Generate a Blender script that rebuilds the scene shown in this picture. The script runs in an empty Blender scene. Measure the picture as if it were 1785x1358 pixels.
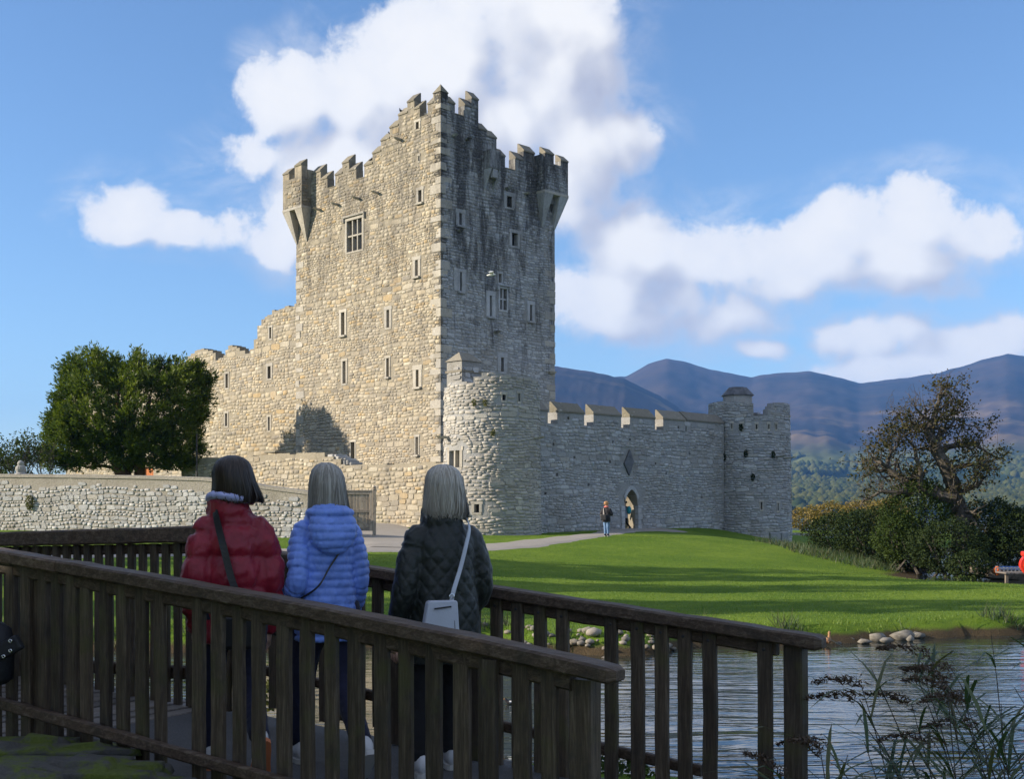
import bpy, bmesh, math, random
import numpy as np
from mathutils import Vector, Matrix

random.seed(7)
RNG = np.random.default_rng(11)
R = math.radians
sc = bpy.context.scene
col = sc.collection

# ------------------------------------------------------------------ camera
F, HZ, CX, CZ = 2140.0, 893.0, 892.5, 2.6          # focal length in photo pixels, horizon row, centre column, eye height over the pond
cam = bpy.data.cameras.new('camera')
camo = bpy.data.objects.new('camera', cam)
col.objects.link(camo)
camo.location = (0, 0, CZ)
camo.rotation_euler = (R(90), 0, 0)
cam.sensor_fit = 'HORIZONTAL'
cam.sensor_width = 36
cam.lens = 36 * F / 1785
cam.shift_y = (HZ - 679) / 1785
cam.clip_start, cam.clip_end = 0.1, 30000
sc.camera = camo

# ------------------------------------------------------------------ light and exposure
SUN_AZ, SUN_EL = R(-97), R(21.5)                    # azimuth from +Y towards +X
SUN = Vector((math.sin(SUN_AZ) * math.cos(SUN_EL), math.cos(SUN_AZ) * math.cos(SUN_EL), math.sin(SUN_EL)))
sun = bpy.data.lights.new('sun', 'SUN')
sun.energy, sun.angle, sun.color = 4.2, R(0.53), (1.0, 0.86, 0.68)
suno = bpy.data.objects.new('sun', sun)
suno.rotation_euler = (-SUN).to_track_quat('-Z', 'Y').to_euler()
suno.location = SUN * 100
col.objects.link(suno)
vs = sc.view_settings
vs.view_transform, vs.look, vs.exposure, vs.gamma = 'Standard', 'None', 1.12, 1.0
vs.use_curve_mapping = False
sc.cycles.max_bounces, sc.cycles.volume_bounces = 8, 0
sc.cycles.transparent_max_bounces = 8
sc.cycles.caustics_reflective = sc.cycles.caustics_refractive = False


# ------------------------------------------------------------------ node helpers
class NT:
    def __init__(self, tree):
        self.t = tree
        self.n, self.l = tree.nodes, tree.links

    def new(self, kind, ins=None, **kw):
        nd = self.n.new(kind)
        for k, v in kw.items():
            setattr(nd, k, v)
        for k, v in (ins or {}).items():
            self.put(nd.inputs[k], v)
        return nd

    def put(self, sock, v):
        if hasattr(v, 'is_output') or isinstance(v, bpy.types.NodeSocket):
            self.l.new(v, sock)
        elif isinstance(v, (tuple, list)) and sock.type == 'RGBA' and len(v) == 3:
            sock.default_value = (*v, 1)
        else:
            sock.default_value = v

    def math(self, op, a, b=0.5, c=None, clamp=False):
        ins = {0: a, 1: b}
        if c is not None:
            ins[2] = c
        return self.new('ShaderNodeMath', ins, operation=op, use_clamp=clamp).outputs[0]

    def vmath(self, op, a, b=(0, 0, 0)):
        nd = self.new('ShaderNodeVectorMath', {0: a, 1: b}, operation=op)
        return nd.outputs['Value'] if op in ('LENGTH', 'DOT_PRODUCT', 'DISTANCE') else nd.outputs[0]

    def mix(self, fac, a, b, mode='MIX'):
        nd = self.n.new('ShaderNodeMix')
        nd.data_type, nd.blend_type = 'RGBA', mode
        self.put(nd.inputs[0], fac)
        self.put(nd.inputs[6], a)
        self.put(nd.inputs[7], b)
        return nd.outputs[2]

    def ramp(self, fac, stops, interp='LINEAR'):
        nd = self.n.new('ShaderNodeValToRGB')
        cr = nd.color_ramp
        cr.interpolation = interp
        while len(cr.elements) < len(stops):
            cr.elements.new(1.0)
        for e, (p, c) in zip(cr.elements, stops):
            e.position = p
            e.color = (*c, 1) if isinstance(c, (tuple, list)) else (c, c, c, 1)
        self.put(nd.inputs[0], fac)
        return nd.outputs[0]

    def noise(self, vec, scale, detail=4, rough=0.55, dist=0.0, out=0):
        return self.new('ShaderNodeTexNoise', {'Vector': vec, 'Scale': scale, 'Detail': detail,
                                               'Roughness': rough, 'Distortion': dist}).outputs[out]

    def smooth(self, v, lo, hi, a=0.0, b=1.0):
        nd = self.new('ShaderNodeMapRange', {0: v, 1: lo, 2: hi, 3: a, 4: b}, interpolation_type='SMOOTHSTEP')
        return nd.outputs[0]

    def scale(self, vec, s):
        return self.vmath('MULTIPLY', vec, s)


def material(name):
    m = bpy.data.materials.new(name)
    m.use_nodes = True
    nt = NT(m.node_tree)
    b = m.node_tree.nodes['Principled BSDF']
    return m, nt, b


def pos(nt):
    return nt.new('ShaderNodeNewGeometry').outputs['Position']


def bump(nt, b, h, strength=0.5, dist=0.02):
    bn = nt.new('ShaderNodeBump', {'Height': h, 'Strength': strength, 'Distance': dist})
    nt.l.new(bn.outputs[0], b.inputs['Normal'])


# ------------------------------------------------------------------ sky with cumulus
def px_dir(x, y):
    a = math.atan((x - CX) / F)
    return a, math.atan((HZ - y) / F * math.cos(a))


world = bpy.data.worlds.new('World')
sc.world = world
world.use_nodes = True
wt = NT(world.node_tree)
wt.n.clear()
sky = wt.new('ShaderNodeTexSky', sky_type='NISHITA', sun_disc=False, sun_elevation=SUN_EL,
             sun_rotation=SUN_AZ, altitude=50, air_density=1.0, dust_density=0.1, ozone_density=3.0)

CLOUDS = [  # photo column, row, half width, half height
    (905, 40, 190, 130), (745, 115, 165, 125), (650, 150, 110, 110), (505, 165, 95, 90), (990, 120, 110, 150),
    (800, 240, 220, 140), (1030, 230, 130, 90), (430, 270, 110, 60), (600, 290, 160, 80),
    (215, 365, 105, 75), (330, 395, 70, 50), (440, 405, 120, 60), (500, 390, 70, 90), 
    (1110, 430, 150, 95), (1235, 435, 140, 100), (1050, 510, 130, 90), (1180, 550, 210, 75), (1395, 430, 170, 80),
    (1470, 380, 70, 55), (1580, 430, 190, 105), (1700, 430, 90, 85), (1470, 480, 210, 55), (1525, 590, 115, 58),
    (1690, 612, 140, 55), (1320, 605, 65, 26), (1610, 650, 230, 40), (1000, 300, 90, 130),
]


def cloud_group():
    g = bpy.data.node_groups.new('cloud_field', 'ShaderNodeTree')
    g.interface.new_socket('AzEl', in_out='INPUT', socket_type='NodeSocketVector')
    g.interface.new_socket('Field', in_out='OUTPUT', socket_type='NodeSocketFloat')
    g.interface.new_socket('Mass', in_out='OUTPUT', socket_type='NodeSocketFloat')
    nt = NT(g)
    gi, go = nt.n.new('NodeGroupInput'), nt.n.new('NodeGroupOutput')
    p = gi.outputs[0]
    w = nt.new('ShaderNodeTexNoise', {'Vector': p, 'Scale': 9.0, 'Detail': 3.0})
    off = nt.vmath('SCALE', nt.vmath('SUBTRACT', w.outputs['Color'], (.5, .5, .5)))
    off.node.inputs['Scale'].default_value = 0.05
    q = nt.vmath('ADD', p, off)
    acc = None
    for x, y, rx, ry in CLOUDS:
        thin = .42 if x < 480 and y > 200 else (.2 if y > 420 else 0.0)      # the low left clouds are thinner
        a, e = px_dir(x, y)
        v = nt.vmath('MULTIPLY', nt.vmath('SUBTRACT', q, (a, e, 0)), (F / rx, F / ry, 0))
        d = nt.math('SUBTRACT', 1.0 - thin, nt.vmath('DOT_PRODUCT', v, v))
        acc = d if acc is None else nt.math('SMOOTH_MAX', acc, d, 0.35)
    # unseen sky: cumulus like those in view, made plentiful to brighten the shaded walls
    sep = nt.new('ShaderNodeSeparateXYZ', {0: p})
    gen = nt.noise(nt.scale(p, (2.2, 4.2, 1)), 1.3, 3, .5)
    gen = nt.math('MULTIPLY_ADD', gen, 6.0, -2.95)
    inside = nt.math('MULTIPLY', nt.smooth(nt.math('ABSOLUTE', sep.outputs[0]), .38, .55, 1, 0),
                     nt.smooth(sep.outputs[1], .42, .6, 1, 0))
    gen = nt.math('SUBTRACT', gen, nt.math('MULTIPLY', inside, 6.0))
    acc = nt.math('SMOOTH_MAX', acc, gen, .3)
    acc = nt.math('MULTIPLY_ADD', acc, 1.25, .12)
    n1 = nt.noise(p, 15, 9, .54, .25)
    n2 = nt.noise(nt.vmath('ADD', p, (3.1, 7.7, 1)), 46, 8, .68, .3)
    f = nt.math('ADD', acc, nt.math('MULTIPLY_ADD', n1, 3.0, -1.58))
    f = nt.math('ADD', f, nt.math('MULTIPLY_ADD', n2, 1.15, -.575))
    nt.l.new(f, go.inputs[0])
    n3 = nt.noise(p, 15, 2.5, .5, .25)
    nt.l.new(nt.math('ADD', acc, nt.math('MULTIPLY_ADD', n3, 2.1, -1.05)), go.inputs[1])
    return g


cg = cloud_group()
tc = wt.new('ShaderNodeTexCoord').outputs['Generated']
sp = wt.new('ShaderNodeSeparateXYZ', {0: tc})
az = wt.math('ARCTAN2', sp.outputs[0], sp.outputs[1])
el = wt.math('ARCSINE', sp.outputs[2])
ae = wt.new('ShaderNodeCombineXYZ', {0: az, 1: el, 2: 0.0}).outputs[0]


def field(off):
    g = wt.n.new('ShaderNodeGroup')
    g.node_tree = cg
    wt.l.new(wt.vmath('ADD', ae, off), g.inputs[0])
    return g.outputs


(f0, a0), (f1, a1), (f2, a2) = field((0, 0, 0)), field((-.016, .020, 0)), field((-.025, .05, 0))
lit = wt.math('SUBTRACT', a0, wt.math('MULTIPLY_ADD', a1, .5, wt.math('MULTIPLY', a2, .5)))
lit = wt.math('ADD', lit, wt.math('MULTIPLY', wt.math('SUBTRACT', f0, f1), .12))
lit = wt.smooth(lit, -.55, .45)
dens = wt.smooth(wt.math('DIVIDE', wt.math('ADD', f0, wt.math('MULTIPLY_ADD', lit, -.25, .35)), wt.math('MULTIPLY_ADD', lit, -.70, 1.35)), .0, 1.0)
thick = wt.smooth(f0, .1, 1.5)
ccol = wt.mix(lit, (2.5, 2.65, 3.35), (5.7, 5.65, 5.6))
ccol = wt.mix(wt.math('MULTIPLY', wt.math('SUBTRACT', 1.0, thick), .55), ccol, (4.6, 4.8, 5.3))
skyc = wt.mix(1.0, sky.outputs[0], (.90, .97, 1.07), 'MULTIPLY')
fade = wt.smooth(el, -.01, .05)
wn = wt.noise(wt.vmath('MULTIPLY', ae, (1.0, 1.9, 1.0)), 9.0, 7, .62, .6)
wisp = wt.math('MULTIPLY', wt.smooth(f0, -2.0, .3, 0, .5), wt.smooth(wn, .40, .72))
dens = wt.math('MAXIMUM', dens, wisp)
final = wt.mix(wt.math('MULTIPLY', wt.math('MULTIPLY', dens, .97), fade), skyc, ccol)
bg = wt.new('ShaderNodeBackground', {'Color': final, 'Strength': 0.085})
wt.l.new(bg.outputs[0], wt.new('ShaderNodeOutputWorld').inputs[0])
world.cycles.sampling_method = 'MANUAL'
world.cycles.sample_map_resolution = 512


# ------------------------------------------------------------------ mesh helpers
def link(o, parent=None, local=False):
    """children keep world coordinates unless local is set"""
    col.objects.link(o)
    if parent is not None:
        o.parent = parent
        if not local:
            o.matrix_parent_inverse = parent.matrix_basis.inverted()
    return o


def tag(o, label=None, cat=None, group=None, kind=None):
    if label: o['label'] = label
    if cat: o['category'] = cat
    if group: o['group'] = group
    if kind: o['kind'] = kind
    return o


def thing(name, loc, label, cat, group=None):
    o = bpy.data.objects.new(name, None)
    o.empty_display_size = .3
    o.location = loc
    col.objects.link(o)
    return tag(o, label, cat, group)


def mesh_np(name, V, Fc, m, parent=None, smooth=False, attr=None, kind=None, local=False):
    """V (N,3), Fc (M,k): one mesh object; attr (N,3) is stored as point colour 'col'."""
    V = np.asarray(V, dtype=np.float32)
    Fc = np.asarray(Fc, dtype=np.int32)
    me = bpy.data.meshes.new(name)
    me.vertices.add(len(V))
    me.vertices.foreach_set('co', V.ravel())
    k = Fc.shape[1]
    me.loops.add(Fc.size)
    me.loops.foreach_set('vertex_index', Fc.ravel())
    me.polygons.add(len(Fc))
    me.polygons.foreach_set('loop_start', np.arange(0, Fc.size, k, dtype=np.int32))
    me.polygons.foreach_set('loop_total', np.full(len(Fc), k, dtype=np.int32))
    if smooth:
        me.polygons.foreach_set('use_smooth', np.ones(len(Fc), dtype=bool))
    if attr is not None:
        a = me.attributes.new('col', 'FLOAT_VECTOR', 'POINT')
        a.data.foreach_set('vector', np.asarray(attr, dtype=np.float32).ravel())
    me.update(calc_edges=True)
    if m: me.materials.append(m)
    o = bpy.data.objects.new(name, me)
    link(o, parent, local)
    if kind: o['kind'] = kind
    return o


class MB:
    """collects polygons of one part"""
    def __init__(self):
        self.v, self.f = [], []

    def add(self, v, f):
        n = len(self.v)
        self.v += [tuple(p) for p in v]
        self.f += [tuple(i + n for i in q) for q in f]
        return self

    def hexa(self, p):
        """8 points: bottom ring 0-3, top ring 4-7"""
        return self.add(p, [(3, 2, 1, 0), (4, 5, 6, 7), (0, 1, 5, 4), (1, 2, 6, 5), (2, 3, 7, 6), (3, 0, 4, 7)])

    def box(self, x0, x1, y0, y1, z0, z1):
        return self.hexa([(x0, y0, z0), (x1, y0, z0), (x1, y1, z0), (x0, y1, z0),
                          (x0, y0, z1), (x1, y0, z1), (x1, y1, z1), (x0, y1, z1)])

    def beam(self, a, b, w, h, up=(0, 0, 1), ext=0.0):
        """board from a to b; w across, h along up"""
        a, b, up = Vector(a), Vector(b), Vector(up)
        d = (b - a).normalized()
        s = d.cross(up).normalized()
        u = s.cross(d).normalized()
        a, b = a - d * ext, b + d * ext
        q = []
        for p in (a, b):
            q.append([p + s * (w / 2 * i) + u * (h / 2 * j) for i, j in ((-1, -1), (1, -1), (1, 1), (-1, 1))])
        return self.hexa(q[0] + q[1])

    def tube(self, pts, rad, n=8, cap=True):
        pts = [Vector(p) for p in pts]
        if not isinstance(rad, (list, tuple, np.ndarray)):
            rad = [rad] * len(pts)
        base = len(self.v)
        ref = Vector((0.31, 0.2, 0.93))
        for i, p in enumerate(pts):
            d = (pts[min(i + 1, len(pts) - 1)] - pts[max(i - 1, 0)])
            d = d.normalized() if d.length > 1e-9 else Vector((0, 0, 1))
            s = d.cross(ref)
            if s.length < 1e-3: s = d.cross(Vector((1, 0, 0)))
            s.normalize()
            t = d.cross(s)
            for k in range(n):
                a = 2 * math.pi * k / n
                self.v.append(tuple(p + (s * math.cos(a) + t * math.sin(a)) * rad[i]))
        for i in range(len(pts) - 1):
            for k in range(n):
                a, b = base + i * n + k, base + i * n + (k + 1) % n
                self.f.append((a, b, b + n, a + n))
        if cap:
            self.f.append(tuple(base + k for k in reversed(range(n))))
            e = base + (len(pts) - 1) * n
            self.f.append(tuple(e + k for k in range(n)))
        return self

    def loft(self, rings, cap=True):
        base, n = len(self.v), len(rings[0])
        for r in rings:
            self.v += [tuple(p) for p in r]
        for i in range(len(rings) - 1):
            for k in range(n):
                a, b = base + i * n + k, base + i * n + (k + 1) % n
                self.f.append((a, b, b + n, a + n))
        if cap:
            self.f.append(tuple(base + k for k in reversed(range(n))))
            e = base + (len(rings) - 1) * n
            self.f.append(tuple(e + k for k in range(n)))
        return self

    def lathe(self, prof, c=(0, 0, 0), n=20):
        return self.loft([[(c[0] + r * math.cos(2 * math.pi * k / n), c[1] + r * math.sin(2 * math.pi * k / n), c[2] + z)
                           for k in range(n)] for r, z in prof])

    def build(self, name, m, parent=None, bevel=0.0, smooth=False, seg=1, kind=None, local=False):
        me = bpy.data.meshes.new(name)
        me.from_pydata(self.v, [], self.f)
        if bevel > 0:
            bm = bmesh.new()
            bm.from_mesh(me)
            bmesh.ops.bevel(bm, geom=bm.edges[:], offset=bevel, segments=seg, affect='EDGES', profile=.6, clamp_overlap=True)
            bm.to_mesh(me)
            bm.free()
        if smooth:
            me.polygons.foreach_set('use_smooth', np.ones(len(me.polygons), dtype=bool))
        me.update()
        if m: me.materials.append(m)
        o = bpy.data.objects.new(name, me)
        link(o, parent, local)
        if kind: o['kind'] = kind
        return o


def P(x, y, Y):
    """photo pixel at depth Y"""
    return Vector(((x - CX) / F * Y, Y, CZ + (HZ - y) / F * Y))


def vnoise(p, seed=0):
    """cheap smooth noise, -1..1, vectorised over points (N,3)"""
    p = np.asarray(p, dtype=float)
    r = np.random.default_rng(seed)
    out = np.zeros(len(p))
    for k in range(6):
        d = r.normal(size=3)
        d /= np.linalg.norm(d)
        out += np.sin(p @ d * (1 + .45 * k) * 2.1 + r.uniform(0, 6.28)) / (1 + .3 * k)
    return out / 3.2


# ------------------------------------------------------------------ materials
def stone_mat(name, joined, palette, stain=0.0, dark=1.0, bumps=.5):
    """limestone: a tone for each stone, weathering over the whole wall"""
    m, nt, b = material(name)
    p = pos(nt)
    if joined:
        at = nt.new('ShaderNodeAttribute', attribute_name='col').outputs['Vector']
        r = nt.new('ShaderNodeSeparateXYZ', {0: at})
        r0, r1 = r.outputs[0], r.outputs[1]
    else:
        r0 = nt.new('ShaderNodeObjectInfo').outputs['Random']
        r1 = nt.math('FRACT', nt.math('MULTIPLY', r0, 7.31))
    n = len(palette)
    c = nt.ramp(r0, [(i / max(n - 1, 1), q) for i, q in enumerate(palette)])
    c = nt.mix(nt.math('MULTIPLY', r1, .35), c, (.30, .285, .25))
    big = nt.noise(p, .33, 5, .6)
    c = nt.mix(nt.smooth(big, .42, .68, 0, .45), c, (.27, .25, .215))
    fine = nt.noise(p, 9, 6, .7)
    c = nt.mix(nt.smooth(fine, .35, .75, 0, .5), c, nt.mix(1.0, c, (.55, .53, .50), 'MULTIPLY'))
    patch = nt.noise(nt.vmath('ADD', p, (11, 3, 17)), .85, 7, .68)
    c = nt.mix(nt.smooth(patch, .52, .66, 0, .42), c, nt.mix(1.0, c, (.62, .60, .56), 'MULTIPLY'))
    lich = nt.noise(nt.vmath('ADD', p, (31, 7, 3)), 2.6, 5, .65)
    c = nt.mix(nt.smooth(lich, .60, .74, 0, .7), c, (.56, .54, .47))
    if stain > 0:
        sep = nt.new('ShaderNodeSeparateXYZ', {0: p})
        st = nt.noise(nt.scale(p, (1.15, 1.15, .24)), 1.0, 8, .74, .5)
        top = nt.smooth(sep.outputs[2], 9, 25, .0, .16)
        k = nt.smooth(nt.math('ADD', st, top), .54, .74, 0, stain)
        k = nt.math('MULTIPLY', k, nt.smooth(fine, .2, .6, .6, 1))
        c = nt.mix(k, c, (.045, .045, .048))
        lime = nt.noise(nt.scale(nt.vmath('ADD', p, (5, 9, 2)), (2.5, 2.5, .3)), 1.0, 4, .6)
        c = nt.mix(nt.math('MULTIPLY', nt.smooth(lime, .68, .74), nt.smooth(sep.outputs[2], 13, 18, 0, .8)), c, (.62, .61, .58))
    c = nt.mix(1.0, c, (dark, dark, dark), 'MULTIPLY')
    nt.put(b.inputs['Base Color'], c)
    b.inputs['Roughness'].default_value = .92
    b.inputs['Specular IOR Level'].default_value = .25
    bump(nt, b, nt.noise(p, 14, 6, .7), bumps, .05)
    return m


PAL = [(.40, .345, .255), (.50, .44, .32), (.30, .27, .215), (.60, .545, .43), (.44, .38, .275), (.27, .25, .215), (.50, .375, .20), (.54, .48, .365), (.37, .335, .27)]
PAL_SHADE = [(.41, .43, .45), (.51, .53, .55), (.345, .363, .385), (.60, .61, .615), (.45, .46, .47), (.30, .315, .335), (.45, .435, .40)]  # limestone greys with the blue of shade mixed into the palette
M = {}
M['stone'] = stone_mat('limestone_rubble', True, PAL, .55)
M['stone1'] = stone_mat('limestone_block', False, PAL, .5)
M['stoneR'] = stone_mat('weathered_shade_tinted_rubble', True, PAL_SHADE, .85)  # shade-blue tones under real weather stains
M['stoneR1'] = stone_mat('weathered_shade_tinted_block', False, PAL_SHADE, .95)
M['mortarG'] = stone_mat('grey_mortar', False, [(.36, .37, .375)] * 2, 0, bumps=.9)
M['stoneG'] = stone_mat('shade_tinted_rubble', True, PAL_SHADE, 0, bumps=.7)  # shaded copy of the castle stone, blue of the shade in its colour
M['stoneG1'] = stone_mat('shade_tinted_block', False, PAL_SHADE, 0, bumps=.7)
M['stoneT'] = stone_mat('cream_rubble', True, [(.42, .405, .37), (.52, .50, .455), (.35, .34, .31), (.60, .575, .52), (.46, .43, .38), (.30, .295, .28)], 0, bumps=.7)  # same stone for the lit near tower, without the shade blue
M['stoneT1'] = stone_mat('cream_block', False, [(.42, .405, .37), (.52, .50, .455), (.35, .34, .31), (.60, .575, .52)], 0, bumps=.7)
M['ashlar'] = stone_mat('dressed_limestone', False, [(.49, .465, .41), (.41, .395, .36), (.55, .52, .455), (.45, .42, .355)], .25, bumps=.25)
M['ashlarR'] = stone_mat('shade_tinted_dressed_limestone', False, [(.50, .52, .54), (.43, .45, .475), (.56, .575, .59)], .35, bumps=.25)  # dressed stone copy, cool tint of shade put into the colour
M['coping'] = stone_mat('lichened_coping', False, [(.20, .185, .14), (.25, .225, .165), (.16, .15, .125)], 0, bumps=.6)
M['mortar'] = stone_mat('lime_mortar', False, [(.33, .295, .225)] * 2, .45, bumps=.9)
M['mortarR'] = stone_mat('weathered_shade_tinted_mortar', False, [(.34, .35, .35)] * 2, .9, bumps=.9)  # cooler mortar copy tinted for the shaded face; the stains are real
M['render'] = stone_mat('rough_render', False, [(.34, .32, .28)] * 2, 0, bumps=1.0)


def plain(name, c, rough=.7, spec=.3, metal=0.0, bscale=0, bstr=.3, var=.0, vscale=5):
    m, nt, b = material(name)
    if var:
        p = pos(nt)
        k = nt.noise(p, vscale, 5, .6)
        nt.put(b.inputs['Base Color'], nt.mix(nt.smooth(k, .3, .7), tuple(x * (1 - var) for x in c), tuple(min(1, x * (1 + var)) for x in c)))
    else:
        b.inputs['Base Color'].default_value = (*c, 1)
    b.inputs['Roughness'].default_value = rough
    b.inputs['Specular IOR Level'].default_value = spec
    b.inputs['Metallic'].default_value = metal
    if bscale:
        bump(nt, b, nt.noise(pos(nt), bscale, 5, .6), bstr, .01)
    return m


M['glass'] = plain('dark_window_glass', (.015, .018, .022), .12, .5)
M['iron'] = plain('dark_iron', (.05, .05, .052), .5, .4, .6)
M['silver'] = plain('polished_metal', (.7, .7, .7), .25, .5, 1.0)
M['galv'] = plain('galvanised_sheet', (.30, .31, .32), .55, .4, .3, 6, .2, .15)
M['orange_door'] = plain('orange_timber', (.42, .135, .035), .6, .3, 0, 30, .2, .15)
M['white_paint'] = plain('white_paint', (.72, .71, .68), .5)
M['red_plastic'] = plain('red_plastic', (.62, .03, .02), .35, .5)
M['orange_plastic'] = plain('orange_plastic', (.75, .17, .03), .4, .5)
M['blue_cloth'] = plain('blue_tarpaulin', (.05, .13, .36), .6, .3, 0, 20, .3, .2)
M['yellow'] = plain('yellow_cloth', (.62, .42, .04), .6)


def wood_mat(name, axis, c0, c1, c2, moss=.0, rough=.75, wet=0.0):
    m, nt, b = material(name)
    tcd = nt.new('ShaderNodeTexCoord').outputs['Object']
    rnd = nt.new('ShaderNodeObjectInfo').outputs['Random']
    v = nt.vmath('ADD', tcd, nt.new('ShaderNodeCombineXYZ', {0: nt.math('MULTIPLY', rnd, 17.), 1: nt.math('MULTIPLY', rnd, 9.), 2: nt.math('MULTIPLY', rnd, 5.)}).outputs[0])
    mp = nt.new('ShaderNodeMapping', {'Vector': v, 'Rotation': axis[1], 'Scale': axis[0]}).outputs[0]
    g = nt.noise(mp, 1.0, 8, .68, .6)
    g2 = nt.noise(mp, 3.2, 6, .7)
    k = nt.math('ADD', nt.math('MULTIPLY', g, .65), nt.math('MULTIPLY', g2, .35))
    c = nt.ramp(k, [(.30, c0), (.5, c1), (.68, c2)])
    tone = nt.math('MULTIPLY_ADD', rnd, .55, .72)
    c = nt.mix(1.0, c, nt.new('ShaderNodeCombineXYZ', {0: tone, 1: tone, 2: tone}).outputs[0], 'MULTIPLY')
    blot = nt.noise(tcd, 5.5, 5, .65)
    c = nt.mix(nt.smooth(blot, .50, .72, 0, .65), c, (.028, .022, .016))
    if moss:
        ms = nt.noise(nt.vmath('ADD', tcd, (3, 1, 8)), 4.2, 5, .6)
        c = nt.mix(nt.smooth(ms, .50, .68, 0, moss), c, (.075, .075, .022))
    nt.put(b.inputs['Base Color'], c)
    nt.put(b.inputs['Roughness'], nt.smooth(blot, .3, .7, rough, rough - .22))
    b.inputs['Specular IOR Level'].default_value = .35
    bump(nt, b, k, .75, .012)
    return m


BD = math.atan2(-.54, .84)       # direction of the footbridge
M['rail'] = wood_mat('weathered_rail_oak', ((3, 40, 40), (0, 0, -BD)), (.022, .013, .008), (.095, .062, .040), (.23, .175, .125), .0)
M['baluster'] = wood_mat('weathered_baluster', ((55, 55, 3.2), (0, 0, 0)), (.018, .012, .008), (.070, .050, .032), (.16, .125, .085), .5)
M['planks'] = wood_mat('deck_planks', ((3, 40, 40), (0, 0, -BD + R(90))), (.06, .052, .045), (.16, .14, .125), (.27, .25, .23), .1)
M['gatewood'] = wood_mat('grey_gate_timber', ((30, 30, 2), (0, 0, 0)), (.20, .165, .125), (.32, .27, .21), (.42, .365, .30), 0)

# asphalt, gravel, grass, soil, rock, moss
m, nt, b = material('grey_asphalt')
p = pos(nt)
g = nt.noise(p, 160, 3, .7)
c = nt.mix(nt.smooth(g, .45, .75), (.055, .055, .057), (.17, .17, .175))
c = nt.mix(nt.smooth(nt.noise(p, 2.1, 5, .6), .4, .7, 0, .5), c, (.045, .044, .042))
nt.put(b.inputs['Base Color'], c)
b.inputs['Roughness'].default_value = .8
bump(nt, b, g, .5, .01)
M['asphalt'] = m

m, nt, b = material('path_gravel')
p = pos(nt)
g = nt.noise(p, 14, 6, .75)
c = nt.mix(g, (.19, .175, .155), (.36, .335, .30))
c = nt.mix(nt.smooth(nt.noise(p, .5, 4, .6), .4, .7, 0, .5), c, (.20, .185, .16))
nt.put(b.inputs['Base Color'], c)
b.inputs['Roughness'].default_value = .95
bump(nt, b, g, .5, .02)
M['gravel'] = m

m, nt, b = material('lawn_ground')
p = pos(nt)
sep = nt.new('ShaderNodeSeparateXYZ', {0: p})
n1, n2, n3 = nt.noise(p, .22, 5, .6), nt.noise(p, 2.4, 6, .7), nt.noise(p, 30, 4, .7)
c = nt.mix(nt.smooth(n1, .35, .68), (.085, .155, .016), (.150, .225, .026))
c = nt.mix(nt.smooth(n2, .4, .72, 0, .6), c, (.060, .125, .016))
c = nt.mix(nt.smooth(n3, .5, .8, 0, .5), c, (.16, .19, .05))
soil = nt.math('MULTIPLY', nt.smooth(nt.math('ADD', sep.outputs[2], nt.math('MULTIPLY', n2, .18)), .30, .20), 1.0)
c = nt.mix(soil, c, nt.mix(n3, (.035, .025, .015), (.11, .085, .05)))
nt.put(b.inputs['Base Color'], c)
b.inputs['Roughness'].default_value = .95
b.inputs['Specular IOR Level'].default_value = .1
bump(nt, b, nt.math('ADD', n3, n2), .8, .05)
M['ground'] = m


def leaf_mat(name, pal, trans=.25, rough=.55, spec=.3):
    m, nt, b = material(name)
    at = nt.new('ShaderNodeAttribute', attribute_name='col').outputs['Vector']
    s = nt.new('ShaderNodeSeparateXYZ', {0: at})
    n = len(pal)
    c = nt.ramp(s.outputs[0], [(i / max(n - 1, 1), q) for i, q in enumerate(pal)])
    nt.put(b.inputs['Base Color'], c)
    b.inputs['Roughness'].default_value = rough
    b.inputs['Specular IOR Level'].default_value = spec
    tr = nt.new('ShaderNodeBsdfTranslucent', {'Color': nt.mix(1.0, c, (1.25, 1.3, .7), 'MULTIPLY')})
    mx = nt.new('ShaderNodeMixShader', {0: trans, 1: b.outputs[0], 2: tr.outputs[0]})
    nt.l.new(mx.outputs[0], nt.n['Material Output'].inputs[0])
    return m


M['grass'] = leaf_mat('grass_blades', [(.085, .155, .016), (.135, .215, .026), (.175, .24, .04), (.105, .18, .02)], .35)
M['yew'] = leaf_mat('yew_needles', [(.024, .046, .010), (.075, .115, .018), (.15, .195, .026), (.22, .26, .04)], .28, .5)
M['leaf_dark'] = leaf_mat('shade_darkened_leaves', [(.010, .020, .008), (.020, .036, .012), (.034, .050, .016), (.014, .028, .011)], .12, .75, .1)  # shade over the thicket is put into these darkened leaf colours
M['leaf_brown'] = leaf_mat('sparse_autumn_leaves', [(.022, .032, .012), (.045, .050, .018), (.075, .058, .022), (.030, .040, .014)], .15, .7, .1)
M['leaf_gold'] = leaf_mat('golden_scrub_leaves', [(.10, .095, .025), (.17, .135, .035), (.22, .16, .045), (.08, .09, .025)], .25)
M['leaf_mid'] = leaf_mat('green_leaves', [(.022, .040, .012), (.042, .068, .016), (.062, .09, .022)], .2, .7, .12)
M['reed'] = leaf_mat('reed_leaves', [(.030, .060, .030), (.055, .095, .045), (.085, .115, .05), (.10, .095, .045)], .25)
M['plume'] = leaf_mat('reed_plumes', [(.055, .035, .026), (.10, .068, .045), (.07, .045, .03)], .15)
M['ivy'] = leaf_mat('ivy_leaves', [(.05, .065, .012), (.10, .11, .02), (.13, .13, .03)], .2)
M['bark'] = plain('grey_bark', (.085, .075, .062), .9, .2, 0, 9, .8, .45, 7)
M['bark_red'] = plain('yew_bark', (.105, .058, .036), .9, .2, 0, 6, .8, .4, 5)
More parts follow.
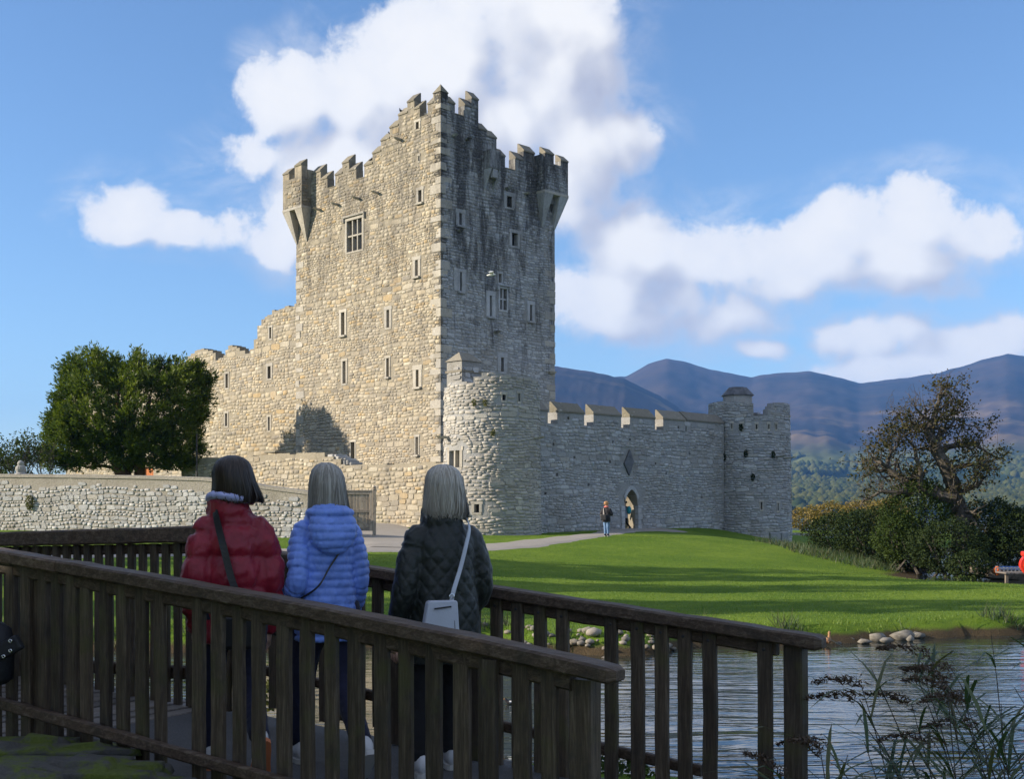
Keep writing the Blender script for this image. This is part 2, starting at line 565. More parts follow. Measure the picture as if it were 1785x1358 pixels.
M['rock'] = plain('shore_rock', (.17, .16, .14), .85, .3, 0, 7, .8, .4, 6)
M['pebble'] = stone_mat('shore_pebbles', False, [(.24, .215, .175), (.15, .14, .12), (.32, .29, .25), (.20, .165, .115), (.10, .097, .09)], 0, bumps=.3)

m, nt, b = material('mossy_rock')
p = pos(nt)
k = nt.noise(p, 4.5, 6, .65)
c = nt.mix(nt.noise(p, 30, 5, .7), (.035, .033, .030), (.13, .125, .115))
c = nt.mix(nt.smooth(k, .44, .56), c, nt.mix(nt.noise(p, 60, 4, .7), (.045, .065, .008), (.15, .19, .025)))
nt.put(b.inputs['Base Color'], c)
b.inputs['Roughness'].default_value = .95
bump(nt, b, nt.math('ADD', nt.noise(p, 70, 4, .7), nt.math('MULTIPLY', k, 2.0)), .8, .02)
M['moss'] = m

# pond: dark clear water, wind ripples that grow towards the bridge
m, nt, b = material('pond_water')
p = pos(nt)
b.inputs['Base Color'].default_value = (.016, .024, .024, 1)
b.inputs['Roughness'].default_value = .015
b.inputs['IOR'].default_value = 1.7
b.inputs['Specular IOR Level'].default_value = .5
sep = nt.new('ShaderNodeSeparateXYZ', {0: p})
warp = nt.vmath('ADD', p, nt.vmath('SCALE', nt.new('ShaderNodeTexNoise', {'Vector': p, 'Scale': .35, 'Detail': 2.0}).outputs['Color']))
w1 = nt.noise(nt.scale(warp, (.55, 3.1, 1)), 1.0, 2, .45)
w2 = nt.noise(nt.scale(warp, (2.2, 6.5, 1)), 1.0, 3, .5)
w3 = nt.noise(nt.scale(p, (5, 15, 1)), 1.0, 2, .5)
near = nt.smooth(sep.outputs[1], 11, 17, 1, 0)
patch = nt.smooth(nt.noise(nt.scale(p, (.12, .30, 1)), 1.0, 3, .5), .40, .60, .25, 1)
h = nt.math('ADD', nt.math('MULTIPLY', w1, nt.math('MULTIPLY_ADD', near, 1.1, .45)),
            nt.math('MULTIPLY', nt.math('ADD', nt.math('MULTIPLY', w2, .34), nt.math('MULTIPLY', w3, .07)), patch))
bump(nt, b, h, .75, .06)
M['water'] = m

# mountains: heather, bracken and pale grass by height; golden patches paint in sunlit slopes
m, nt, b = material('heather_mountain')
p = pos(nt)
sep = nt.new('ShaderNodeSeparateXYZ', {0: p})
zz = sep.outputs[2]
n1 = nt.noise(p, .0016, 7, .62)
n2 = nt.noise(p, .012, 6, .7)
n3 = nt.noise(nt.scale(p, (.55, .8, 2.2)), .0030, 6, .55)
c = nt.mix(nt.smooth(n1, .38, .64), (.030, .030, .038), (.070, .054, .050))
c = nt.mix(nt.smooth(n2, .4, .75, 0, .5), c, (.045, .04, .038))
sun_gold = nt.math('MULTIPLY', nt.smooth(n3, .50, .60), nt.smooth(zz, 150, 250, 0, 1))
sun_gold = nt.math('MULTIPLY', sun_gold, nt.smooth(zz, 300, 430, 1, .10))
c = nt.mix(nt.math('MULTIPLY', sun_gold, .6), c, (.25, .18, .09))
c = nt.mix(nt.smooth(nt.math('ADD', zz, nt.math('MULTIPLY', n2, 90.)), 170, 260, 1, 0), c, nt.mix(nt.smooth(n3, .42, .56), (.035, .052, .022), (.115, .13, .045)))
nt.put(b.inputs['Base Color'], c)
b.inputs['Roughness'].default_value = 1.0
b.inputs['Specular IOR Level'].default_value = .0
bump(nt, b, n2, .5, 6.0)
M['mountain'] = m
M['wood_far'] = leaf_mat('far_woodland_canopy', [(.030, .045, .016), (.058, .072, .022), (.085, .088, .026), (.040, .058, .022)], .0, .9, .05)


# ------------------------------------------------------------------ ground
def C(x, y, Y):
    return ((x - CX) / F * Y, Y, CZ - (y - HZ) / F * Y)


CTRL = [C(690, 916, 68), C(654, 912, 69.3), C(500, 929, 61), (-25, 60, 1.6), C(860, 934, 62.4), C(945, 931, 67.4),
        C(1100, 923, 73), C(1240, 920, 79), C(1375, 947, 79), C(1057, 936, 58.7), C(1180, 929, 66), C(1340, 950, 72),
        C(870, 957, 50), C(636, 962, 46), C(1000, 1000, 42), C(1250, 1000, 44), C(1500, 1002, 45), C(1785, 1020, 41), C(700, 978, 42),
        C(1560, 978, 56), (0, 27, .34), (-6, 25.5, .36), (7, 28, .34), (14, 29, .34), (24, 30, .3), (30, 36, .1), (-13, 27, .5),
        (0, 90, 1.6), (-10, 90, 1.9), (-40, 100, 1.9), (-30, 80, 1.9), (25, 90, .6), (19.8, 46.5, -.6), (26, 55, -1.0), (22, 62, -.4),
        (34, 125, .7), (50, 120, .3), (20, 130, .8), (70, 100, -1.2), (60, 60, -1.2), (45, 45, -1.0), (30, 75, -.2),
        (0, 5, 1.0), (-6, 5, 1.1), (-3, 2, 1.05), (0, 0, 1.0), (4, 4.5, .55), (3, -4, 1.0), (8, 5, .4), (-8, 9, 1.05), (-13, 15, .9),
        (-20, 30, 1.0), (-30, 45, 1.3), (-60, 60, 1.9), (-60, 20, 1.5), (-20, 5, 1.3), (20, 0, .6), (30, 12, .4), (-40, 0, 1.6), (0, -20, 1.2)]
CT = np.array(CTRL)


def _tps():
    xy = CT[:, :2] / 30
    d = np.linalg.norm(xy[:, None] - xy[None], axis=2)
    K = np.where(d > 0, d ** 2 * np.log(d + 1e-12), 0) + np.eye(len(xy)) * .004
    Pm = np.c_[np.ones(len(xy)), xy]
    A = np.block([[K, Pm], [Pm.T, np.zeros((3, 3))]])
    return np.linalg.solve(A, np.r_[CT[:, 2], 0, 0, 0])


TW = _tps()
POND = np.array([(-9.5, 23.5), (-6.2, 23.0), (-3.2, 23.6), (-.4, 24.2), (.4, 22.6), (2.4, 22.4), (3.2, 24.0), (6.2, 24.2), (8.6, 25.6), (11.2, 26.3),
                 (15, 26.6), (30, 28), (60, 20), (60, 9), (14, 8.6), (4, 8.0), (1.6, 9.0), (-1.5, 9.6), (-4.2, 11.5), (-5.5, 14), (-8, 17), (-11, 20)])


def pond_dist(X, Y):
    """signed distance, negative in the pond"""
    q = np.stack([X, Y], -1)
    a, bb = POND, np.roll(POND, -1, 0)
    best = np.full(X.shape, 1e9)
    ins = np.zeros(X.shape, dtype=bool)
    for s, e in zip(a, bb):
        w = q - s
        d = e - s
        t = np.clip((w @ d) / (d @ d), 0, 1)
        best = np.minimum(best, np.linalg.norm(w - t[..., None] * d, axis=-1))
        c1 = (s[1] > Y) != (e[1] > Y)
        with np.errstate(divide='ignore', invalid='ignore'):
            ins ^= c1 & (X < (e[0] - s[0]) * (Y - s[1]) / (e[1] - s[1] + 1e-12) + s[0])
    return np.where(ins, -best, best)


def sstep(a, b_, x):
    t = np.clip((x - a) / (b_ - a), 0, 1)
    return t * t * (3 - 2 * t)


def ground(X, Y):
    X, Y = np.atleast_1d(np.asarray(X, float)), np.atleast_1d(np.asarray(Y, float))
    xs, ys = np.clip(X, -90, 110), np.clip(Y, -30, 160)
    q = np.stack([xs, ys], -1) / 30
    z = TW[-3] + TW[-2] * q[..., 0] + TW[-1] * q[..., 1]
    for w, c in zip(TW[:-3], CT[:, :2] / 30):
        r = np.linalg.norm(q - c, axis=-1)
        z = z + w * np.where(r > 0, r ** 2 * np.log(r + 1e-12), 0)
    z = np.clip(z, -1.4, 2.4)
    far = sstep(70, 130, np.hypot(X - 5, Y - 60))
    z = z * (1 - far) + far * (-1.4 + 3.2 * sstep(25, -25, X - (Y - 60) * .10))
    d = pond_dist(X, Y) + .18 * np.sin(X * 2.3) * np.sin(X * .9 + Y) + .1 * np.sin(X * 5.1)
    k = sstep(-1.3, .45, d)
    z = np.where(d < .45, -.8 + (z + .8) * k, z)
    return z + .02 * np.sin(X * 1.3 + Y * .4) * np.sin(Y * .9)


def gz(x, y):
    return float(ground(x, y)[0])


def axis(lo, hi, step, out_lo, out_hi):
    a = list(np.arange(lo, hi + 1e-6, step))
    s = step
    while a[-1] < out_hi:
        s *= 1.35
        a.append(a[-1] + s)
    s = step
    while a[0] > out_lo:
        s *= 1.35
        a.insert(0, a[0] - s)
    return np.array(a)


def grid_mesh(name, X, Y, Z, m, **kw):
    ny, nx = X.shape
    i = np.arange(ny * nx).reshape(ny, nx)
    Fq = np.stack([i[:-1, :-1], i[:-1, 1:], i[1:, 1:], i[1:, :-1]], -1).reshape(-1, 4)
    return mesh_np(name, np.stack([X, Y, Z], -1).reshape(-1, 3), Fq, m, smooth=True, **kw)


gx, gy = axis(-22, 30, .45, -7000, 7500), axis(-4, 86, .45, -3000, 8000)
GX, GY = np.meshgrid(gx, gy)
tag(grid_mesh('ground', GX, GY, ground(GX, GY), M['ground']), 'short green lawn and banks around the castle', kind='structure')
tag(mesh_np('water', [(-7000, -3000, 0), (7500, -3000, 0), (7500, 8000, 0), (-7000, 8000, 0)], [(0, 1, 2, 3)], M['water']),
    'rippled pond and lake water reflecting sky and castle', kind='structure')


def ribbon(name, pts, widths, m, lift=.03, step=.5, label=None):
    """a path laid on the ground"""
    pts = np.array(pts, float)
    seg = np.r_[0, np.cumsum(np.linalg.norm(np.diff(pts, axis=0), axis=1))]
    n = int(seg[-1] / step) + 2
    t = np.linspace(0, seg[-1], n)
    c = np.stack([np.interp(t, seg, pts[:, 0]), np.interp(t, seg, pts[:, 1])], -1)
    for _ in range(6):
        c[1:-1] = (c[:-2] + 2 * c[1:-1] + c[2:]) / 4
    w = np.interp(t, seg, widths) * (1 + .06 * np.sin(t * 2.1) + .04 * np.sin(t * 5.3))
    d = np.gradient(c, axis=0)
    d /= np.linalg.norm(d, axis=1)[:, None]
    nrm = np.stack([-d[:, 1], d[:, 0]], -1)
    k = np.linspace(-.5, .5, 9)
    XY = c[:, None] + nrm[:, None] * (w[:, None] * k[None])[..., None]
    Z = ground(XY[..., 0], XY[..., 1]) + lift - .05 * (np.abs(k) > .49)
    return tag(grid_mesh(name, XY[..., 0], XY[..., 1], Z, m), label, kind='structure')


PATH_A = [(9.5, 74.5), (6.6, 71.6), (5.0, 64), (3.2, 58.5), (-.5, 51), (-5.0, 47.5), (-9, 45), (-16, 41)]
PATH_B = [(-8.2, 68.0), (-7.0, 63), (-5.6, 57), (-4.8, 52), (-4.6, 48.5)]
ribbon('path', PATH_A, [3.2, 3.0, 2.0, 2.2, 2.8, 3.0, 3, 3], M['gravel'], .035, label='grey gravel path curving from the bridge to the arched doorway')
ribbon('path', PATH_B, [4.5, 4.6, 3.6, 3.0, 2.6], M['gravel'], .055, label='grey gravel path branching off to the wooden gate')


def path_dist(X, Y):
    best = np.full(X.shape, 1e9)
    for pts in (PATH_A, PATH_B):
        for s, e in zip(np.array(pts[:-1]), np.array(pts[1:])):
            w = np.stack([X, Y], -1) - s
            d = e - s
            t = np.clip((w @ d) / (d @ d), 0, 1)
            best = np.minimum(best, np.linalg.norm(w - t[..., None] * d, axis=-1))
    return best


# ------------------------------------------------------------------ grass blades
def blades(name, n, xr, yr, hgt, wid, m, keep, label):
    X, Y = RNG.uniform(*xr, n), RNG.uniform(*yr, n)
    k = keep(X, Y)
    X, Y = X[k], Y[k]
    n = len(X)
    Z = ground(X, Y) - .01
    a = RNG.uniform(0, 6.28, n)
    h = hgt * RNG.uniform(.5, 1.3, n) * (1 + .8 * (pond_dist(X, Y) < .6))
    w = wid * RNG.uniform(.7, 1.4, n)
    lean = RNG.normal(0, .45, (n, 2)) * h[:, None]
    base = np.stack([X, Y, Z], -1)
    s = np.stack([np.cos(a) * w, np.sin(a) * w, np.zeros(n)], -1)
    tip = base + np.c_[lean, h]
    V = np.stack([base - s, base + s, tip], 1).reshape(-1, 3)
    c = np.repeat(np.c_[RNG.uniform(0, 1, n), np.zeros(n), np.zeros(n)], 3, 0)
    return tag(mesh_np(name, V, np.arange(3 * n).reshape(-1, 3), m, attr=c), label, 'grass', kind='stuff')


def lawn_keep(X, Y):
    k = (pond_dist(X, Y) > .05) & (path_dist(X, Y) > 1.45) & (ground(X, Y) > .12)
    k &= (Y < 61 + X * 0 + 2 * (X > 2)) & (np.abs(X / Y) < .47)
    return k & (RNG.uniform(0, 1, len(X)) < np.clip(34 / Y, .3, 1) ** 1.5)


blades('grass', 320000, (-16, 24), (22.2, 64), .045, .008, M['grass'], lawn_keep, 'mown lawn of fine grass between pond and castle')

# ------------------------------------------------------------------ mountains and far woods
RB = np.array([(300, 905), (600, 893), (760, 700), (968, 655), (1090, 655), (1128, 634), (1163, 622), (1200, 632), (1240, 645), (1310, 658), (1355, 651), (1410, 646),
               (1450, 655), (1497, 667), (1560, 661), (1640, 648), (1700, 630), (1755, 616), (1790, 621), (1900, 640), (2300, 600)], float)
RA = np.array([(300, 905), (560, 893), (720, 720), (820, 645), (900, 632), (968, 636), (1030, 645), (1090, 657), (1150, 688), (1200, 722), (1260, 768), (1320, 800), (1380, 820),
               (1430, 850), (1480, 893), (1520, 900)], float)


def mountain(name, ridge, rk, gk, x0, x1, label, rough, seed):
    xs = np.linspace(x0, x1, 340)
    rs = np.concatenate([np.linspace(rk[i], rk[i + 1], 24, endpoint=False) for i in range(len(rk) - 1)] + [[rk[-1]]])
    XS, RS = np.meshgrid(xs, rs)
    yr = np.interp(XS, ridge[:, 0], ridge[:, 1])
    az_ = (XS - CX) / F
    gg = np.interp(RS, rk, gk)
    up = (HZ - yr) * gg
    nz = np.zeros(XS.shape)
    for o, (fx, fr) in enumerate(((9, 1 / 900), (21, 1 / 420), (47, 1 / 190), (95, 1 / 90))):
        q = np.stack([az_ * fx * 2.2, RS * fr * 1.2, az_ * 0 + o * 3.3], -1).reshape(-1, 3)
        nz += vnoise(q, seed + o).reshape(XS.shape) / (1.7 ** o)
    env = np.clip(gg, 0, 1) * np.clip(1.15 - gg, .06, 1)
    Z = up / F * RS + rough * nz * env * 1.6 - 6 * (gg <= 0)
    return tag(grid_mesh(name, az_ * RS, RS, Z, M['mountain']), label, kind='structure')


RK, GK = [1250, 1400, 1900, 2600, 3400, 4300, 5200, 5600, 6400], [-.02, .0, .13, .29, .46, .70, .965, 1.0, .7]
mountain('mountain', RB, RK, GK, 560, 2300, 'long heather brown mountain ridge rising to a peak across the lake', 30, 3)
RKA, GKA = [1500, 1800, 2400, 3000, 3500, 3900, 4400], [-.02, .02, .25, .62, .92, 1.0, .6]
mountain('mountain', RA, RKA, GKA, 400, 1520, 'nearer rounded brown hill behind the keep', 20, 9)


def ico(sub=1):
    bm = bmesh.new()
    bmesh.ops.create_icosphere(bm, subdivisions=sub, radius=1)
    v = np.array([q.co[:] for q in bm.verts])
    f = np.array([[q.index for q in fc.verts] for fc in bm.faces])
    bm.free()
    return v, f


IV, IF = ico(1)


def far_wood(n):
    xs = RNG.uniform(1180, 1950, n * 3)
    r = 1380 + RNG.uniform(0, 1, n * 3) ** 1.2 * 1700
    q = np.stack([(xs - CX) / F * r / 260, r / 330, xs * 0], -1)
    keep = vnoise(q, 5) + .62 - .9 * (r - 1380) / 1700 > RNG.uniform(-.1, .4, n * 3)
    xs, r = xs[keep][:n], r[keep][:n]
    n = len(xs)
    up = (HZ - np.interp(xs, RB[:, 0], RB[:, 1])) * np.interp(r, RK, GK)
    base = np.stack([(xs - CX) / F * r, r, up / F * r], -1)
    s = RNG.uniform(5, 9.5, n)
    hs = s * RNG.uniform(.8, 1.5, n)
    jit = RNG.uniform(.75, 1.25, (n, len(IV), 1))
    V = base[:, None] + IV[None] * jit * np.stack([s, s, hs], -1)[:, None] + np.array([0, 0, 1.0]) * (hs * .6)[:, None, None]
    Fc = (IF[None] + (np.arange(n) * len(IV))[:, None, None]).reshape(-1, 3)
    tone = np.clip(.5 + .28 * vnoise(base / 160, 8) + RNG.normal(0, .2, n), 0, 1)
    cc = np.repeat(np.c_[tone, tone, tone], len(IV), 0)
    return tag(mesh_np('woodland', V.reshape(-1, 3), Fc, M['wood_far'], attr=cc), 'far off woods on the lower slopes across the lake', 'woodland', kind='stuff')


far_wood(15000)


# ------------------------------------------------------------------ masonry
SQ = math.sqrt(.5)


def desk(x, y):
    """the photograph leans a little: castle columns straightened about row 600"""
    return x + (600 - y) * .0165


class Face:
    """a flat wall face: a along it, z up, off outwards"""
    def __init__(self, o, d, n):
        self.o, self.d, self.n = np.array(o, float), np.array(d, float), np.array(n, float)

    def a(self, x):
        u = (x - CX) / F
        return (u * self.o[1] - self.o[0]) / (self.d[0] - u * self.d[1])

    def px(self, x, y, skew=True):
        a = self.a(desk(x, y) if skew else x)
        Y = self.o[1] + self.d[1] * a
        return a, CZ + (HZ - y) / F * Y

    def m(self, a, z, off=0.0):
        a, z, off = np.broadcast_arrays(np.asarray(a, float), np.asarray(z, float), np.asarray(off, float))
        xy = self.o + a[..., None] * self.d + off[..., None] * self.n
        return np.concatenate([xy, z[..., None]], -1)

    def rot(self):
        return math.atan2(self.d[1], self.d[0])

    def frame(self, a):
        return self.rot(), 1.0 if (self.d[0] * self.n[1] - self.d[1] * self.n[0]) > 0 else -1.0


class Drum:
    """a round tower face: a is arc length clockwise from the left as the camera sees it"""
    def __init__(self, c, r, batter=0.0, zref=9.0):
        self.c, self.r, self.b, self.zr = np.array(c, float), r, batter, zref

    def ang(self, a):
        return math.pi + np.asarray(a, float) / self.r

    def m(self, a, z, off=0.0):
        a, z, off = np.broadcast_arrays(np.asarray(a, float), np.asarray(z, float), np.asarray(off, float))
        t = self.ang(a)
        r = self.r + off + self.b * (self.zr - z)
        return np.stack([self.c[0] + r * np.cos(t), self.c[1] + r * np.sin(t), z], -1)

    def px(self, x, y):
        u = (desk(x, y) - CX) / F
        best = None
        for a in np.linspace(0, math.pi * self.r, 400):
            q = self.m(a, 5.0)
            e = abs(q[0] / q[1] - u)
            if best is None or e < best[0]:
                best = (e, a, q[1])
        return best[1], CZ + (HZ - y) / F * best[2]

    def frame(self, a):
        return float(self.ang(a)) + math.pi / 2, -1.0


class Top:
    """stepped or ragged wall head"""
    def __init__(self, segs):
        self.segs = sorted(segs)

    def __call__(self, s):
        s = np.asarray(s, float)
        z = np.full(s.shape, -1e9)
        for a, b_, t in self.segs:
            z = np.where((s >= a - 1e-6) & (s <= b_ + 1e-6), np.maximum(z, t), z)
        return z


def ragged(pts, step=.45, amp=.14, seed=1):
    """polyline (a,z) -> small irregular steps of a broken wall head"""
    pts = sorted(pts)
    a = np.array([p[0] for p in pts])
    z = np.array([p[1] for p in pts])
    r = np.random.default_rng(seed)
    cut = [a[0]]
    while cut[-1] < a[-1]:
        cut.append(cut[-1] + step * r.uniform(.5, 1.5))
    cut[-1] = a[-1]
    return [(p, q, float(np.interp((p + q) / 2, a, z)) + r.uniform(-amp, amp)) for p, q in zip(cut[:-1], cut[1:])]


def wall_core(name, fc, zb, segs, holes, thick, m, parent, extra=()):
    """solid wall with openings, no inner faces"""
    ss = sorted({round(v, 4) for a, b_, _ in segs for v in (a, b_)} | {round(v, 4) for h in holes for v in h[:2]} | {round(float(v), 4) for v in extra})
    zz = sorted({round(t, 4) for _, _, t in segs} | {round(v, 4) for h in holes for v in h[2:4]} | {round(zb, 4)})
    top = Top(segs)
    sm, zm = [(p + q) / 2 for p, q in zip(ss, ss[1:])], [(p + q) / 2 for p, q in zip(zz, zz[1:])]
    tz = top(np.array(sm))
    sol = np.array([[zm[j] < tz[i] and not any(h[0] < sm[i] < h[1] and h[2] < zm[j] < h[3] for h in holes) for j in range(len(zm))] for i in range(len(sm))])
    V, Q = [], []

    def quad(pts):
        n = len(V)
        V.extend(pts)
        Q.append((n, n + 1, n + 2, n + 3))

    for i in range(len(sm)):
        for j in range(len(zm)):
            if not sol[i, j]: continue
            a, b_, c, d = ss[i], ss[i + 1], zz[j], zz[j + 1]
            t = -thick
            quad([(a, c, 0), (b_, c, 0), (b_, d, 0), (a, d, 0)])
            quad([(a, c, t), (a, d, t), (b_, d, t), (b_, c, t)])
            if i == 0 or not sol[i - 1, j]: quad([(a, c, t), (a, c, 0), (a, d, 0), (a, d, t)])
            if i == len(sm) - 1 or not sol[i + 1, j]: quad([(b_, c, 0), (b_, c, t), (b_, d, t), (b_, d, 0)])
            if j == len(zm) - 1 or not sol[i, j + 1]: quad([(a, d, 0), (b_, d, 0), (b_, d, t), (a, d, t)])
            if j > 0 and not sol[i, j - 1]: quad([(a, c, 0), (a, c, t), (b_, c, t), (b_, c, 0)])
    V = np.array(V)
    return mesh_np(name, fc.m(V[:, 0], V[:, 1], V[:, 2]), Q, m, parent)


KO = 8


def outline(r, n):
    """n angular block outlines in the unit square, (n,KO,2): a rough rectangle with broken corners"""
    cx = np.array([1, 1, -1, -1]) * .5
    cz = np.array([-1, 1, 1, -1]) * .5
    w = cx + r.uniform(-.09, .05, (n, 4)) * np.sign(cx)
    h = cz + r.uniform(-.12, .06, (n, 4)) * np.sign(cz)
    pts = []
    for i in range(4):
        p = np.stack([w[:, i], h[:, i]], -1)
        q = np.stack([w[:, i - 1], h[:, i - 1]], -1)
        s = np.stack([w[:, (i + 1) % 4], h[:, (i + 1) % 4]], -1)
        pts.append(p + (q - p) * r.uniform(.05, .28, (n, 1)))
        pts.append(p + (s - p) * r.uniform(.05, .28, (n, 1)))
    return np.stack(pts, 1)


def stone_tris(n):
    i = np.arange(KO)
    j = (i + 1) % KO
    t = np.concatenate([np.stack([i, j, j + KO], -1), np.stack([i, j + KO, i + KO], -1), np.stack([i + KO, j + KO, i * 0 + 2 * KO], -1)])
    return (t[None] + (np.arange(n) * (2 * KO + 1))[:, None, None]).reshape(-1, 3)


def stone_templates(m, k=8):
    r = np.random.default_rng(77)
    out = []
    for _ in range(k):
        o = outline(r, 1)[0]
        V = np.concatenate([np.c_[o[:, 0], np.full(KO, .5), o[:, 1]], np.c_[o[:, 0] * .9, np.full(KO, -.5) + r.uniform(-.08, .08, KO), o[:, 1] * .86], [[0, -.54, 0]]])
        me = bpy.data.meshes.new('stone')
        me.from_pydata([tuple(v) for v in V], [], [tuple(t) for t in stone_tris(1)])
        me.materials.append(m)
        out.append(me)
    return out


TPL = {}


def masonry(parent, fc, s0, s1, z0, top, holes, mj, ms, n_single, hr=(.10, .24), wr=(1.2, 3.3), seed=0, proud=.020, zmax=None, gap=.014, keep=None):
    """coursed rubble: the largest stones are objects of their own, the small ones one joined part"""
    r = np.random.default_rng(seed + 100)
    S = []
    zmax = zmax or max(t for _, _, t in top.segs)
    z = z0
    while z < zmax:
        h = r.uniform(*hr) * (1.5 if r.uniform() < .12 else 1)
        s = s0 + r.uniform(0, .15)
        while s < s1:
            hh = h * r.uniform(.75, 1.12)
            w = hh * r.uniform(*wr)
            if r.uniform() < .05: w, hh = w * 1.25, hh * 1.3
            S.append((s + w / 2, z + h / 2 + r.normal(0, .012), w * 1.02, hh * 1.04))
            s += w + gap
        z += h + gap * .6
    S = np.array(S)
    S[:, 1] += .07 * np.sin(S[:, 0] * .8 + S[:, 1] * 1.3) + .04 * np.sin(S[:, 0] * 2.1 - S[:, 1])
    ok = (S[:, 0] + S[:, 2] * .5 < s1 + .02) & (S[:, 1] - S[:, 3] / 2 > z0 - .2)
    for q in (-.5, 0, .5):
        ok &= S[:, 1] + S[:, 3] * .5 < top(S[:, 0] + q * S[:, 2]) + .01
    for h in holes:
        ok &= ~((S[:, 0] + S[:, 2] * .46 > h[0]) & (S[:, 0] - S[:, 2] * .46 < h[1]) & (S[:, 1] + S[:, 3] * .46 > h[2]) & (S[:, 1] - S[:, 3] * .46 < h[3]))
    if keep is not None: ok &= keep(S)
    S = S[ok & (r.uniform(0, 1, len(S)) > .015)]
    order = np.argsort(-(S[:, 2] * S[:, 3]))
    one, rest = S[order[:n_single]], S[order[n_single:]]
    n = len(rest)
    o = outline(r, n)
    tilt = r.normal(0, .05, n)
    ct, st = np.cos(tilt)[:, None], np.sin(tilt)[:, None]
    ox, oz = o[..., 0] * rest[:, 2:3], o[..., 1] * rest[:, 3:4]
    ox, oz = ox * ct - oz * st, ox * st + oz * ct
    pr = proud * r.uniform(.25, 1.25, n)[:, None]
    A = np.concatenate([rest[:, 0:1] + ox, rest[:, 0:1] + ox * .92, rest[:, 0:1]], 1)
    Zc = np.concatenate([rest[:, 1:2] + oz, rest[:, 1:2] + oz * .88, rest[:, 1:2]], 1)
    O = np.concatenate([np.full((n, KO), -.02), pr * r.uniform(.7, 1.2, (n, KO)), pr * 1.08], 1)
    V = fc.m(A, Zc, O).reshape(-1, 3)
    T = stone_tris(n)
    cc = np.repeat(np.c_[r.uniform(0, 1, n), r.uniform(0, 1, n), np.zeros(n)], 2 * KO + 1, 0)
    mo = mesh_np('small_stones', V, T, mj, parent, attr=cc, kind='stuff')
    if ms.name not in TPL: TPL[ms.name] = stone_templates(ms)
    for i, (s, z, w, h) in enumerate(one):
        q = bpy.data.objects.new('stone', TPL[ms.name][i % 8])
        dp = proud * r.uniform(.6, 1.2) + .04
        c = fc.m(s, z, dp / 2 - .035)
        ang, sg_ = fc.frame(s)
        if sg_ > 0: ang += math.pi
        q.location = tuple(float(v) for v in c)
        q.scale = (w, dp, h)
        q.rotation_euler = (0, float(r.normal(0, .05)), ang)
        link(q, parent)
    return mo


def fbox(mb, fc, a0, a1, z0, z1, o0, o1):
    p = [fc.m(a, z, o) for z in (z0, z1) for a, o in ((a0, o1), (a1, o1), (a1, o0), (a0, o0))]
    return mb.hexa([tuple(float(c) for c in q) for q in p])


def window(parent, fc, a0, a1, z0, z1, jamb=.16, lights=1, rows=1, hood=False, sill=True, depth=.32, ogee=False, m=None, wide=None):
    """dressed stone window: frame with lintel, jambs, sill, mullions and dark panes"""
    m = m or M['ashlar']
    j0, j1 = wide or (jamb, jamb)
    mb = MB()
    fbox(mb, fc, a0 - j0, a0, z0, z1, -.45, .035)
    fbox(mb, fc, a1, a1 + j1, z0 + .003, z1 - .003, -.45, .034)
    fbox(mb, fc, a0 - j0 - .04, a1 + j1 + .04, z1, z1 + max(.14, jamb), -.45, .038)
    w = mb.build('window', m, parent, bevel=.012)
    fbox(MB(), fc, a0, a1, z0, z1, -depth - .03, -depth).build('pane', M['glass'], w)
    sb = MB()
    pr = .16 if sill else .03
    fbox(sb, fc, a0 - jamb * .8, a1 + jamb * .8, z0 - .13, z0 - .001, -.42, pr).build('sill', m, w, bevel=.012)
    for k in range(1, lights):
        c = a0 + (a1 - a0) * k / lights
        fbox(MB(), fc, c - .055, c + .055, z0, z1, -.26, -.03).build('mullion', m, w)
    for k in range(1, rows):
        c = z0 + (z1 - z0) * k / rows
        fbox(MB(), fc, a0, a1, c - .05, c + .05, -.25, -.035).build('transom', m, w)
    if hood:
        hb = MB()
        t = z1 + max(.14, jamb)
        fbox(hb, fc, a0 - jamb - .12, a1 + jamb + .12, t, t + .12, -.1, .15)
        fbox(hb, fc, a0 - jamb - .125, a0 - jamb - .02, t - .3, t - .001, -.1, .14)
        fbox(hb, fc, a1 + jamb + .02, a1 + jamb + .125, t - .3, t - .001, -.1, .14)
        hb.build('hood_mould', m, w, bevel=.01)
    return w


def coping(parent, fc, a0, a1, z, thick=.55, rise=.6, m=None, over=.05):
    """one-sided sloping capstone, high on the inner side"""
    mb = MB()
    q = []
    for a in (a0 - .01, a1 + .01):
        q.append([tuple(map(float, fc.m(a, zz, oo))) for zz, oo in ((z, over), (z + .09, over), (z + rise, -thick + .08), (z + rise, -thick), (z, -thick))])
    mb.loft(q)
    return mb.build('coping', m or M['coping'], parent)


def ledge(name, parent, fc, a, z, w=.22, h=.12, o=.55, m=None):
    mb = MB()
    p = [fc.m(x, zz, oo) for zz, f in ((z - h, .6), (z, 1.0)) for x, oo in ((a - w / 2 * f, o * (f * .9 + .1)), (a + w / 2 * f, o * (f * .9 + .1)), (a + w / 2, -.1), (a - w / 2, -.1))]
    mb.hexa([tuple(map(float, q)) for q in p])
    return mb.build(name, m or M['ashlar'], parent, bevel=.012)


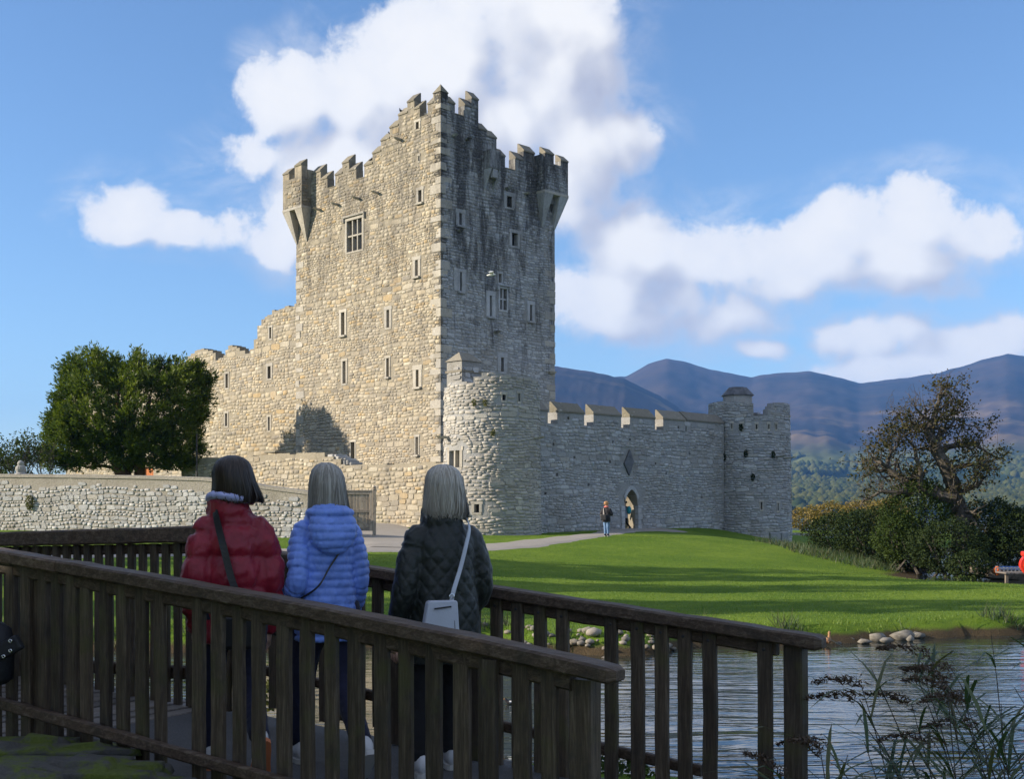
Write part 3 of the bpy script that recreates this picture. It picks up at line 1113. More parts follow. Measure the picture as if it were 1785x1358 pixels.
def quoins(parent, K, fl, fr, z0, z1, sgn, seed, mats=None, lr=(.45, .95), hr=(.32, .62)):
    """corner blocks, long and short in turn; fl/fr: the faces that meet (None when only one shows)"""
    r = np.random.default_rng(seed)
    z, k = z0, 0
    while z < z1 - .3:
        h = r.uniform(*hr)
        la, lb = (r.uniform(.75, 1.0), r.uniform(.38, .55)) if k % 2 else (r.uniform(.4, .55), r.uniform(.7, .95))
        pr = .022 + r.uniform(0, .02)
        # footprint from the corner outwards by pr on both faces
        d1, n1 = fl.d * sgn[0], fl.n
        d2, n2 = fr.d * sgn[1], fr.n
        c = K + (n1 + n2) * pr
        pts = [c, c + d1 * (la + pr), c + d1 * (la + pr) - n1 * (pr + .1), K - (n1 + n2) * .12, c + d2 * (lb + pr) - n2 * (pr + .1), c + d2 * (lb + pr)]
        mb = MB()
        j = r.uniform(-.04, .04, (2, 6, 2)) * np.array([0, 1, 1, 0, 1, 1])[None, :, None] * .6
        rings = []
        for q, zz in enumerate((z, z + h - .03)):
            rings.append([(p[0] + j[q, i, 0], p[1] + j[q, i, 1], zz + r.uniform(-.02, .02)) for i, p in enumerate(pts)])
        mb.loft(rings)
        mb.build('quoin', M['ashlar'], parent, bevel=.018)
        z += h + (r.uniform(.2, .6) if r.uniform() < .6 else .012)
        k += 1


# ------------------------------------------------------------------ the keep
K = np.array([(768.2 - CX) / F * 75, 75.0])
FL, FR = Face(K, (-SQ, SQ), (-SQ, -SQ)), Face(K, (SQ, SQ), (SQ, -SQ))
WL, WR = FL.a(516.5), FR.a(967)
BASE = 1.0
keep = thing('castle_keep', (float(K[0]), float(K[1]) + 9, BASE), 'tall square limestone tower house with stepped battlements above the walls', 'tower')


def steps(fc, rows):
    out = []
    for x0, x1, y in rows:
        xm = (x0 + x1) / 2
        z = fc.px(xm, y)[1]
        a, b_ = fc.px(x0, y)[0], fc.px(x1, y)[0]
        out.append([min(a, b_), max(a, b_), z])
    out.sort()
    for p, q in zip(out, out[1:]):
        p[1] = q[0] = (p[1] + q[0]) / 2
    out[0][0] = 0.0
    return out


L_ROWS = [(748, 761, 160.5), (738.7, 748, 180.7), (725, 738.7, 203), (715.3, 725, 189.4), (703.3, 715.3, 177), (688, 703.3, 199), (673.3, 688, 221),
          (658.4, 673.3, 243.5), (644, 658.4, 265.8), (630, 644, 287.3), (616, 630, 311.5), (603.4, 616, 296.3), (591.6, 603.4, 283.5), (579.6, 591.6, 304),
          (566, 579.6, 327), (554, 566, 312), (540, 554, 300.4), (512, 540, 318)]
L_OPEN = {2, 10, 14}
R_ROWS = [(761, 773.8, 160.5), (773.8, 786.2, 180), (786.2, 803, 200.5), (803, 814.5, 185), (814.5, 827.3, 173.3), (827.3, 842.4, 226.5), (842.4, 859.8, 239.5),
          (859.8, 875.3, 271.5), (875.3, 892.7, 295), (892.7, 907, 278), (907, 926.5, 266), (926.5, 962.5, 292)]
R_OPEN = {2, 8}
Ls, Rs = steps(FL, L_ROWS), steps(FR, R_ROWS)
Ls[-1][1], Rs[-1][1] = WL, WR
Ls, Rs = [tuple(s) for s in Ls], [tuple(s) for s in Rs]


def rect(fc, x0, x1, y0, y1):
    a, z1 = fc.px(x0, y0)
    b_, _ = fc.px(x1, y0)
    am, z0 = fc.px((x0 + x1) / 2, y1)
    return [min(a, b_), max(a, b_), z0, z1]


L_WIN = [  # photo columns, rows, options
    (601.5, 627.5, 386, 437, dict(lights=3, rows=2, hood=True, jamb=.22, sill=False)),
    (725.3, 730.7, 332, 353, dict(jamb=.2)), (721.6, 726.4, 453.6, 482, dict(jamb=.24)), (719.2, 724, 213, 224.5, dict(sill=False)),
    (594, 600, 545, 584.7, dict(jamb=.2, sill=True)), (673.3, 677.8, 540.6, 571, dict(jamb=.24, sill=False)), (598.2, 603.4, 630, 668.6, dict(jamb=.17, sill=False)),
    (674.3, 678.7, 624.6, 657.5, dict(jamb=.14)), (726.2, 730.8, 645, 675, dict(jamb=.3)), (727.5, 732, 762, 793, dict(jamb=.1)), (614.5, 621.5, 771, 803, dict(jamb=.1, sill=False)),
    (724, 726, 272, 280, dict(jamb=.05, sill=False))]
R_WIN = [
    (796.5, 801.3, 371, 393, dict(jamb=.26)), (889, 899, 405, 428.5, dict(jamb=.22, sill=False)), (799.6, 802.8, 474, 508, dict(wide=(.5, .3), jamb=.2)),
    (867, 872, 476.7, 492.6, dict(jamb=.12, sill=False)), (869.8, 881.5, 502, 540, dict(lights=2, rows=2, hood=True, jamb=.14, sill=False)),
    (852, 856, 515, 552, dict(jamb=.3)), (922.4, 926.3, 531, 560, dict(jamb=.24)), (873.6, 878.4, 623, 648, dict(jamb=.3, sill=False)),
    (879.4, 887.6, 341, 361, dict(jamb=.28, sill=False))]
Lh, Rh = [rect(FL, *w[:4]) for w in L_WIN], [rect(FR, *w[:4]) for w in R_WIN]
wall_core('wall', FL, BASE, Ls, Lh, .58, M['mortar'], keep)
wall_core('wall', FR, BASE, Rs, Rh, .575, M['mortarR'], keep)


def grow(h, j):
    w = j.get('wide') or (j.get('jamb', .16),) * 2
    return [h[0] - w[0] - .02, h[1] + w[1] + .02, h[2] - .14, h[3] + max(.14, j.get('jamb', .16)) + .02]


for fc, wins, hs in ((FL, L_WIN, Lh), (FR, R_WIN, Rh)):
    for w, h in zip(wins, hs):
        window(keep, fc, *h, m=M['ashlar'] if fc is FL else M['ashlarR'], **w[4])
for fc, ss_, op in ((FL, Ls, L_OPEN), (FR, Rs, R_OPEN)):
    for i, (a, b_, z) in enumerate(ss_):
        if i == len(ss_) - 1: continue
        if i == 0:
            continue
        if i in op:
            fbox(MB(), fc, a + .01, b_ - .01, z, z + .05, -.6, .03).build('crenel_sill', M['coping'], keep)
        else:
            coping(keep, fc, a, b_, z)
# pyramid cap on the corner merlon
a1, z1 = Ls[0][1], Ls[0][2] + .002
b1 = Rs[0][1]
c0 = FL.m(a1 + .04, z1, .05); c1 = FL.m(-.05, z1, .05); c2 = FR.m(b1 + .04, z1, .05); c3 = FR.m(b1 + .04, z1, -a1 - .04)
ap = (c0 + c2) / 2 + np.array([0, 0, .72])
ap2 = ap * .45 + c1 * .55
ap2[2] = z1 + .48
mb = MB()
mb.add([tuple(c0), tuple(c1), tuple(c2), tuple(c3), tuple(ap2)], [(0, 1, 4), (1, 2, 4), (2, 3, 4), (3, 0, 4), (3, 2, 1, 0)])
mb.build('corner_cap', M['coping'], keep)
fbox(MB(), FL, .56, a1, 20, z1 - .004, -b1, -.56).build('corner_pier', M['mortar'], keep)
# back walls, roof and floor slab close the shell
FLb = Face(FR.m(WR, 0)[:2], (-SQ, SQ), (SQ, SQ))
FRb = Face(FL.m(WL, 0)[:2], (SQ, SQ), (-SQ, SQ))
zt = FL.px(573, 327)[1]
for fc, w in ((FLb, WL), (FRb, WR)):
    seg = []
    k = .58
    while k < w - .6:
        seg.append((k, min(k + 1.4, w - .58), zt + .95))
        seg.append((min(k + 1.4, w - .58), min(k + 2.2, w - .58), zt))
        k += 2.2
    wall_core('wall', fc, BASE, [s for s in seg if s[1] - s[0] > .05], [], .57, M['mortar'], keep)
fbox(MB(), FL, .6, WL - .6, zt - 2.2, zt - 2.0, -WR + .6, -.6).build('roof_slab', M['coping'], keep)

# stones: the corner strips are left to the quoins
masonry(keep, FL, .05, WL - .05, BASE, Top(Ls), [grow(h, w[4]) for h, w in zip(Lh, L_WIN)], M['stone'], M['stone1'], 150, seed=1)
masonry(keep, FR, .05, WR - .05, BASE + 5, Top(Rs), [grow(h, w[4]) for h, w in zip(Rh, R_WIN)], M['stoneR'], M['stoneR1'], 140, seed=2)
quoins(keep, K, FL, FR, 4.0, Ls[0][2] - .2, (1, 1), 4)
quoins(keep, FL.m(WL, 0)[:2], FL, FRb, 3.0, 20.5, (-1, 1), 5)
quoins(keep, FR.m(WR, 0)[:2], FR, FLb, 6.0, 19.5, (-1, 1), 6)
for x, y in ((554, 364), (585, 355), (621.5, 344.5), (654.6, 334.5), (692.4, 241.5)):
    a, z = FL.px(x, y)
    ledge('water_spout', keep, FL, a, z)
for x, y in ((878, 327), (912, 336), (783, 235), (807, 241), (795, 401), (864, 577)):
    a, z = FR.px(x, y)
    ledge('water_spout', keep, FR, a, z, .3, .12, .4, M['stoneR1'])
a, z = FR.px(962, 648)
ledge('string_course', keep, FR, a - .05, z, .7, .16, .25, M['ashlar'])


def bartizan(fc, aw, a_end, zlow, zhi, proj, zpt, seed, merl, mats, out):
    """box turret on inverted pyramid corbels at the end of a face"""
    b0 = fc.m(aw, zlow)
    e = a_end + out
    mb = MB()
    fbox(mb, fc, aw, e, zlow, zhi, -1.2, proj)
    box_ = mb.build('bartizan', mats[0], keep)
    z_in = zlow - .1
    # masonry on the two visible faces
    F1 = Face(fc.m(0, 0, proj)[:2], fc.d, fc.n)
    masonry(box_, F1, aw + .04, e - .04, zlow + .18, Top([(aw, e, zhi)]), [], mats[1], mats[2], 10, seed=seed, proud=.035)
    F2 = Face(fc.m(aw, 0, proj)[:2], -fc.n, -fc.d)
    masonry(box_, F2, .04, proj - .02, zlow + .18, Top([(0, proj, zhi)]), [], mats[1], mats[2], 4, seed=seed + 1, proud=.035)
    fbox(MB(), fc, aw - .03, e + .03, zlow - .02, zlow + .17, -.2, proj + .035).build('sill_course', M['ashlar'], box_, bevel=.015)
    for k, (p0, p1, zz, both) in enumerate(merl):
        q = MB()
        fbox(q, fc, aw + (e - aw) * p0, aw + (e - aw) * p1, zhi, zz, proj - .5, proj)
        q.build('merlon', mats[2], box_)
        coping(box_, F1, aw + (e - aw) * p0, aw + (e - aw) * p1, zz, .5, .5)
    # side parapet cap
    fbox(MB(), fc, aw + .002, aw + .48, zhi + .001, zhi + .55, -.3, proj - .52).build('merlon', mats[2], box_)
    # two corbels
    wd = (e - aw)
    for lo, hi in ((aw - .02, aw + wd * .36), (e - wd * .36, e + .02)):
        c = MB()
        top = [tuple(map(float, fc.m(a, zlow - .021, o))) for a, o in ((lo, proj + .02), (hi, proj + .02), (hi, -.1), (lo, -.1))]
        mid = lo + (hi - lo) * (.62 if lo < aw + .1 else .5)
        mid = min(mid, a_end - .1)
        tip = [tuple(map(float, fc.m(a, zpt, o))) for a, o in ((mid - .07, .06), (mid + .07, .06), (mid + .07, -.1), (mid - .07, -.1))]
        c.hexa(tip + top)
        c.build('corbel', M['ashlar'] if fc is FL else M['ashlarR'], box_)
    q = MB()
    s1, s2 = aw + wd * .36, e - wd * .36
    fbox(q, fc, s1, min(s2, a_end - .02), zlow - .5, zlow - .022, -.1, proj * .35)
    q.build('machicolation', mats[0], box_)
    return box_


# left bartizan: front face columns 497..529, right one 934..977
zb, zh, zp = FL.px(513, 372)[1], FL.px(513, 318)[1], FL.px(540, 420)[1]
aw = FL.px(529.5, 370)[0] - .55
bartizan(FL, WL - 1.75, WL, zb, zh, .80, FL.px(545, 417)[1], 21,
         [(0.0, .36, zh + .75, 0), (.66, 1.0, zh + .45, 0)], (M['mortar'], M['stone'], M['stone1']), .45)
zb2, zh2 = FR.px(955, 344)[1], FR.px(955, 292)[1]
bartizan(FR, WR - 1.75, WR, zb2, zh2, .75, FR.px(952, 398)[1], 23,
         [(0.0, .38, zh2 + .55, 0), (.68, 1.0, zh2 + .35, 0)], (M['mortarR'], M['stoneR'], M['stoneR1']), .5)
# machicolated box over the middle of the shaded face
a0_, z1_ = FR.px(837, 262)
a1_, z0_ = FR.px(857, 300)
mc = fbox(MB(), FR, a0_, a1_, z0_, z1_, -.1, .62).build('machicolation_box', M['stoneR1'], keep, bevel=.03)
fbox(MB(), FR, a0_ + .28, a1_ - .28, z0_ - .55, z0_ - .002, .35, .6).build('slab', M['ashlarR'], mc, bevel=.02)
for aa in (a0_ + .02, a1_ - .18):
    q = MB()
    ring = [[tuple(map(float, FR.m(a, z0_ - dz, o))) for dz, o in ((.004, -.05), (.004, .6), (1.25, .02), (1.25, -.05))] for a in (aa, aa + .16)]
    q.loft(ring).build('bracket', M['ashlarR'], mc)

# ------------------------------------------------------------------ ruined barrack range behind the keep
FA = Face(FL.m(WL + .02, 0, -.32)[:2], FL.d, FL.n)
ann = thing('ruined_barracks', (float(FA.o[0]) - 12, float(FA.o[1]) + 12, BASE), 'roofless sunlit stone barracks with broken wall head joining the keep', 'building')
A_TOP = [(511.6, 531.3), (498, 532.5), (475, 542.6), (460, 552.6), (452.7, 565), (447.7, 585), (444, 600), (440, 609), (432.7, 615), (417.7, 610), (407.7, 600),
         (396, 606), (393.9, 617.7), (381, 629), (376.4, 629), (374.5, 616), (360, 607.7), (345, 607.7), (332.5, 620), (320, 632.7), (300, 645), (260, 648), (215, 645),
         (185, 650), (150, 672), (125, 685), (116, 690)]
pts = []
for x, y in A_TOP:
    pts.append(FA.px(x, y))
pts.append((0.0, pts[0][1]))
aseg = ragged(pts, .5, .12, 3)
A_WIN = [(469.5, 472.8, 571, 590, dict(jamb=.14, sill=False)), (467.8, 472.8, 639, 660, dict(jamb=.22, sill=False)), (394.5, 398.5, 652, 676.5, dict(jamb=.15, sill=False)),
         (394.8, 398.6, 721, 743, dict(jamb=.15, sill=False)), (469.5, 473, 727, 751, dict(jamb=.14, sill=False))]
ah = [rect(FA, *w[:4]) for w in A_WIN]
dr = rect(FA, 251, 271, 815, 846)
AB = 3.0
wall_core('wall', FA, AB - 2, aseg, ah + [dr], .8, M['mortar'], ann)
for w, h in zip(A_WIN, ah):
    window(ann, FA, *h, **w[4])
d_ = fbox(MB(), FA, dr[0] + .02, dr[1] - .02, dr[2], dr[3] - .02, -.36, -.28).build('door', M['orange_door'], ann)
for k in range(1, 6):
    c = dr[0] + (dr[1] - dr[0]) * k / 6
    fbox(MB(), FA, c - .015, c + .015, dr[2] + .02, dr[3] - .04, -.282, -.262).build('batten', M['orange_door'], d_)
masonry(ann, FA, .05, pts[-2][0] - .1, AB, Top(aseg), [grow(h, w[4]) for h, w in zip(ah, A_WIN)] + [dr], M['stone'], M['stone1'], 60, hr=(.15, .30), seed=5)
# inner cross wall and chimney stump
q0 = FA.m(FA.a(366), 0, -5.0)
chim = thing('chimney_stack', (float(q0[0]), float(q0[1]), BASE), 'broken square chimney stack rising behind the barracks wall head', 'chimney')
cx0, cy0 = q0[0], q0[1]
FC1, FC2 = Face((cx0, cy0), FL.d, FL.n), Face((cx0, cy0), FR.d, FR.n)
zc1 = CZ + (HZ - 588) / F * cy0
fbox(MB(), FC1, 0, 1.3, BASE, zc1, -3.4, 0).build('shaft', M['mortar'], chim)
masonry(chim, FC1, .02, 1.28, 10, Top([(0, 1.3, zc1)]), [], M['stone'], M['stone1'], 6, seed=31)
masonry(chim, FC2, .02, 3.3, 10, Top([(0, 3.4, zc1)]), [], M['stoneR'], M['stoneR1'], 10, seed=32)
# slate roof peak over the hidden range
q1 = FA.m(FA.a(205), 0, -3)
slate = plain('slate_roof', (.10, .105, .115), .6, .4, 0, 6, .5, .35, 3)
rf = thing('slate_roofed_house', (float(q1[0]), float(q1[1]), BASE), 'house with grey slate roof peeking above the yew crown', 'building')
FQ = Face(q1[:2], FL.d, FL.n)
zr = CZ + (HZ - 628) / F * q1[1]
fbox(MB(), FQ, -3, 5, BASE, zr - 2.4, -6, 0).build('wall', M['mortar'], rf)
q = MB()
q.loft([[tuple(map(float, FQ.m(a, z, o))) for z, o in ((zr - 2.4, .3), (zr - 2.25, .3), (zr, -2.8), (zr, -3.2), (zr - 2.25, -6.3), (zr - 2.4, -6.3))] for a in (-3.2, 5.2)])
q.build('roof', slate, rf)

# ------------------------------------------------------------------ bawn wall with the arched door
D0 = np.array([(1100 - CX) / F * 73, 73.0])
FW = Face(D0, (SQ, SQ), (SQ, -SQ))
w0, w1 = FW.a(938), FW.a(1262)
bawn = thing('curtain_wall', (float(D0[0]), float(D0[1]), .6), 'grey shaded castle wall with sloped battlements and a pointed doorway', 'wall')
wseg, merl = [], []
starts = [974, 1036.5, 1100, 1158]
edge = [w0]
ends = []
for x in starts:
    a = FW.px(x, 717)[0]
    ends.append(a)
cuts = []
first = (w0, ends[0] - .80)
cuts.append(first)
for i, a in enumerate(ends):
    nxt = ends[i + 1] - .80 if i + 1 < len(ends) else a + 2.25
    cuts.append((a, nxt))
cuts.append((cuts[-1][1] + .12, w1))
zlo, zhi = FW.px(974, 739)[1], FW.px(974, 718.5)[1]
zend = FW.px(1240, 737)[1]
drop = (zhi - zend) / (FW.a(1240) - ends[0])


def wz(a):
    return zhi - drop * (a - ends[0])


prev = w0
for a, b_ in cuts:
    if a > prev + .01: wseg.append((prev, a, wz((a + prev) / 2) - (zhi - zlo)))
    wseg.append((a, b_, wz((a + b_) / 2)))
    prev = b_
dw, dh, dsp = .62, 2.42, 1.45          # half width, height to the apex, springing
dz0 = FW.px(1100, 924)[1]
dholes, darc = [], []
na = 12
for i in range(na):
    x0, x1 = -dw + 2 * dw * i / na, -dw + 2 * dw * (i + 1) / na
    xm = abs((x0 + x1) / 2)
    rr = 1.65 * dw
    zt_ = dsp + math.sqrt(max(rr * rr - (xm + rr - dw) ** 2, 0)) / math.sqrt(rr * rr - (rr - dw) ** 2) * (dh - dsp)
    dholes.append([x0, x1, dz0, dz0 + zt_])
    darc.append(((x0 + x1) / 2, dz0 + zt_))
pr_ = np.random.default_rng(66)
putlog = []
for x, y in ((1005, 797), (968, 775), (1071, 770), (1067, 805), (1146, 808), (1165, 826), (1228, 867), (1101, 766), (1185, 745), (993, 729), (1205, 790), (1030, 845), (975, 828), (1190, 860), (955, 860)):
    a, z = FW.px(x, y)
    putlog.append([a - pr_.uniform(.05, .09), a + pr_.uniform(.05, .09), z - .08, z + pr_.uniform(.05, .1)])
wall_core('wall', FW, .2, wseg, dholes + putlog, 1.15, M['mortarG'], bawn)
for h in putlog:
    fbox(MB(), FW, h[0] - .05, h[1] + .05, h[2] - .05, h[3] + .05, -.6, -.35).build('putlog_hole', M['mortarR'], bawn)
for (a, b_), k in zip(cuts, range(len(cuts))):
    coping(bawn, FW, a, b_, wz((a + b_) / 2) + .002, .62, .62, M['coping'])
# smooth lining of the passage and the dressed door surround
lin = MB()
prof = [(-dw - .0, dz0)] + [(-dw, dz0 + dsp)] + [(x, z) for x, z in darc[1:-1]] + [(dw, dz0 + dsp), (dw, dz0)]
lin.loft([[tuple(map(float, FW.m(x * s, z - (.012 if 0 < i < len(prof) - 1 else 0) * 1, o))) for i, (x, z) in enumerate(prof)] +
          [tuple(map(float, FW.m(x * s * 1.04, z + .03, o))) for i, (x, z) in enumerate(reversed(prof))] for o, s in ((.02, .985), (-1.17, .985))], cap=True)
lin.build('passage_lining', M['mortar'], bawn)
for sgn in (-1, 1):
    z = dz0
    while z < dz0 + dsp - .1:
        h = random.uniform(.3, .45)
        q = MB()
        a = sgn * (dw - .01)
        b_ = sgn * (dw + random.uniform(.26, .42))
        fbox(q, FW, min(a, b_), max(a, b_), z, min(z + h, dz0 + dsp) - .015, -.2, .07)
        q.build('jamb_stone', M['ashlarR'], bawn, bevel=.015)
        z += h
for i in range(len(darc) - 1):
    (xa, za), (xb, zb_) = darc[i], darc[i + 1]
    ca = np.array([0, dz0 + dsp * .6])
    q = MB()
    o = [np.array([xa, za]), np.array([xb, zb_])]
    oo = [p + (p - ca) / np.linalg.norm(p - ca) * .24 for p in o]
    ring = [[tuple(map(float, FW.m(p[0], p[1], off))) for p in (o[0], o[1], oo[1], oo[0])] for off in (-.2, .07)]
    q.loft(ring).build('voussoir', M['ashlarR'], bawn)
fbox(MB(), FW, -dw - .15, dw + .15, dz0 - .3, dz0 - .002, -1.3, .35).build('doorstep', M['ashlar'], bawn, bevel=.02)
a, z = FW.px(1098.5, 806)
di = [tuple(map(float, FW.m(a + da, z + dz, .10))) for da, dz in ((-.45, -.1), (.05, .75), (.42, 0.05), (.02, -.8))]
dib = [tuple(map(float, FW.m(a + da, z + dz, -.05))) for da, dz in ((-.45, -.1), (.05, .75), (.42, 0.05), (.02, -.8))]
MB().loft([di, dib]).build('carved_panel', slate, bawn)
masonry(bawn, FW, w0, w1, .5, Top(wseg), [[-dw - .36, dw + .36, dz0 - .3, dz0 + dh + .25], [a - .4, a + .4, z - .7, z + .7]] + putlog, M['stoneG'], M['stoneG1'], 150, seed=7, proud=.024)


def plant(name, c, r, n, m, label, size=.09, seed=0, parent=None, cat='plant', group=None, flat=None):
    g = np.random.default_rng(seed)
    q = g.normal(size=(n, 3))
    q /= np.linalg.norm(q, axis=1)[:, None]
    q *= g.uniform(.35, 1, (n, 1)) ** .5 * np.array(r)
    o = leaf_mesh(name, np.array(c) + q, size, m, parent, seed=seed)
    return tag(o, label, cat, group)


def leaf_mesh(name, Pn, size, m, parent=None, seed=0, aspect=.55, tone=None, kind=None, up=None):
    """diamond leaves at the given points"""
    g = np.random.default_rng(seed + 500)
    n = len(Pn)
    d = g.normal(size=(n, 3))
    if up is not None: d += np.asarray(up)
    d /= np.linalg.norm(d, axis=1)[:, None]
    e = np.cross(d, g.normal(size=(n, 3)))
    e /= np.linalg.norm(e, axis=1)[:, None] + 1e-9
    L = size * g.uniform(.6, 1.35, (n, 1))
    V = np.stack([Pn - d * L * .5, Pn + e * L * aspect * .5, Pn + d * L * .5, Pn - e * L * aspect * .5], 1).reshape(-1, 3)
    t = g.uniform(0, 1, n) if tone is None else np.clip(tone + g.normal(0, .15, n), 0, 1)
    return mesh_np(name, V, np.arange(4 * n).reshape(-1, 4), m, parent, attr=np.repeat(np.c_[t, t, t], 4, 0), kind=kind)


# ------------------------------------------------------------------ round towers
def drum_tower(name, c, r, batter, zb, segs, holes, label, n_one, seed, mj, ms):
    t = thing(name, (c[0], c[1], zb), label, 'tower')
    dm = Drum(c, r, batter)
    cut = np.linspace(0, 2 * math.pi * r, 73)
    wall_core('wall', dm, zb, segs, [h[:4] for h in holes], .7, M['mortarG'], t, extra=cut)
    for h in holes:
        window(t, dm, *h[:4], **h[4])
    masonry(t, dm, 0, math.pi * r * 1.12, zb, Top(segs), [grow(h, h[4]) for h in holes], mj, ms, n_one, seed=seed, proud=.036, hr=(.10, .21), wr=(1.4, 3.8))
    q = MB()
    q.lathe([(r - .65, 0), (r - .65, .1)], (c[0], c[1], min(s[2] for s in segs) - 1.2), 32).build('floor', M['coping'], t)
    return t, dm


T1 = (-1.06, 65.0)
r1 = 2.5
dm = Drum(T1, r1)
zt1 = CZ + (HZ - 672) / F * 63.5
zt2 = CZ + (HZ - 657) / F * 63.2
C1 = 2 * math.pi * r1
hole1 = []
a, z = dm.px(796, 801)
hole1.append([a - .42, a + .42, z - .42, z + .46, dict(lights=2, jamb=.2, sill=False)])
a, z = dm.px(837, 887)
hole1.append([a - .13, a + .13, z - .2, z + .22, dict(jamb=.14, sill=False)])
a, z = dm.px(906, 693)
hole1.append([a - .06, a + .06, z - .2, z + .2, dict(jamb=.05, sill=False)])
a, z = dm.px(880, 693)
hole1.append([a - .09, a + .09, z - .14, z + .14, dict(jamb=.05, sill=False)])
am = dm.px(832, 660)[0]
seg1 = ragged([(0, zt1), (am - .3, zt1 + .1), (am, zt1 + .35), (am + .5, zt2 + .15), (C1 * .36, zt2 + .05), (C1 * .5, zt2 - .05), (C1, zt1)], .45, .06, 8)
tw1, dm1 = drum_tower('round_tower', T1, r1, .012, .9, seg1, hole1, 'near round corner tower, sunlit rough stone on its left half', 120, 41, M['stoneT'], M['stoneT1'])
a, z = dm1.px(782, 761)
ledge('water_spout', tw1, dm1, a + .1, z, .3, .12, .7)
a, z = dm1.px(936, 762)
ledge('water_spout', tw1, dm1, a - .1, z, .25, .1, .6)
# gabled cap house on the tower's shoulder
KC = np.array([(805 - CX) / F * 66, 66.0])
H1, H2 = Face(KC, FL.d, FL.n), Face(KC, FR.d, FR.n)
cap = thing('cap_house', (float(KC[0]), float(KC[1]) + .9, 8.0), 'small gabled stone cap house on the near round tower', 'turret')
ze, zr_ = CZ + (HZ - 628) / F * 66, CZ + (HZ - 611) / F * 66
fbox(MB(), H1, 0, 1.2, 6.0, ze, -1.45, 0).build('wall', M['mortarR'], cap)
masonry(cap, H1, .02, 1.18, 8.6, Top([(0, 1.2, ze)]), [], M['stoneG'], M['stoneG1'], 14, seed=51, hr=(.2, .34), proud=.06)
masonry(cap, H2, .02, 1.43, 8.6, Top([(0, 1.45, ze)]), [], M['stoneG'], M['stoneG1'], 14, seed=52, hr=(.2, .34), proud=.06)
q = MB()
b4 = [H1.m(-.08, ze, .08), H2.m(1.53, ze, .08), H2.m(1.53, ze, -1.28), H1.m(1.28, ze, .08)]
rd = [H2.m(.35, zr_, -.6), H2.m(1.15, zr_, -.6)]
vv = [tuple(map(float, p)) for p in b4 + rd]
q.add(vv, [(3, 0, 4), (0, 1, 5, 4), (1, 2, 5), (2, 3, 4, 5), (3, 2, 1, 0)]).build('roof', M['coping'], cap)
fbox(MB(), H1, -.06, 1.26, ze - .62, ze - .5, -1.5, .07).build('string_course', M['coping'], cap)

T2 = (15.75, 81.7)
r2 = 2.66
dmx = Drum(T2, r2)
C2 = 2 * math.pi * r2


def zt(y, Y=79.6):
    return CZ + (HZ - y) / F * Y


al = [dmx.px(x, 720)[0] for x in (1262, 1290, 1314, 1343, 1352, 1366)]
seg2 = ragged([(0, zt(699)), (al[0], zt(699)), (al[1], zt(702)), (al[2] - .1, zt(704)), (al[2], zt(726)), (al[3] - .2, zt(725)), (al[3] + .05, zt(712)), (al[4], zt(704)),
               (al[4] + .8, zt(702)), (C2 * .52, zt(702)), (C2 * .54, zt(726)), (C2 * .8, zt(700)), (C2, zt(699))], .4, .04, 9)
hole2 = []
for x, y in ((1278, 743), (1295, 743), (1321, 744), (1342, 744), (1355, 744)):
    a, z = dmx.px(x, y)
    hole2.append([a - .055, a + .055, z - .16, z + .16, dict(jamb=.04, sill=False)])
for x, y in ((1331, 882), (1359, 884)):
    a, z = dmx.px(x, y)
    hole2.append([a - .06, a + .06, z - .24, z + .24, dict(jamb=.06, sill=False)])
tw2, dm2 = drum_tower('round_tower', T2, r2, .018, .1, seg2, hole2, 'far round corner tower with eight-sided roof, wholly in shade', 120, 43, M['stoneG'], M['stoneG1'])
for x, y in ((1358, 795), (1372, 797)):
    a, z = dm2.px(x, y)
    ledge('water_spout', tw2, dm2, a, z, .2, .1, .75)
cp2 = thing('cap_house', (15.3, 82.4, 8), 'eight-sided stone cap house with dark hipped roof on the far tower', 'turret')
zc0, zc1_, zc2 = zt(728, 82), zt(690, 82), zt(675, 82)
cc2 = ((1287 - CX) / F * 82, 82.3)


def octo(rx, z, ph=math.pi / 8):
    return [(cc2[0] + rx * math.cos(ph + k * math.pi / 4), cc2[1] + rx * math.sin(ph + k * math.pi / 4), z) for k in range(8)]


MB().loft([octo(.98, zc0 - 1.5), octo(.98, zc1_)]).build('wall', M['stoneR1'], cp2)
MB().loft([octo(1.07, zc1_ - .98), octo(1.07, zc1_ - .86)]).build('string_course', M['coping'], cp2)
MB().loft([octo(1.1, zc1_ + .002), octo(1.1, zc1_ + .06), octo(.62, zc2), octo(.3, zc2 + .03)]).build('roof', slate, cp2)
# tufts of wall plants
for i, (x, y) in enumerate(((1267, 797), (1303, 791), (1350, 793), (1263, 818), (1316, 832), (1294, 745))):
    a, z = dm2.px(x, y)
    c = dm2.m(a, z, .12)
    plant('wall_fern', c, (.14, .12, .26), 90, M['leaf_dark'], ['small dark wall plant in the corner beside the far tower', 'bushy wall plant high on the far round tower',
          'wall plant beside the stone spout of the far tower', 'trailing wall plant low in the corner beside the far tower', 'lone wall plant halfway up the far tower',
          'wall plant among the slits under the far tower parapet'][i], .12, 60 + i, group='plants rooted in the castle walls')
for i, (x, y) in enumerate(((829, 702), (848, 702), (862, 755))):
    a, z = dm1.px(x, y)
    plant('wall_fern', dm1.m(a, z, .12), (.13, .12, .2), 80, M['ivy'], ['yellow green wall plant left of centre on the near tower top', 'yellow green wall plant at the centre of the near tower top',
          'wall plant halfway up the near round tower'][i], .1, 70 + i, group='plants rooted in the castle walls')

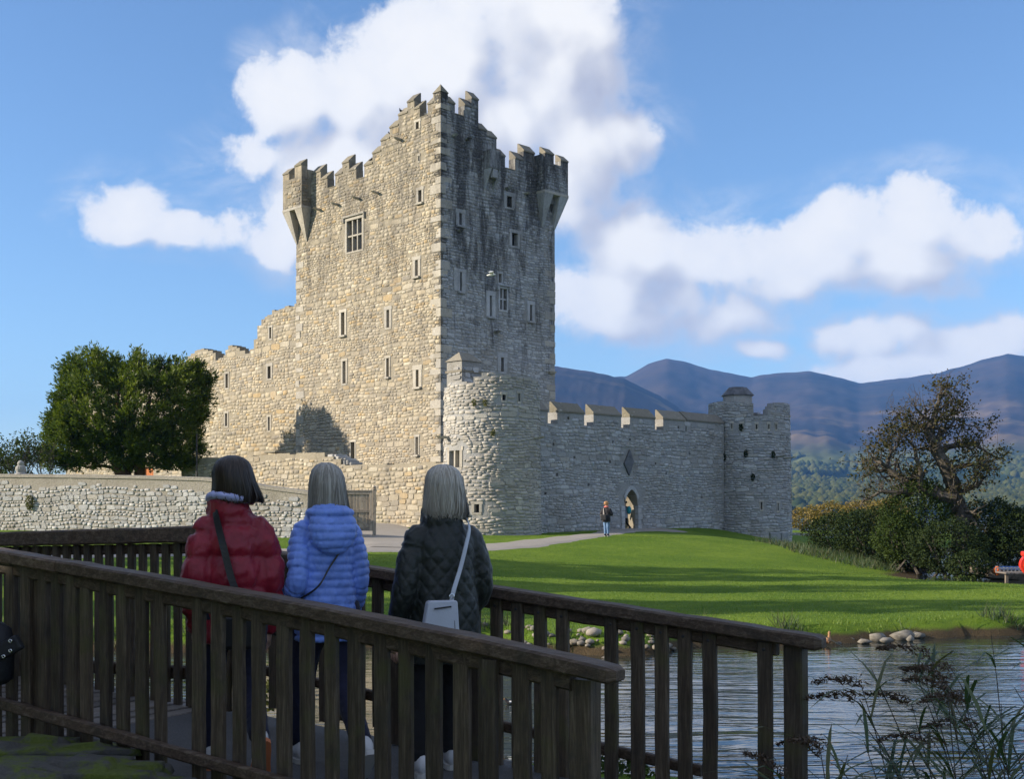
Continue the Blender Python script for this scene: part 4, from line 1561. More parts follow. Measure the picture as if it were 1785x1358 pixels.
# ------------------------------------------------------------------ outer wall below the keep
FB = Face((61.5 * 0 - 2.2, 63.7), FL.d, FL.n)
b0, b1 = .0, FB.a(316)
outer = thing('outer_wall', (-10, 73, 1.4), 'sunlit outer wall below the keep, broken steps along its top', 'wall')
B_TOP = [(342.6, 799), (422.7, 798), (435, 795), (480, 791), (513, 791.7), (558, 789), (566, 790), (576, 797), (589, 802), (597, 811), (661, 810), (739, 807), (790, 806)]
bp = [FB.px(x, y, False) for x, y in B_TOP]
bp = [(min(max(a, b0), b1), z) for a, z in bp] + [(b1, bp[0][1])]
bp.append((b0, [z for a, z in sorted(bp)][0]))
bseg = ragged(bp, .6, .05, 12)
wall_core('wall', FB, 1.0, bseg, [], .9, M['mortar'], outer)
masonry(outer, FB, b0, b1 - .05, 1.2, Top(bseg), [], M['stone'], M['stone1'], 260, hr=(.15, .31), seed=14, proud=.03)
for i in range(9):            # ruined steps on the wall top
    a, z = FB.px(572 + i * 3.4, 795 + i * 1.7, False)
    fbox(MB(), FB, a - .28, a + .25, z - .25, z + .10 + .05 * (i % 2), -1.0 - .1 * (i % 3), -.12 - .1 * (i % 3)).build('step', M['stoneR1'], outer, bevel=.04)
a, z = FB.px(471, 791, False)
fbox(MB(), FB, a - .6, a + .6, z + .06, z + .16, -.8, .05).build('slab', M['coping'], outer, bevel=.02)

# near garden wall on the left
NA, NC = np.array([(0 - CX) / F * 63, 63.0]), np.array([(545 - CX) / F * 55.6, 55.6])
nd = (NC - NA) / np.linalg.norm(NC - NA)
FN = Face(NC, -nd, (nd[1], -nd[0]))
n1_ = FN.a(-140)
garden = thing('garden_wall', (float((NA + NC)[0] / 2), float((NA + NC)[1] / 2), 1.3), 'long rough grey stone wall with smooth rendered top at left', 'wall')
N_TOP = [(545, 860), (530, 857), (460, 848), (430, 842), (355, 834), (260, 831), (120, 829), (0, 828), (-140, 827)]
np_ = [FN.px(x, y, False) for x, y in N_TOP]
np_[0] = (0.0, np_[0][1])
nseg = ragged(np_, .7, .03, 15)
wall_core('wall', FN, .8, nseg, [], .7, M['render'], garden)


def below_cap(S):
    t = Top(nseg)(S[:, 0])
    r = np.random.default_rng(5)
    return S[:, 1] < t - .42 - .3 * r.uniform(0, 1, len(S)) ** 2


masonry(garden, FN, 0.03, n1_ - .1, 1.2, Top(nseg), [], M['stoneG'], M['stoneG1'], 300, hr=(.10, .24), wr=(1.2, 3.0), seed=16, proud=.035, keep=below_cap)
cp = MB()
ring = []
for a, z in sorted(np_):
    ring.append([tuple(map(float, FN.m(a, zz, o))) for zz, o in ((z - .12, .06), (z + .03, .05), (z + .06, -.35), (z + .03, -.74), (z - .12, -.75))])
cp.loft(ring).build('wall_cap', M['render'], garden)
a, z = FN.px(55, 876, False)
plant('wall_ivy', FN.m(a, z, .14), (.22, .16, .42), 500, M['ivy'], 'clump of yellow green ivy hanging on the left garden wall', .08, 80, group='plants rooted in the castle walls')
# weathered stone finial on the wall
a, z = FN.px(27, 831, False)
fo = FN.m(a, z + .03, -.35)
st = MB()
st.lathe([(.30, 0), (.30, .12), (.2, .18), (.26, .35), (.24, .48), (.15, .55), (.17, .66), (.12, .76), (.04, .8)], tuple(map(float, fo)), 14)
tag(st.build('stone_finial', M['stoneR1'], smooth=False), 'dark weathered stone figure standing on the left garden wall', 'finial')

# raised terrace behind the garden wall (carries the yew and the barracks)
tp = [FN.m(-.0, 0, -.72)[:2], FN.m(n1_, 0, -.72)[:2], np.array([-95, 70]), np.array([-95, 130]), FA.m(52, 0, .4)[:2], FA.m(0, 0, .4)[:2] + np.array([-2.5, -2.5]), FB.m(b1, 0, -1.0)[:2], np.array([-15.5, 66])]
q = MB()
q.loft([[(float(p[0]), float(p[1]), -.5) for p in tp[1:]], [(float(p[0]), float(p[1]), 3.75) for p in tp[1:]]])
tag(q.build('terrace', M['ground']), 'raised grass terrace behind the garden wall', kind='structure')

# wooden gate leaf
G0 = P(653, 928, 57.5)
gate = thing('timber_gate', (G0.x - 1.2, G0.y, G0.z), 'open ledged timber gate leaf with diagonal braces beside the path', 'gate')
gx1, gx0 = G0.x - .1, G0.x - 2.35
gz0, gz1 = G0.z + .06, P(620, 857, 57.5).z
gy_ = G0.y
for x0, x1 in ((gx0, gx0 + .13), (gx1 - .13, gx1)):
    MB().box(x0, x1, gy_ - .05, gy_ + .03, gz0, gz1).build('stile', M['gatewood'], gate, bevel=.008)
for z0, z1 in ((gz0 + .003, gz0 + .15), (gz0 + .86, gz0 + 1.0), (gz1 - .14, gz1 - .003)):
    MB().box(gx0 + .13, gx1 - .13, gy_ - .047, gy_ + .03, z0, z1).build('ledger', M['gatewood'], gate, bevel=.008)
nb = 13
for i in range(nb):
    x0 = gx0 + .13 + (gx1 - gx0 - .26) * i / nb
    x1 = gx0 + .13 + (gx1 - gx0 - .26) * (i + 1) / nb - .008
    MB().box(x0, x1, gy_ - .012, gy_ + .012, gz0 + .02, gz1 - .02).build('board', M['gatewood'], gate, bevel=.003)
xm = (gx0 + gx1) / 2
for s in (-1, 1):
    MB().beam((xm + s * .08, gy_ - .035, gz0 + .83), (xm + s * .95, gy_ - .035, gz0 + .2), .03, .1, up=(0, 0, 1)).build('brace', M['gatewood'], gate)
MB().box(gx0 - .03, gx1 + .03, gy_ - .07, gy_ + .05, gz1, gz1 + .07).build('cap_rail', M['gatewood'], gate, bevel=.01)
gp = MB().box(gx1 + .01, gx1 + .16, gy_ - .08, gy_ + .08, gz0 - .3, gz1 + .09).build('post', M['gatewood'], gate, bevel=.01)
MB().lathe([(.10, 0), (.10, .03), (.05, .05), (.09, .1), (.07, .15), (.02, .17)], (gx1 + .085, gy_, gz1 + .09), 12).build('finial', M['gatewood'], gp)
# thin pole by the yew
pp = P(343, 800, 80)
MBp = MB().tube([(pp.x, pp.y, 3.7), (pp.x, pp.y, P(343, 757, 80).z)], .06, 8)
tag(MBp.build('lamp_pole', M['iron']), 'thin dark upright pole between the yew and the keep', 'pole')


# ------------------------------------------------------------------ vegetation
def unit(v):
    return v / (np.linalg.norm(v, axis=-1, keepdims=True) + 1e-9)


def sprigs(name, Pn, ax, m, parent=None, L=.5, k=22, leaf=.2, seed=0, tone=None, asp=.30, spread=.75):
    """leafy shoots: k narrow leaves spiralling about each axis"""
    g = np.random.default_rng(seed)
    n = len(Pn)
    ax = unit(ax)
    e1 = unit(np.cross(ax, g.normal(size=(n, 3))))
    e2 = np.cross(ax, e1)
    t = g.uniform(0, 1, (n, k))
    ph = g.uniform(0, 6.28, (n, k))
    rad = e1[:, None] * np.cos(ph)[..., None] + e2[:, None] * np.sin(ph)[..., None]
    ln = L * g.uniform(.6, 1.3, (n, 1, 1))
    base = Pn[:, None] + ax[:, None] * t[..., None] * ln + rad * (.13 * (1 - t))[..., None] * ln
    d = unit(ax[:, None] * (1 - spread * .4) + rad * spread * (1.1 - t)[..., None] + g.normal(0, .2, (n, k, 3)))
    s = unit(np.cross(d, g.normal(size=(n, k, 3))))
    lf = leaf * g.uniform(.6, 1.3, (n, k, 1))
    V = np.stack([base, base + d * lf * .5 + s * lf * asp * .5, base + d * lf, base + d * lf * .5 - s * lf * asp * .5], 2).reshape(-1, 3)
    tt = (g.uniform(.1, .9, n) if tone is None else tone)[:, None] + g.normal(0, .12, (n, k)) + .22 * (t - .5)
    c = np.repeat(np.clip(tt, 0, 1).reshape(-1, 1), 4, 0) * np.ones(3)
    return mesh_np(name, V, np.arange(4 * n * k).reshape(-1, 4), m, parent, attr=c)


def in_poly(px_, py_, poly):
    ins = np.zeros(px_.shape, bool)
    q = np.roll(poly, -1, 0)
    for (ax_, ay), (bx, by) in zip(poly, q):
        c1 = (ay > py_) != (by > py_)
        with np.errstate(divide='ignore', invalid='ignore'):
            ins ^= c1 & (px_ < (bx - ax_) * (py_ - ay) / (by - ay + 1e-12) + ax_)
    return ins


def poly_dist(px_, py_, poly):
    best = np.full(px_.shape, 1e9)
    for s, e in zip(poly, np.roll(poly, -1, 0)):
        w = np.stack([px_, py_], -1) - s
        d = e - s
        t = np.clip((w @ d) / (d @ d), 0, 1)
        best = np.minimum(best, np.linalg.norm(w - t[..., None] * d, axis=-1))
    return best


# the yew: broad dark crown over two leaning stems
YY = 83.0
YP = np.array([(167, 617), (150, 628), (134, 628), (122, 645), (115, 657), (112, 690), (106, 714), (97, 740), (89, 756), (84, 788), (88, 808), (97, 819), (120, 815), (152, 815), (175, 808), (196, 817),
               (220, 822), (244, 816), (280, 820), (318, 812), (345, 803), (355, 782), (340, 768), (344, 744), (355, 722), (363, 705), (358, 680), (365, 661), (350, 650), (340, 640), (316, 635), (298, 643),
               (281, 637), (266, 640), (250, 627), (240, 630), (231, 623), (224, 634), (214, 645), (203, 634), (190, 634), (178, 622)], float)
yw = np.stack([(YP[:, 0] - CX) / F * YY, CZ + (HZ - YP[:, 1]) / F * YY], -1)
yc = yw.mean(0)
yew = thing('yew_tree', (float((232 - CX) / F * YY), YY, 3.75), 'broad dark green yew tree behind the garden wall', 'tree')
g = np.random.default_rng(3)
n = 1500
xx, zz = g.uniform(yw[:, 0].min(), yw[:, 0].max(), n), g.uniform(yw[:, 1].min(), yw[:, 1].max(), n)
k = in_poly(xx, zz, yw)
xx, zz = xx[k], zz[k]
dd = poly_dist(xx, zz, yw)
side = np.where(g.uniform(0, 1, len(xx)) < .72, -1, 1)
yy = YY + side * 4.6 * (1 - np.exp(-dd / 1.7)) * g.uniform(.5, 1.0, len(xx))
cc_ = np.stack([xx, yy, zz], -1)                      # branch plumes
kk = (vnoise(cc_ * .8, 21) > -.55) | (dd < .6)
cc_, side, dd = cc_[kk], side[kk], dd[kk]
ax_ = unit(np.stack([(cc_[:, 0] - yc[0]) * .15, side * .45, (cc_[:, 2] - yc[1]) * .08 + .55], -1) + g.normal(0, .22, (len(cc_), 3)))
m_ = 13
ring_ = unit(g.normal(size=(len(cc_), m_, 3)))
Pn = cc_[:, None] + ring_ * g.uniform(.05, .34, (len(cc_), m_, 1)) + ax_[:, None] * g.uniform(-.25, .5, (len(cc_), m_, 1))
ax2 = ax_[:, None] * 1.0 + ring_ * .55 + np.array([0, 0, .25])
tone_ = np.repeat(np.clip(.38 + .30 * vnoise(cc_ * 1.1, 23) + g.normal(0, .13, len(cc_)), 0, 1), m_)
sprigs('crown', Pn.reshape(-1, 3), ax2.reshape(-1, 3), M['yew'], yew, .42, 9, .21, 4, tone_, .36)
tb = MB()
for pl, r0, r1 in (([(222, 850), (216, 832), (208, 818), (196, 790), (180, 740), (165, 690)], .62, .12), ([(240, 850), (243, 828), (246, 800), (252, 740), (262, 690)], .45, .1),
                   ([(216, 832), (236, 800), (280, 760), (320, 720)], .3, .06), ([(208, 826), (195, 815), (178, 812), (152, 815), (120, 805)], .16, .05), ([(243, 815), (215, 760), (205, 700), (210, 660)], .28, .06)):
    pts_ = [P(x, y, YY + .5 * math.sin(i * 2.1 + x)) for i, (x, y) in enumerate(pl)]
    tb.tube(pts_, list(np.linspace(r0, r1, len(pts_))), 9)
tb.build('trunk', M['bark_red'], yew, smooth=True)


# general limb builder
def limbs(rng, start, d, ln, r, depth, segs, tips, bend=.35, up=.1):
    p, v = np.array(start, float), unit(np.array(d, float))
    n = 4
    pts_, rad = [p.copy()], [r]
    for i in range(n):
        v = unit(v + rng.normal(0, bend, 3) + np.array([0, 0, up]))
        p = p + v * ln / n
        pts_.append(p.copy())
        rad.append(r * (1 - .62 * (i + 1) / n))
        if depth > 0 and i > 0:
            for _ in range(2 if depth > 1 else 1):
                w = unit(v + rng.normal(0, .75, 3) + np.array([0, 0, up]))
                limbs(rng, p, w, ln * rng.uniform(.45, .7), rad[-1] * .62, depth - 1, segs, tips, bend, up)
    segs.append((pts_, rad))
    tips.append((pts_[-1], v))
    tips.append((pts_[-2], v))


# old half-bare tree on the right
TY = 51.0


def tpx(zx, zy, dy=0.0):
    return np.array(P(1480 + zx / 3.574, 650 + zy / 3.574, TY + dy))


old = thing('gnarled_tree', tuple(map(float, tpx(715, 1150))), 'gnarled half bare tree with dead top branches rising above dark bushes', 'tree')
rng = np.random.default_rng(12)
LM = [  # photo-traced main limbs: points, radius at base and tip, leafiness along it
    ([(715, 1150), (705, 980), (700, 880), (660, 760), (600, 580), (545, 490), (505, 400), (500, 350)], .42, .16, .35),
    ([(500, 350), (540, 250), (560, 180), (580, 110), (555, 50)], .13, .025, .18), ([(560, 180), (600, 110), (640, 85)], .06, .015, 0), ([(540, 250), (620, 190), (655, 140)], .06, .015, .5),
    ([(500, 350), (470, 330), (400, 322), (345, 325), (290, 380)], .11, .03, .25), ([(480, 290), (430, 235), (412, 210), (400, 170)], .06, .02, 0), ([(345, 325), (320, 280), (325, 230)], .04, .012, 0),
    ([(660, 780), (480, 740), (380, 700), (300, 640), (240, 600), (140, 600), (80, 660)], .26, .03, .45), ([(300, 640), (200, 560), (150, 540), (90, 545)], .11, .025, .3),
    ([(240, 600), (262, 500), (230, 440), (190, 400)], .09, .02, .4), ([(262, 500), (330, 430), (300, 350)], .06, .015, .6),
    ([(400, 760), (330, 745), (200, 740), (130, 780), (70, 830)], .12, .025, .05), ([(210, 740), (200, 710), (200, 680)], .04, .02, 0), ([(130, 780), (60, 770)], .04, .012, 0),
    ([(560, 490), (680, 450), (760, 440), (840, 480), (900, 520)], .13, .03, .9), ([(600, 580), (700, 580), (800, 570), (920, 600)], .12, .03, .7), ([(660, 760), (760, 720), (820, 690), (860, 640)], .12, .03, .7),
    ([(450, 730), (445, 600), (410, 470), (340, 390)], .14, .03, .7), ([(540, 480), (600, 350), (660, 290), (740, 330)], .1, .025, 1.0), ([(500, 350), (580, 260), (640, 240)], .07, .02, 1.0)]
tb = MB()
LP = []
for pl, r0, r1, lf in LM:
    dy = rng.normal(0, .8)
    pts_ = [tpx(x, y, dy * i / len(pl) + rng.normal(0, .12)) for i, (x, y) in enumerate(pl)]
    # finer, crooked
    fine = []
    for a, b_ in zip(pts_[:-1], pts_[1:]):
        for t in (0, .5):
            fine.append(a + (b_ - a) * t + rng.normal(0, .05, 3) * (t > 0))
    fine.append(pts_[-1])
    rad = np.linspace(r0, r1, len(fine))
    tb.tube(fine, list(rad), 7)
    for i in range(1, len(fine)):
        for _ in range(3):
            sg, tp_ = [], []
            d = unit(fine[i] - fine[i - 1]) * .6 + rng.normal(0, .8, 3) + np.array([0, 0, .25])
            if rng.uniform() < .75:
                limbs(rng, fine[i], d, rng.uniform(.5, 1.1), max(rad[i] * .38, .012), 1, sg, tp_, .45)
                for a, b_ in sg: tb.tube(a, [max(q, .006) for q in b_], 5, cap=False)
                for c, v in tp_:
                    if rng.uniform() < lf * .5: LP.append(c)
tb.build('trunk', M['bark'], old)
LP = np.array(LP)
cl = np.repeat(LP, 17, 0) + rng.normal(0, .17, (len(LP) * 17, 3))
leaf_mesh('crown', cl, .13, M['leaf_brown'], old, 9)


def bush(name, ell, m, label, dens, size, seed, group=None, cat='bush', stems=True):
    """ell: photo ellipses (column, row, rx, ry, depth)"""
    gg = np.random.default_rng(seed)
    x, y, rx, ry, Yb = ell[0]
    b = P(x, y, Yb)
    zb = gz(b.x, b.y)
    t = thing(name, (b.x, b.y, zb), label, cat, group)
    pts_ = []
    tb = MB()
    for x, y, rx, ry, Yb in ell:
        c = np.array(P(x, y, Yb))
        R3 = np.array([rx / F * Yb, min(rx, ry * 1.6) / F * Yb * .8, ry / F * Yb])
        n = int(dens * R3[0] * R3[2] + 200)
        q = unit(gg.normal(size=(n, 3)))
        lum = 1 + .22 * vnoise(q * 3.1 + seed, seed) + .12 * vnoise(q * 7.3, seed + 1)
        pts_.append(c + q * R3 * (gg.uniform(.45, 1.0, (n, 1)) ** .45) * lum[:, None])
        for _ in range(5):
            e = c + unit(gg.normal(size=3)) * R3 * .7
            s = np.array([c[0] + gg.normal(0, R3[0] * .2), c[1] + gg.normal(0, .2), min(zb, c[2] - R3[2] * .9)])
            mid = (s + e) / 2 + gg.normal(0, .12, 3)
            tb.tube([s, mid, e], [.07, .045, .02], 5)
    Pn = np.concatenate(pts_)
    Pn = Pn[Pn[:, 2] > ground(Pn[:, 0], Pn[:, 1]) - .02]
    lum = vnoise(Pn * 1.3, seed + 3)
    leaf_mesh('crown', Pn, size, m, t, seed, tone=.5 + .33 * lum, aspect=.6)
    tb.build('stems', M['bark'], t)
    return t


bush('bush', [(1600, 890, 62, 62, 51.5), (1570, 935, 50, 45, 51)], M['leaf_mid'], 'mid green ivy covered bush at the foot of the gnarled tree', 4200, .10, 31)
bush('bush', [(1520, 930, 70, 46, 55), (1470, 928, 66, 38, 57)], M['leaf_dark'], 'dark bush at the left end of the thicket by the lawn', 4200, .10, 32)
bush('bush', [(1650, 955, 70, 50, 49), (1690, 985, 42, 26, 47.2)], M['leaf_dark'], 'dark overhanging bush in front of the gnarled tree', 4200, .10, 33)
bush('bush', [(1735, 925, 60, 58, 51.5), (1775, 945, 60, 60, 51)], M['leaf_dark'], 'dark round bush at the right edge of the picture', 4200, .10, 34)
bush('bush', [(1580, 965, 60, 34, 52)], M['leaf_dark'], 'low dark bush on the lawn slope before the thicket', 4200, .10, 35)
for i, (x, y, rx, ry, Yb, lb) in enumerate(((1402, 904, 34, 20, 112, 'golden scrub bush right beside the far round tower'), (1450, 897, 44, 22, 108, 'golden brown bush left of the dark thicket'),
                                            (1505, 893, 44, 22, 104, 'golden brown bush showing over the dark thicket'), (1550, 895, 40, 26, 100, 'golden bush just left of the gnarled tree'))):
    bush('scrub_bush', [(x, y, rx, ry, Yb)], M['leaf_gold'], lb, 900, .2, 40 + i, 'golden scrub on the far bank')
# field wall on the far side
q = P(1380, 941, 92)
ff = Face((q.x, q.y), (1, 0), (0, -1))
fw_ = thing('field_wall', (q.x + 1.5, q.y, .3), 'low dark field wall running right from the far round tower', 'wall')
fs = ragged([(0, P(1380, 930, 92).z), (4.2, P(1480, 932, 92).z)], .5, .06, 4)
wall_core('wall', ff, 0, fs, [], .5, M['mortarR'], fw_)
masonry(fw_, ff, 0, 4.2, .1, Top(fs), [], M['stoneR'], M['stoneR1'], 20, seed=90, hr=(.1, .18), proud=.05)
# metal cabinet by the far tower
q0, q1 = P(1343, 949, 76.0), P(1375, 932, 76.0)
q0.z = gz((q0.x + q1.x) / 2, q0.y) - .03
q1.z = q0.z + .68
cab = thing('mesh_cabinet', (q0.x + .5, q0.y, q0.z), 'low grey metal cabinet at the foot of the far round tower', 'cabinet')
for x0, x1 in ((q0.x, (q0.x + q1.x) / 2 + .1), ((q0.x + q1.x) / 2 + .12, q1.x)):
    pn = MB().box(x0, x1, q0.y, q0.y + .5, q0.z - .2, q1.z).build('panel', M['galv'], cab, bevel=.02)
    MB().box(x0 + .06, x1 - .06, q0.y - .012, q0.y - .001, q0.z + .05, q1.z - .06).build('door', M['galv'], pn)

# small trees behind the garden wall, far left
for i, (x, y, hh, lf, lb) in enumerate(((45, 832, 52, 1, 'young leafy tree behind the garden wall, far left'), (72, 830, 46, 0, 'bare twiggy sapling beside the young leafy tree'), (8, 832, 40, 1, 'small leafy tree cut by the left picture edge'))):
    Yb = 74.0 + i
    b = P(x, y, Yb)
    t = thing('young_tree', (b.x, b.y, 3.75), lb, 'tree')
    sg, tp_ = [], []
    rng = np.random.default_rng(70 + i)
    for _ in range(5):
        limbs(rng, (b.x, b.y, 3.75), rng.normal(0, .28, 3) + np.array([0, 0, 1.0]), hh / F * Yb * 1.25, .05, 2, sg, tp_, .25, .15)
    tb = MB()
    for a, c in sg: tb.tube(a, [max(v, .012) for v in c], 5, cap=False)
    tb.build('trunk', M['bark'], t)
    if lf:
        c = np.array([q for q, _ in tp_])
        c = np.repeat(c, 7, 0) + rng.normal(0, .14, (len(c) * 7, 3))
        leaf_mesh('crown', c, .17, M['leaf_mid'], t, 20 + i)

# trees left of the picture whose shade falls over the bridge and the lawn
def shade_tree(x, y, h, r, label, seed, dens=1.0):
    gg = np.random.default_rng(seed)
    zb = gz(x, y)
    t = thing('shade_tree', (x, y, zb), label, 'tree', 'trees left of the picture that shade the bridge and lawn')
    q = unit(gg.normal(size=(int(2600 * dens), 3)))
    lum = 1 + .35 * vnoise(q * 3.3, seed)
    c = np.array([x, y, zb + h * .60]) + q * np.array([r, r, h * .40]) * (gg.uniform(.2, 1, (len(q), 1)) ** .4) * lum[:, None]
    leaf_mesh('crown', c, .62, M['leaf_mid'], t, seed, aspect=.7)
    tb = MB()
    tb.tube([(x, y, zb - .2), (x + .1, y, zb + h * .3), (x, y + .2, zb + h * .8)], [.35, .25, .06], 9)
    for k in range(6):
        a = k * 1.05
        tb.tube([(x, y, zb + h * (.3 + .07 * k)), (x + math.cos(a) * r * .6, y + math.sin(a) * r * .6, zb + h * (.45 + .08 * k))], [.12, .03], 6)
    tb.build('trunk', M['bark'], t)


for i, (x, y, h, r, dn) in enumerate(((-12.5, 2.2, 10.5, 3.4, 1.1), (-14.5, 6.2, 12, 3.2, 1.0), (-11.5, 9.0, 8.5, 2.4, .8), (-8.5, -.8, 8, 2.8, 1.0),
                                      (-26, 25.5, 15, 2.6, .8), (-30, 31.5, 17, 1.9, .5), (-24, 37.5, 16, 1.7, .45), (-38, 39, 19, 2.0, .5))):
    shade_tree(x, y, h, r, ['broad tree left of the bridge', 'tall tree left of the bridge', 'smaller tree left of the bridge', 'tree left of the viewer', 'leafy tree on the left bank',
                            'slim tall tree on the left lawn', 'slim tree nearest the garden wall', 'tallest slim tree far left'][i], 200 + i, dn)

# ------------------------------------------------------------------ shore
def rock(name, c, r, seed, m, label, group=None, cat='rock', sub=2):
    rr = np.random.default_rng(seed)
    if sub <= 2:                                        # broken slab: hull of scattered points
        bm = bmesh.new()
        for q in unit(rr.normal(size=(17, 3))) * rr.uniform(.75, 1.05, (17, 1)):
            bm.verts.new(tuple(np.sign(q) * np.abs(q) ** .75))
        bmesh.ops.convex_hull(bm, input=bm.verts[:])
        bmesh.ops.delete(bm, geom=[v for v in bm.verts if not v.link_faces], context='VERTS')
        bmesh.ops.triangulate(bm, faces=bm.faces[:])
        bm.verts.index_update()
        V, T = np.array([v.co[:] for v in bm.verts]), np.array([[v.index for v in f.verts] for f in bm.faces])
        bm.free()
    else:
        V, T = ico(sub)
        n = 1 + .30 * vnoise(V * 1.7 + seed, seed) + .12 * vnoise(V * 4.1, seed + 1)
        V = np.round(V * n[:, None] * 2.4 + .2) / 2.4 * .7 + V * n[:, None] * .3
    V = V * np.array(r)
    me = mesh_np(name, V, T, m)
    me.location = c
    return tag(me, label, cat, group)


for i, (x, y, w, h) in enumerate(((1572, 1108, 42, 17), (1600, 1105, 24, 9), (1530, 1111, 26, 13), (1508, 1115, 22, 7), (1545, 1114, 24, 8), (1484, 1112, 12, 6), (1462, 1117, 10, 4), (1622, 1103, 14, 5), (1586, 1111, 12, 10))):
    Yb = CZ * F / (y + 8 - HZ)
    b = P(x, y, Yb)
    s = Yb / F
    rock('shore_rock', (b.x, Yb, .02 + h * s * .35), (w * s * .62, w * s * .42, h * s * .75), 300 + i, M['rock'],
         ['largest pale flat rock at the far pond edge', 'low rock just right of the largest pale shore rock', 'rounded rock left of the largest pale shore rock',
          'low rock between the brown duck and the rounded shore rock', 'flat rock touching the left side of the largest shore rock', 'small dark rock second from the brown duck',
          'smallest flat stone nearest the brown duck', 'rightmost low rock of the shore group', 'upright rock in front of the largest shore rock'][i], 'rocks along the far pond edge')
g = np.random.default_rng(44)
PT = []
for i in range(3):
    V, T = ico(1)
    V = V * (1 + .18 * vnoise(V * 1.9 + i * 5, 600 + i))[:, None]
    me = bpy.data.meshes.new('pebble')
    me.from_pydata([tuple(v) for v in V], [], [tuple(t) for t in T])
    me.polygons.foreach_set('use_smooth', np.ones(len(me.polygons), dtype=bool))
    me.materials.append(M['pebble'])
    PT.append(me)
cnt = 0
while cnt < 170:
    x = g.uniform(600, 1190)
    y = g.normal(1134, 9)
    Yb = CZ * F / (y - HZ)
    X = (x - CX) / F * Yb
    d = float(pond_dist(np.array([X]), np.array([Yb]))[0])
    if not -.9 < d < .7: continue
    s = g.uniform(.03, .085) * (1.7 if g.uniform() < .1 else 1)
    o = bpy.data.objects.new('pebble', PT[cnt % 3])
    o.location = (X, Yb, max(gz(X, Yb), -.06) + s * .2)
    o.scale = (s * 1.25, s, s * .7)
    o.rotation_euler = (0, 0, g.uniform(0, 6.28))
    link(o)
    tag(o, 'rounded pale pebble on the stony shore under the grass bank', 'pebble', 'pebbles on the stony shore')
    cnt += 1


# reeds at the lower right
def reed_clump(name, cx, cy, n, spread, hgt, seed, label, lean=-.15):
    gg = np.random.default_rng(seed)
    zb = gz(cx, cy)
    t = thing(name, (cx, cy, zb), label, 'reeds')
    V, Fq, cc = [], [], []
    sb = MB()
    plumes = []
    for i in range(n):
        x, y = cx + gg.normal(0, spread), cy + gg.normal(0, spread * .8)
        z = gz(x, y) - .03
        h = hgt * gg.uniform(.7, 1.12)
        dirn = np.array([lean + gg.normal(0, .16), gg.normal(0, .12), 1.0])
        bend = np.array([gg.normal(lean, .22), gg.normal(0, .15), -.06])
        st = [np.array([x, y, z]) + dirn * h * s + bend * h * s * s * .5 for s in np.linspace(0, 1, 6)]
        sb.tube(st, list(np.linspace(.005, .002, 6)), 5, cap=False)
        if gg.uniform() < .35: plumes.append((st[-1], unit(st[-1] - st[-2]) + np.array([lean * 2, 0, -.5])))
        for k in range(12):
            s = gg.uniform(.15, .98)
            p = np.array([x, y, z]) + dirn * h * s + bend * h * s * s * .5
            a = gg.uniform(0, 6.28)
            out_ = np.array([math.cos(a), math.sin(a) * .6, gg.uniform(.3, 1.0)])
            ln = gg.uniform(.38, .72)
            w = gg.uniform(.006, .011)
            side = unit(np.cross(out_, np.array([0, 0, 1.0])))
            n0 = len(V)
            for q, (tt, ww) in enumerate(((0, .5), (.3, 1.0), (.65, .75), (1.0, .02))):
                c = p + unit(out_) * ln * tt + np.array([0, 0, -.42]) * ln * tt * tt
                V += [c - side * w * ww, c + side * w * ww]
            for q in range(3): Fq.append((n0 + 2 * q, n0 + 2 * q + 1, n0 + 2 * q + 3, n0 + 2 * q + 2))
            cc += [gg.uniform(0, 1)] * 8
    sb.build('stems', M['bark'], t, kind='stuff')
    mesh_np('leaves', np.array(V), Fq, M['reed'], t, attr=np.array(cc)[:, None] * np.ones(3), kind='stuff')
    for c, d in plumes:
        m_ = 170
        s = gg.uniform(0, 1, m_)
        pp_ = c + np.outer(s, unit(d)) * .24 + gg.normal(0, .014, (m_, 3)) * (1.3 - s)[:, None] + np.outer(s * s, [-.05, 0, -.09])
        leaf_mesh('plume', pp_, .034, M['plume'], t, seed, aspect=.25, up=d * 1.5, kind='stuff')


reed_clump('reed_clump', 2.30, 5.9, 14, .26, .98, 1, 'tall dark reed clump with drooping plumes, lower right corner', -.22)
reed_clump('reed_clump', 2.75, 6.3, 16, .24, 1.2, 2, 'tallest reed clump cut by the right picture edge', -.15)
reed_clump('reed_clump', 1.42, 5.75, 3, .05, .72, 3, 'few short reeds just right of the far railing end post', -.05)
blades('bank_grass', 5200, (12.5, 17.5), (50, 68), .36, .016, M['reed'], lambda X, Y: (ground(X, Y) > .1) & (np.abs(X - (9.5 + (68 - Y) * .34)) < 1.6), 'tall rough grass along the lawn edge before the thicket')
blades('shore_sedge', 60000, (-12, 24), (21.5, 29), .17, .011, M['reed'],
       lambda X, Y: (np.abs(pond_dist(X, Y) - .22) < .30) & (vnoise(np.stack([X * 1.1, Y * 1.1, X * 0], -1), 77) > .05) & (np.abs(X / Y) < .5), 'ragged sedge and grass overhanging the far pond bank')
for i, (x, y, Yb) in enumerate(((1075, 1360, 8.6), (470, 1215, 12.5), (1660, 1012, 45.5))):
    b = P(x, y, Yb)
    plant('waterside_weed', (b.x, b.y, b.z), (.28, .2, .16) if i < 2 else (1.0, .3, .2), 420, M['ivy' if i == 1 else 'leaf_mid'],
          ['low leafy weed below the far railing', 'yellow flowering weed on the bank behind the red coat', 'low herbage at the foot of the thicket'][i], .06 if i < 2 else .1, 90 + i)


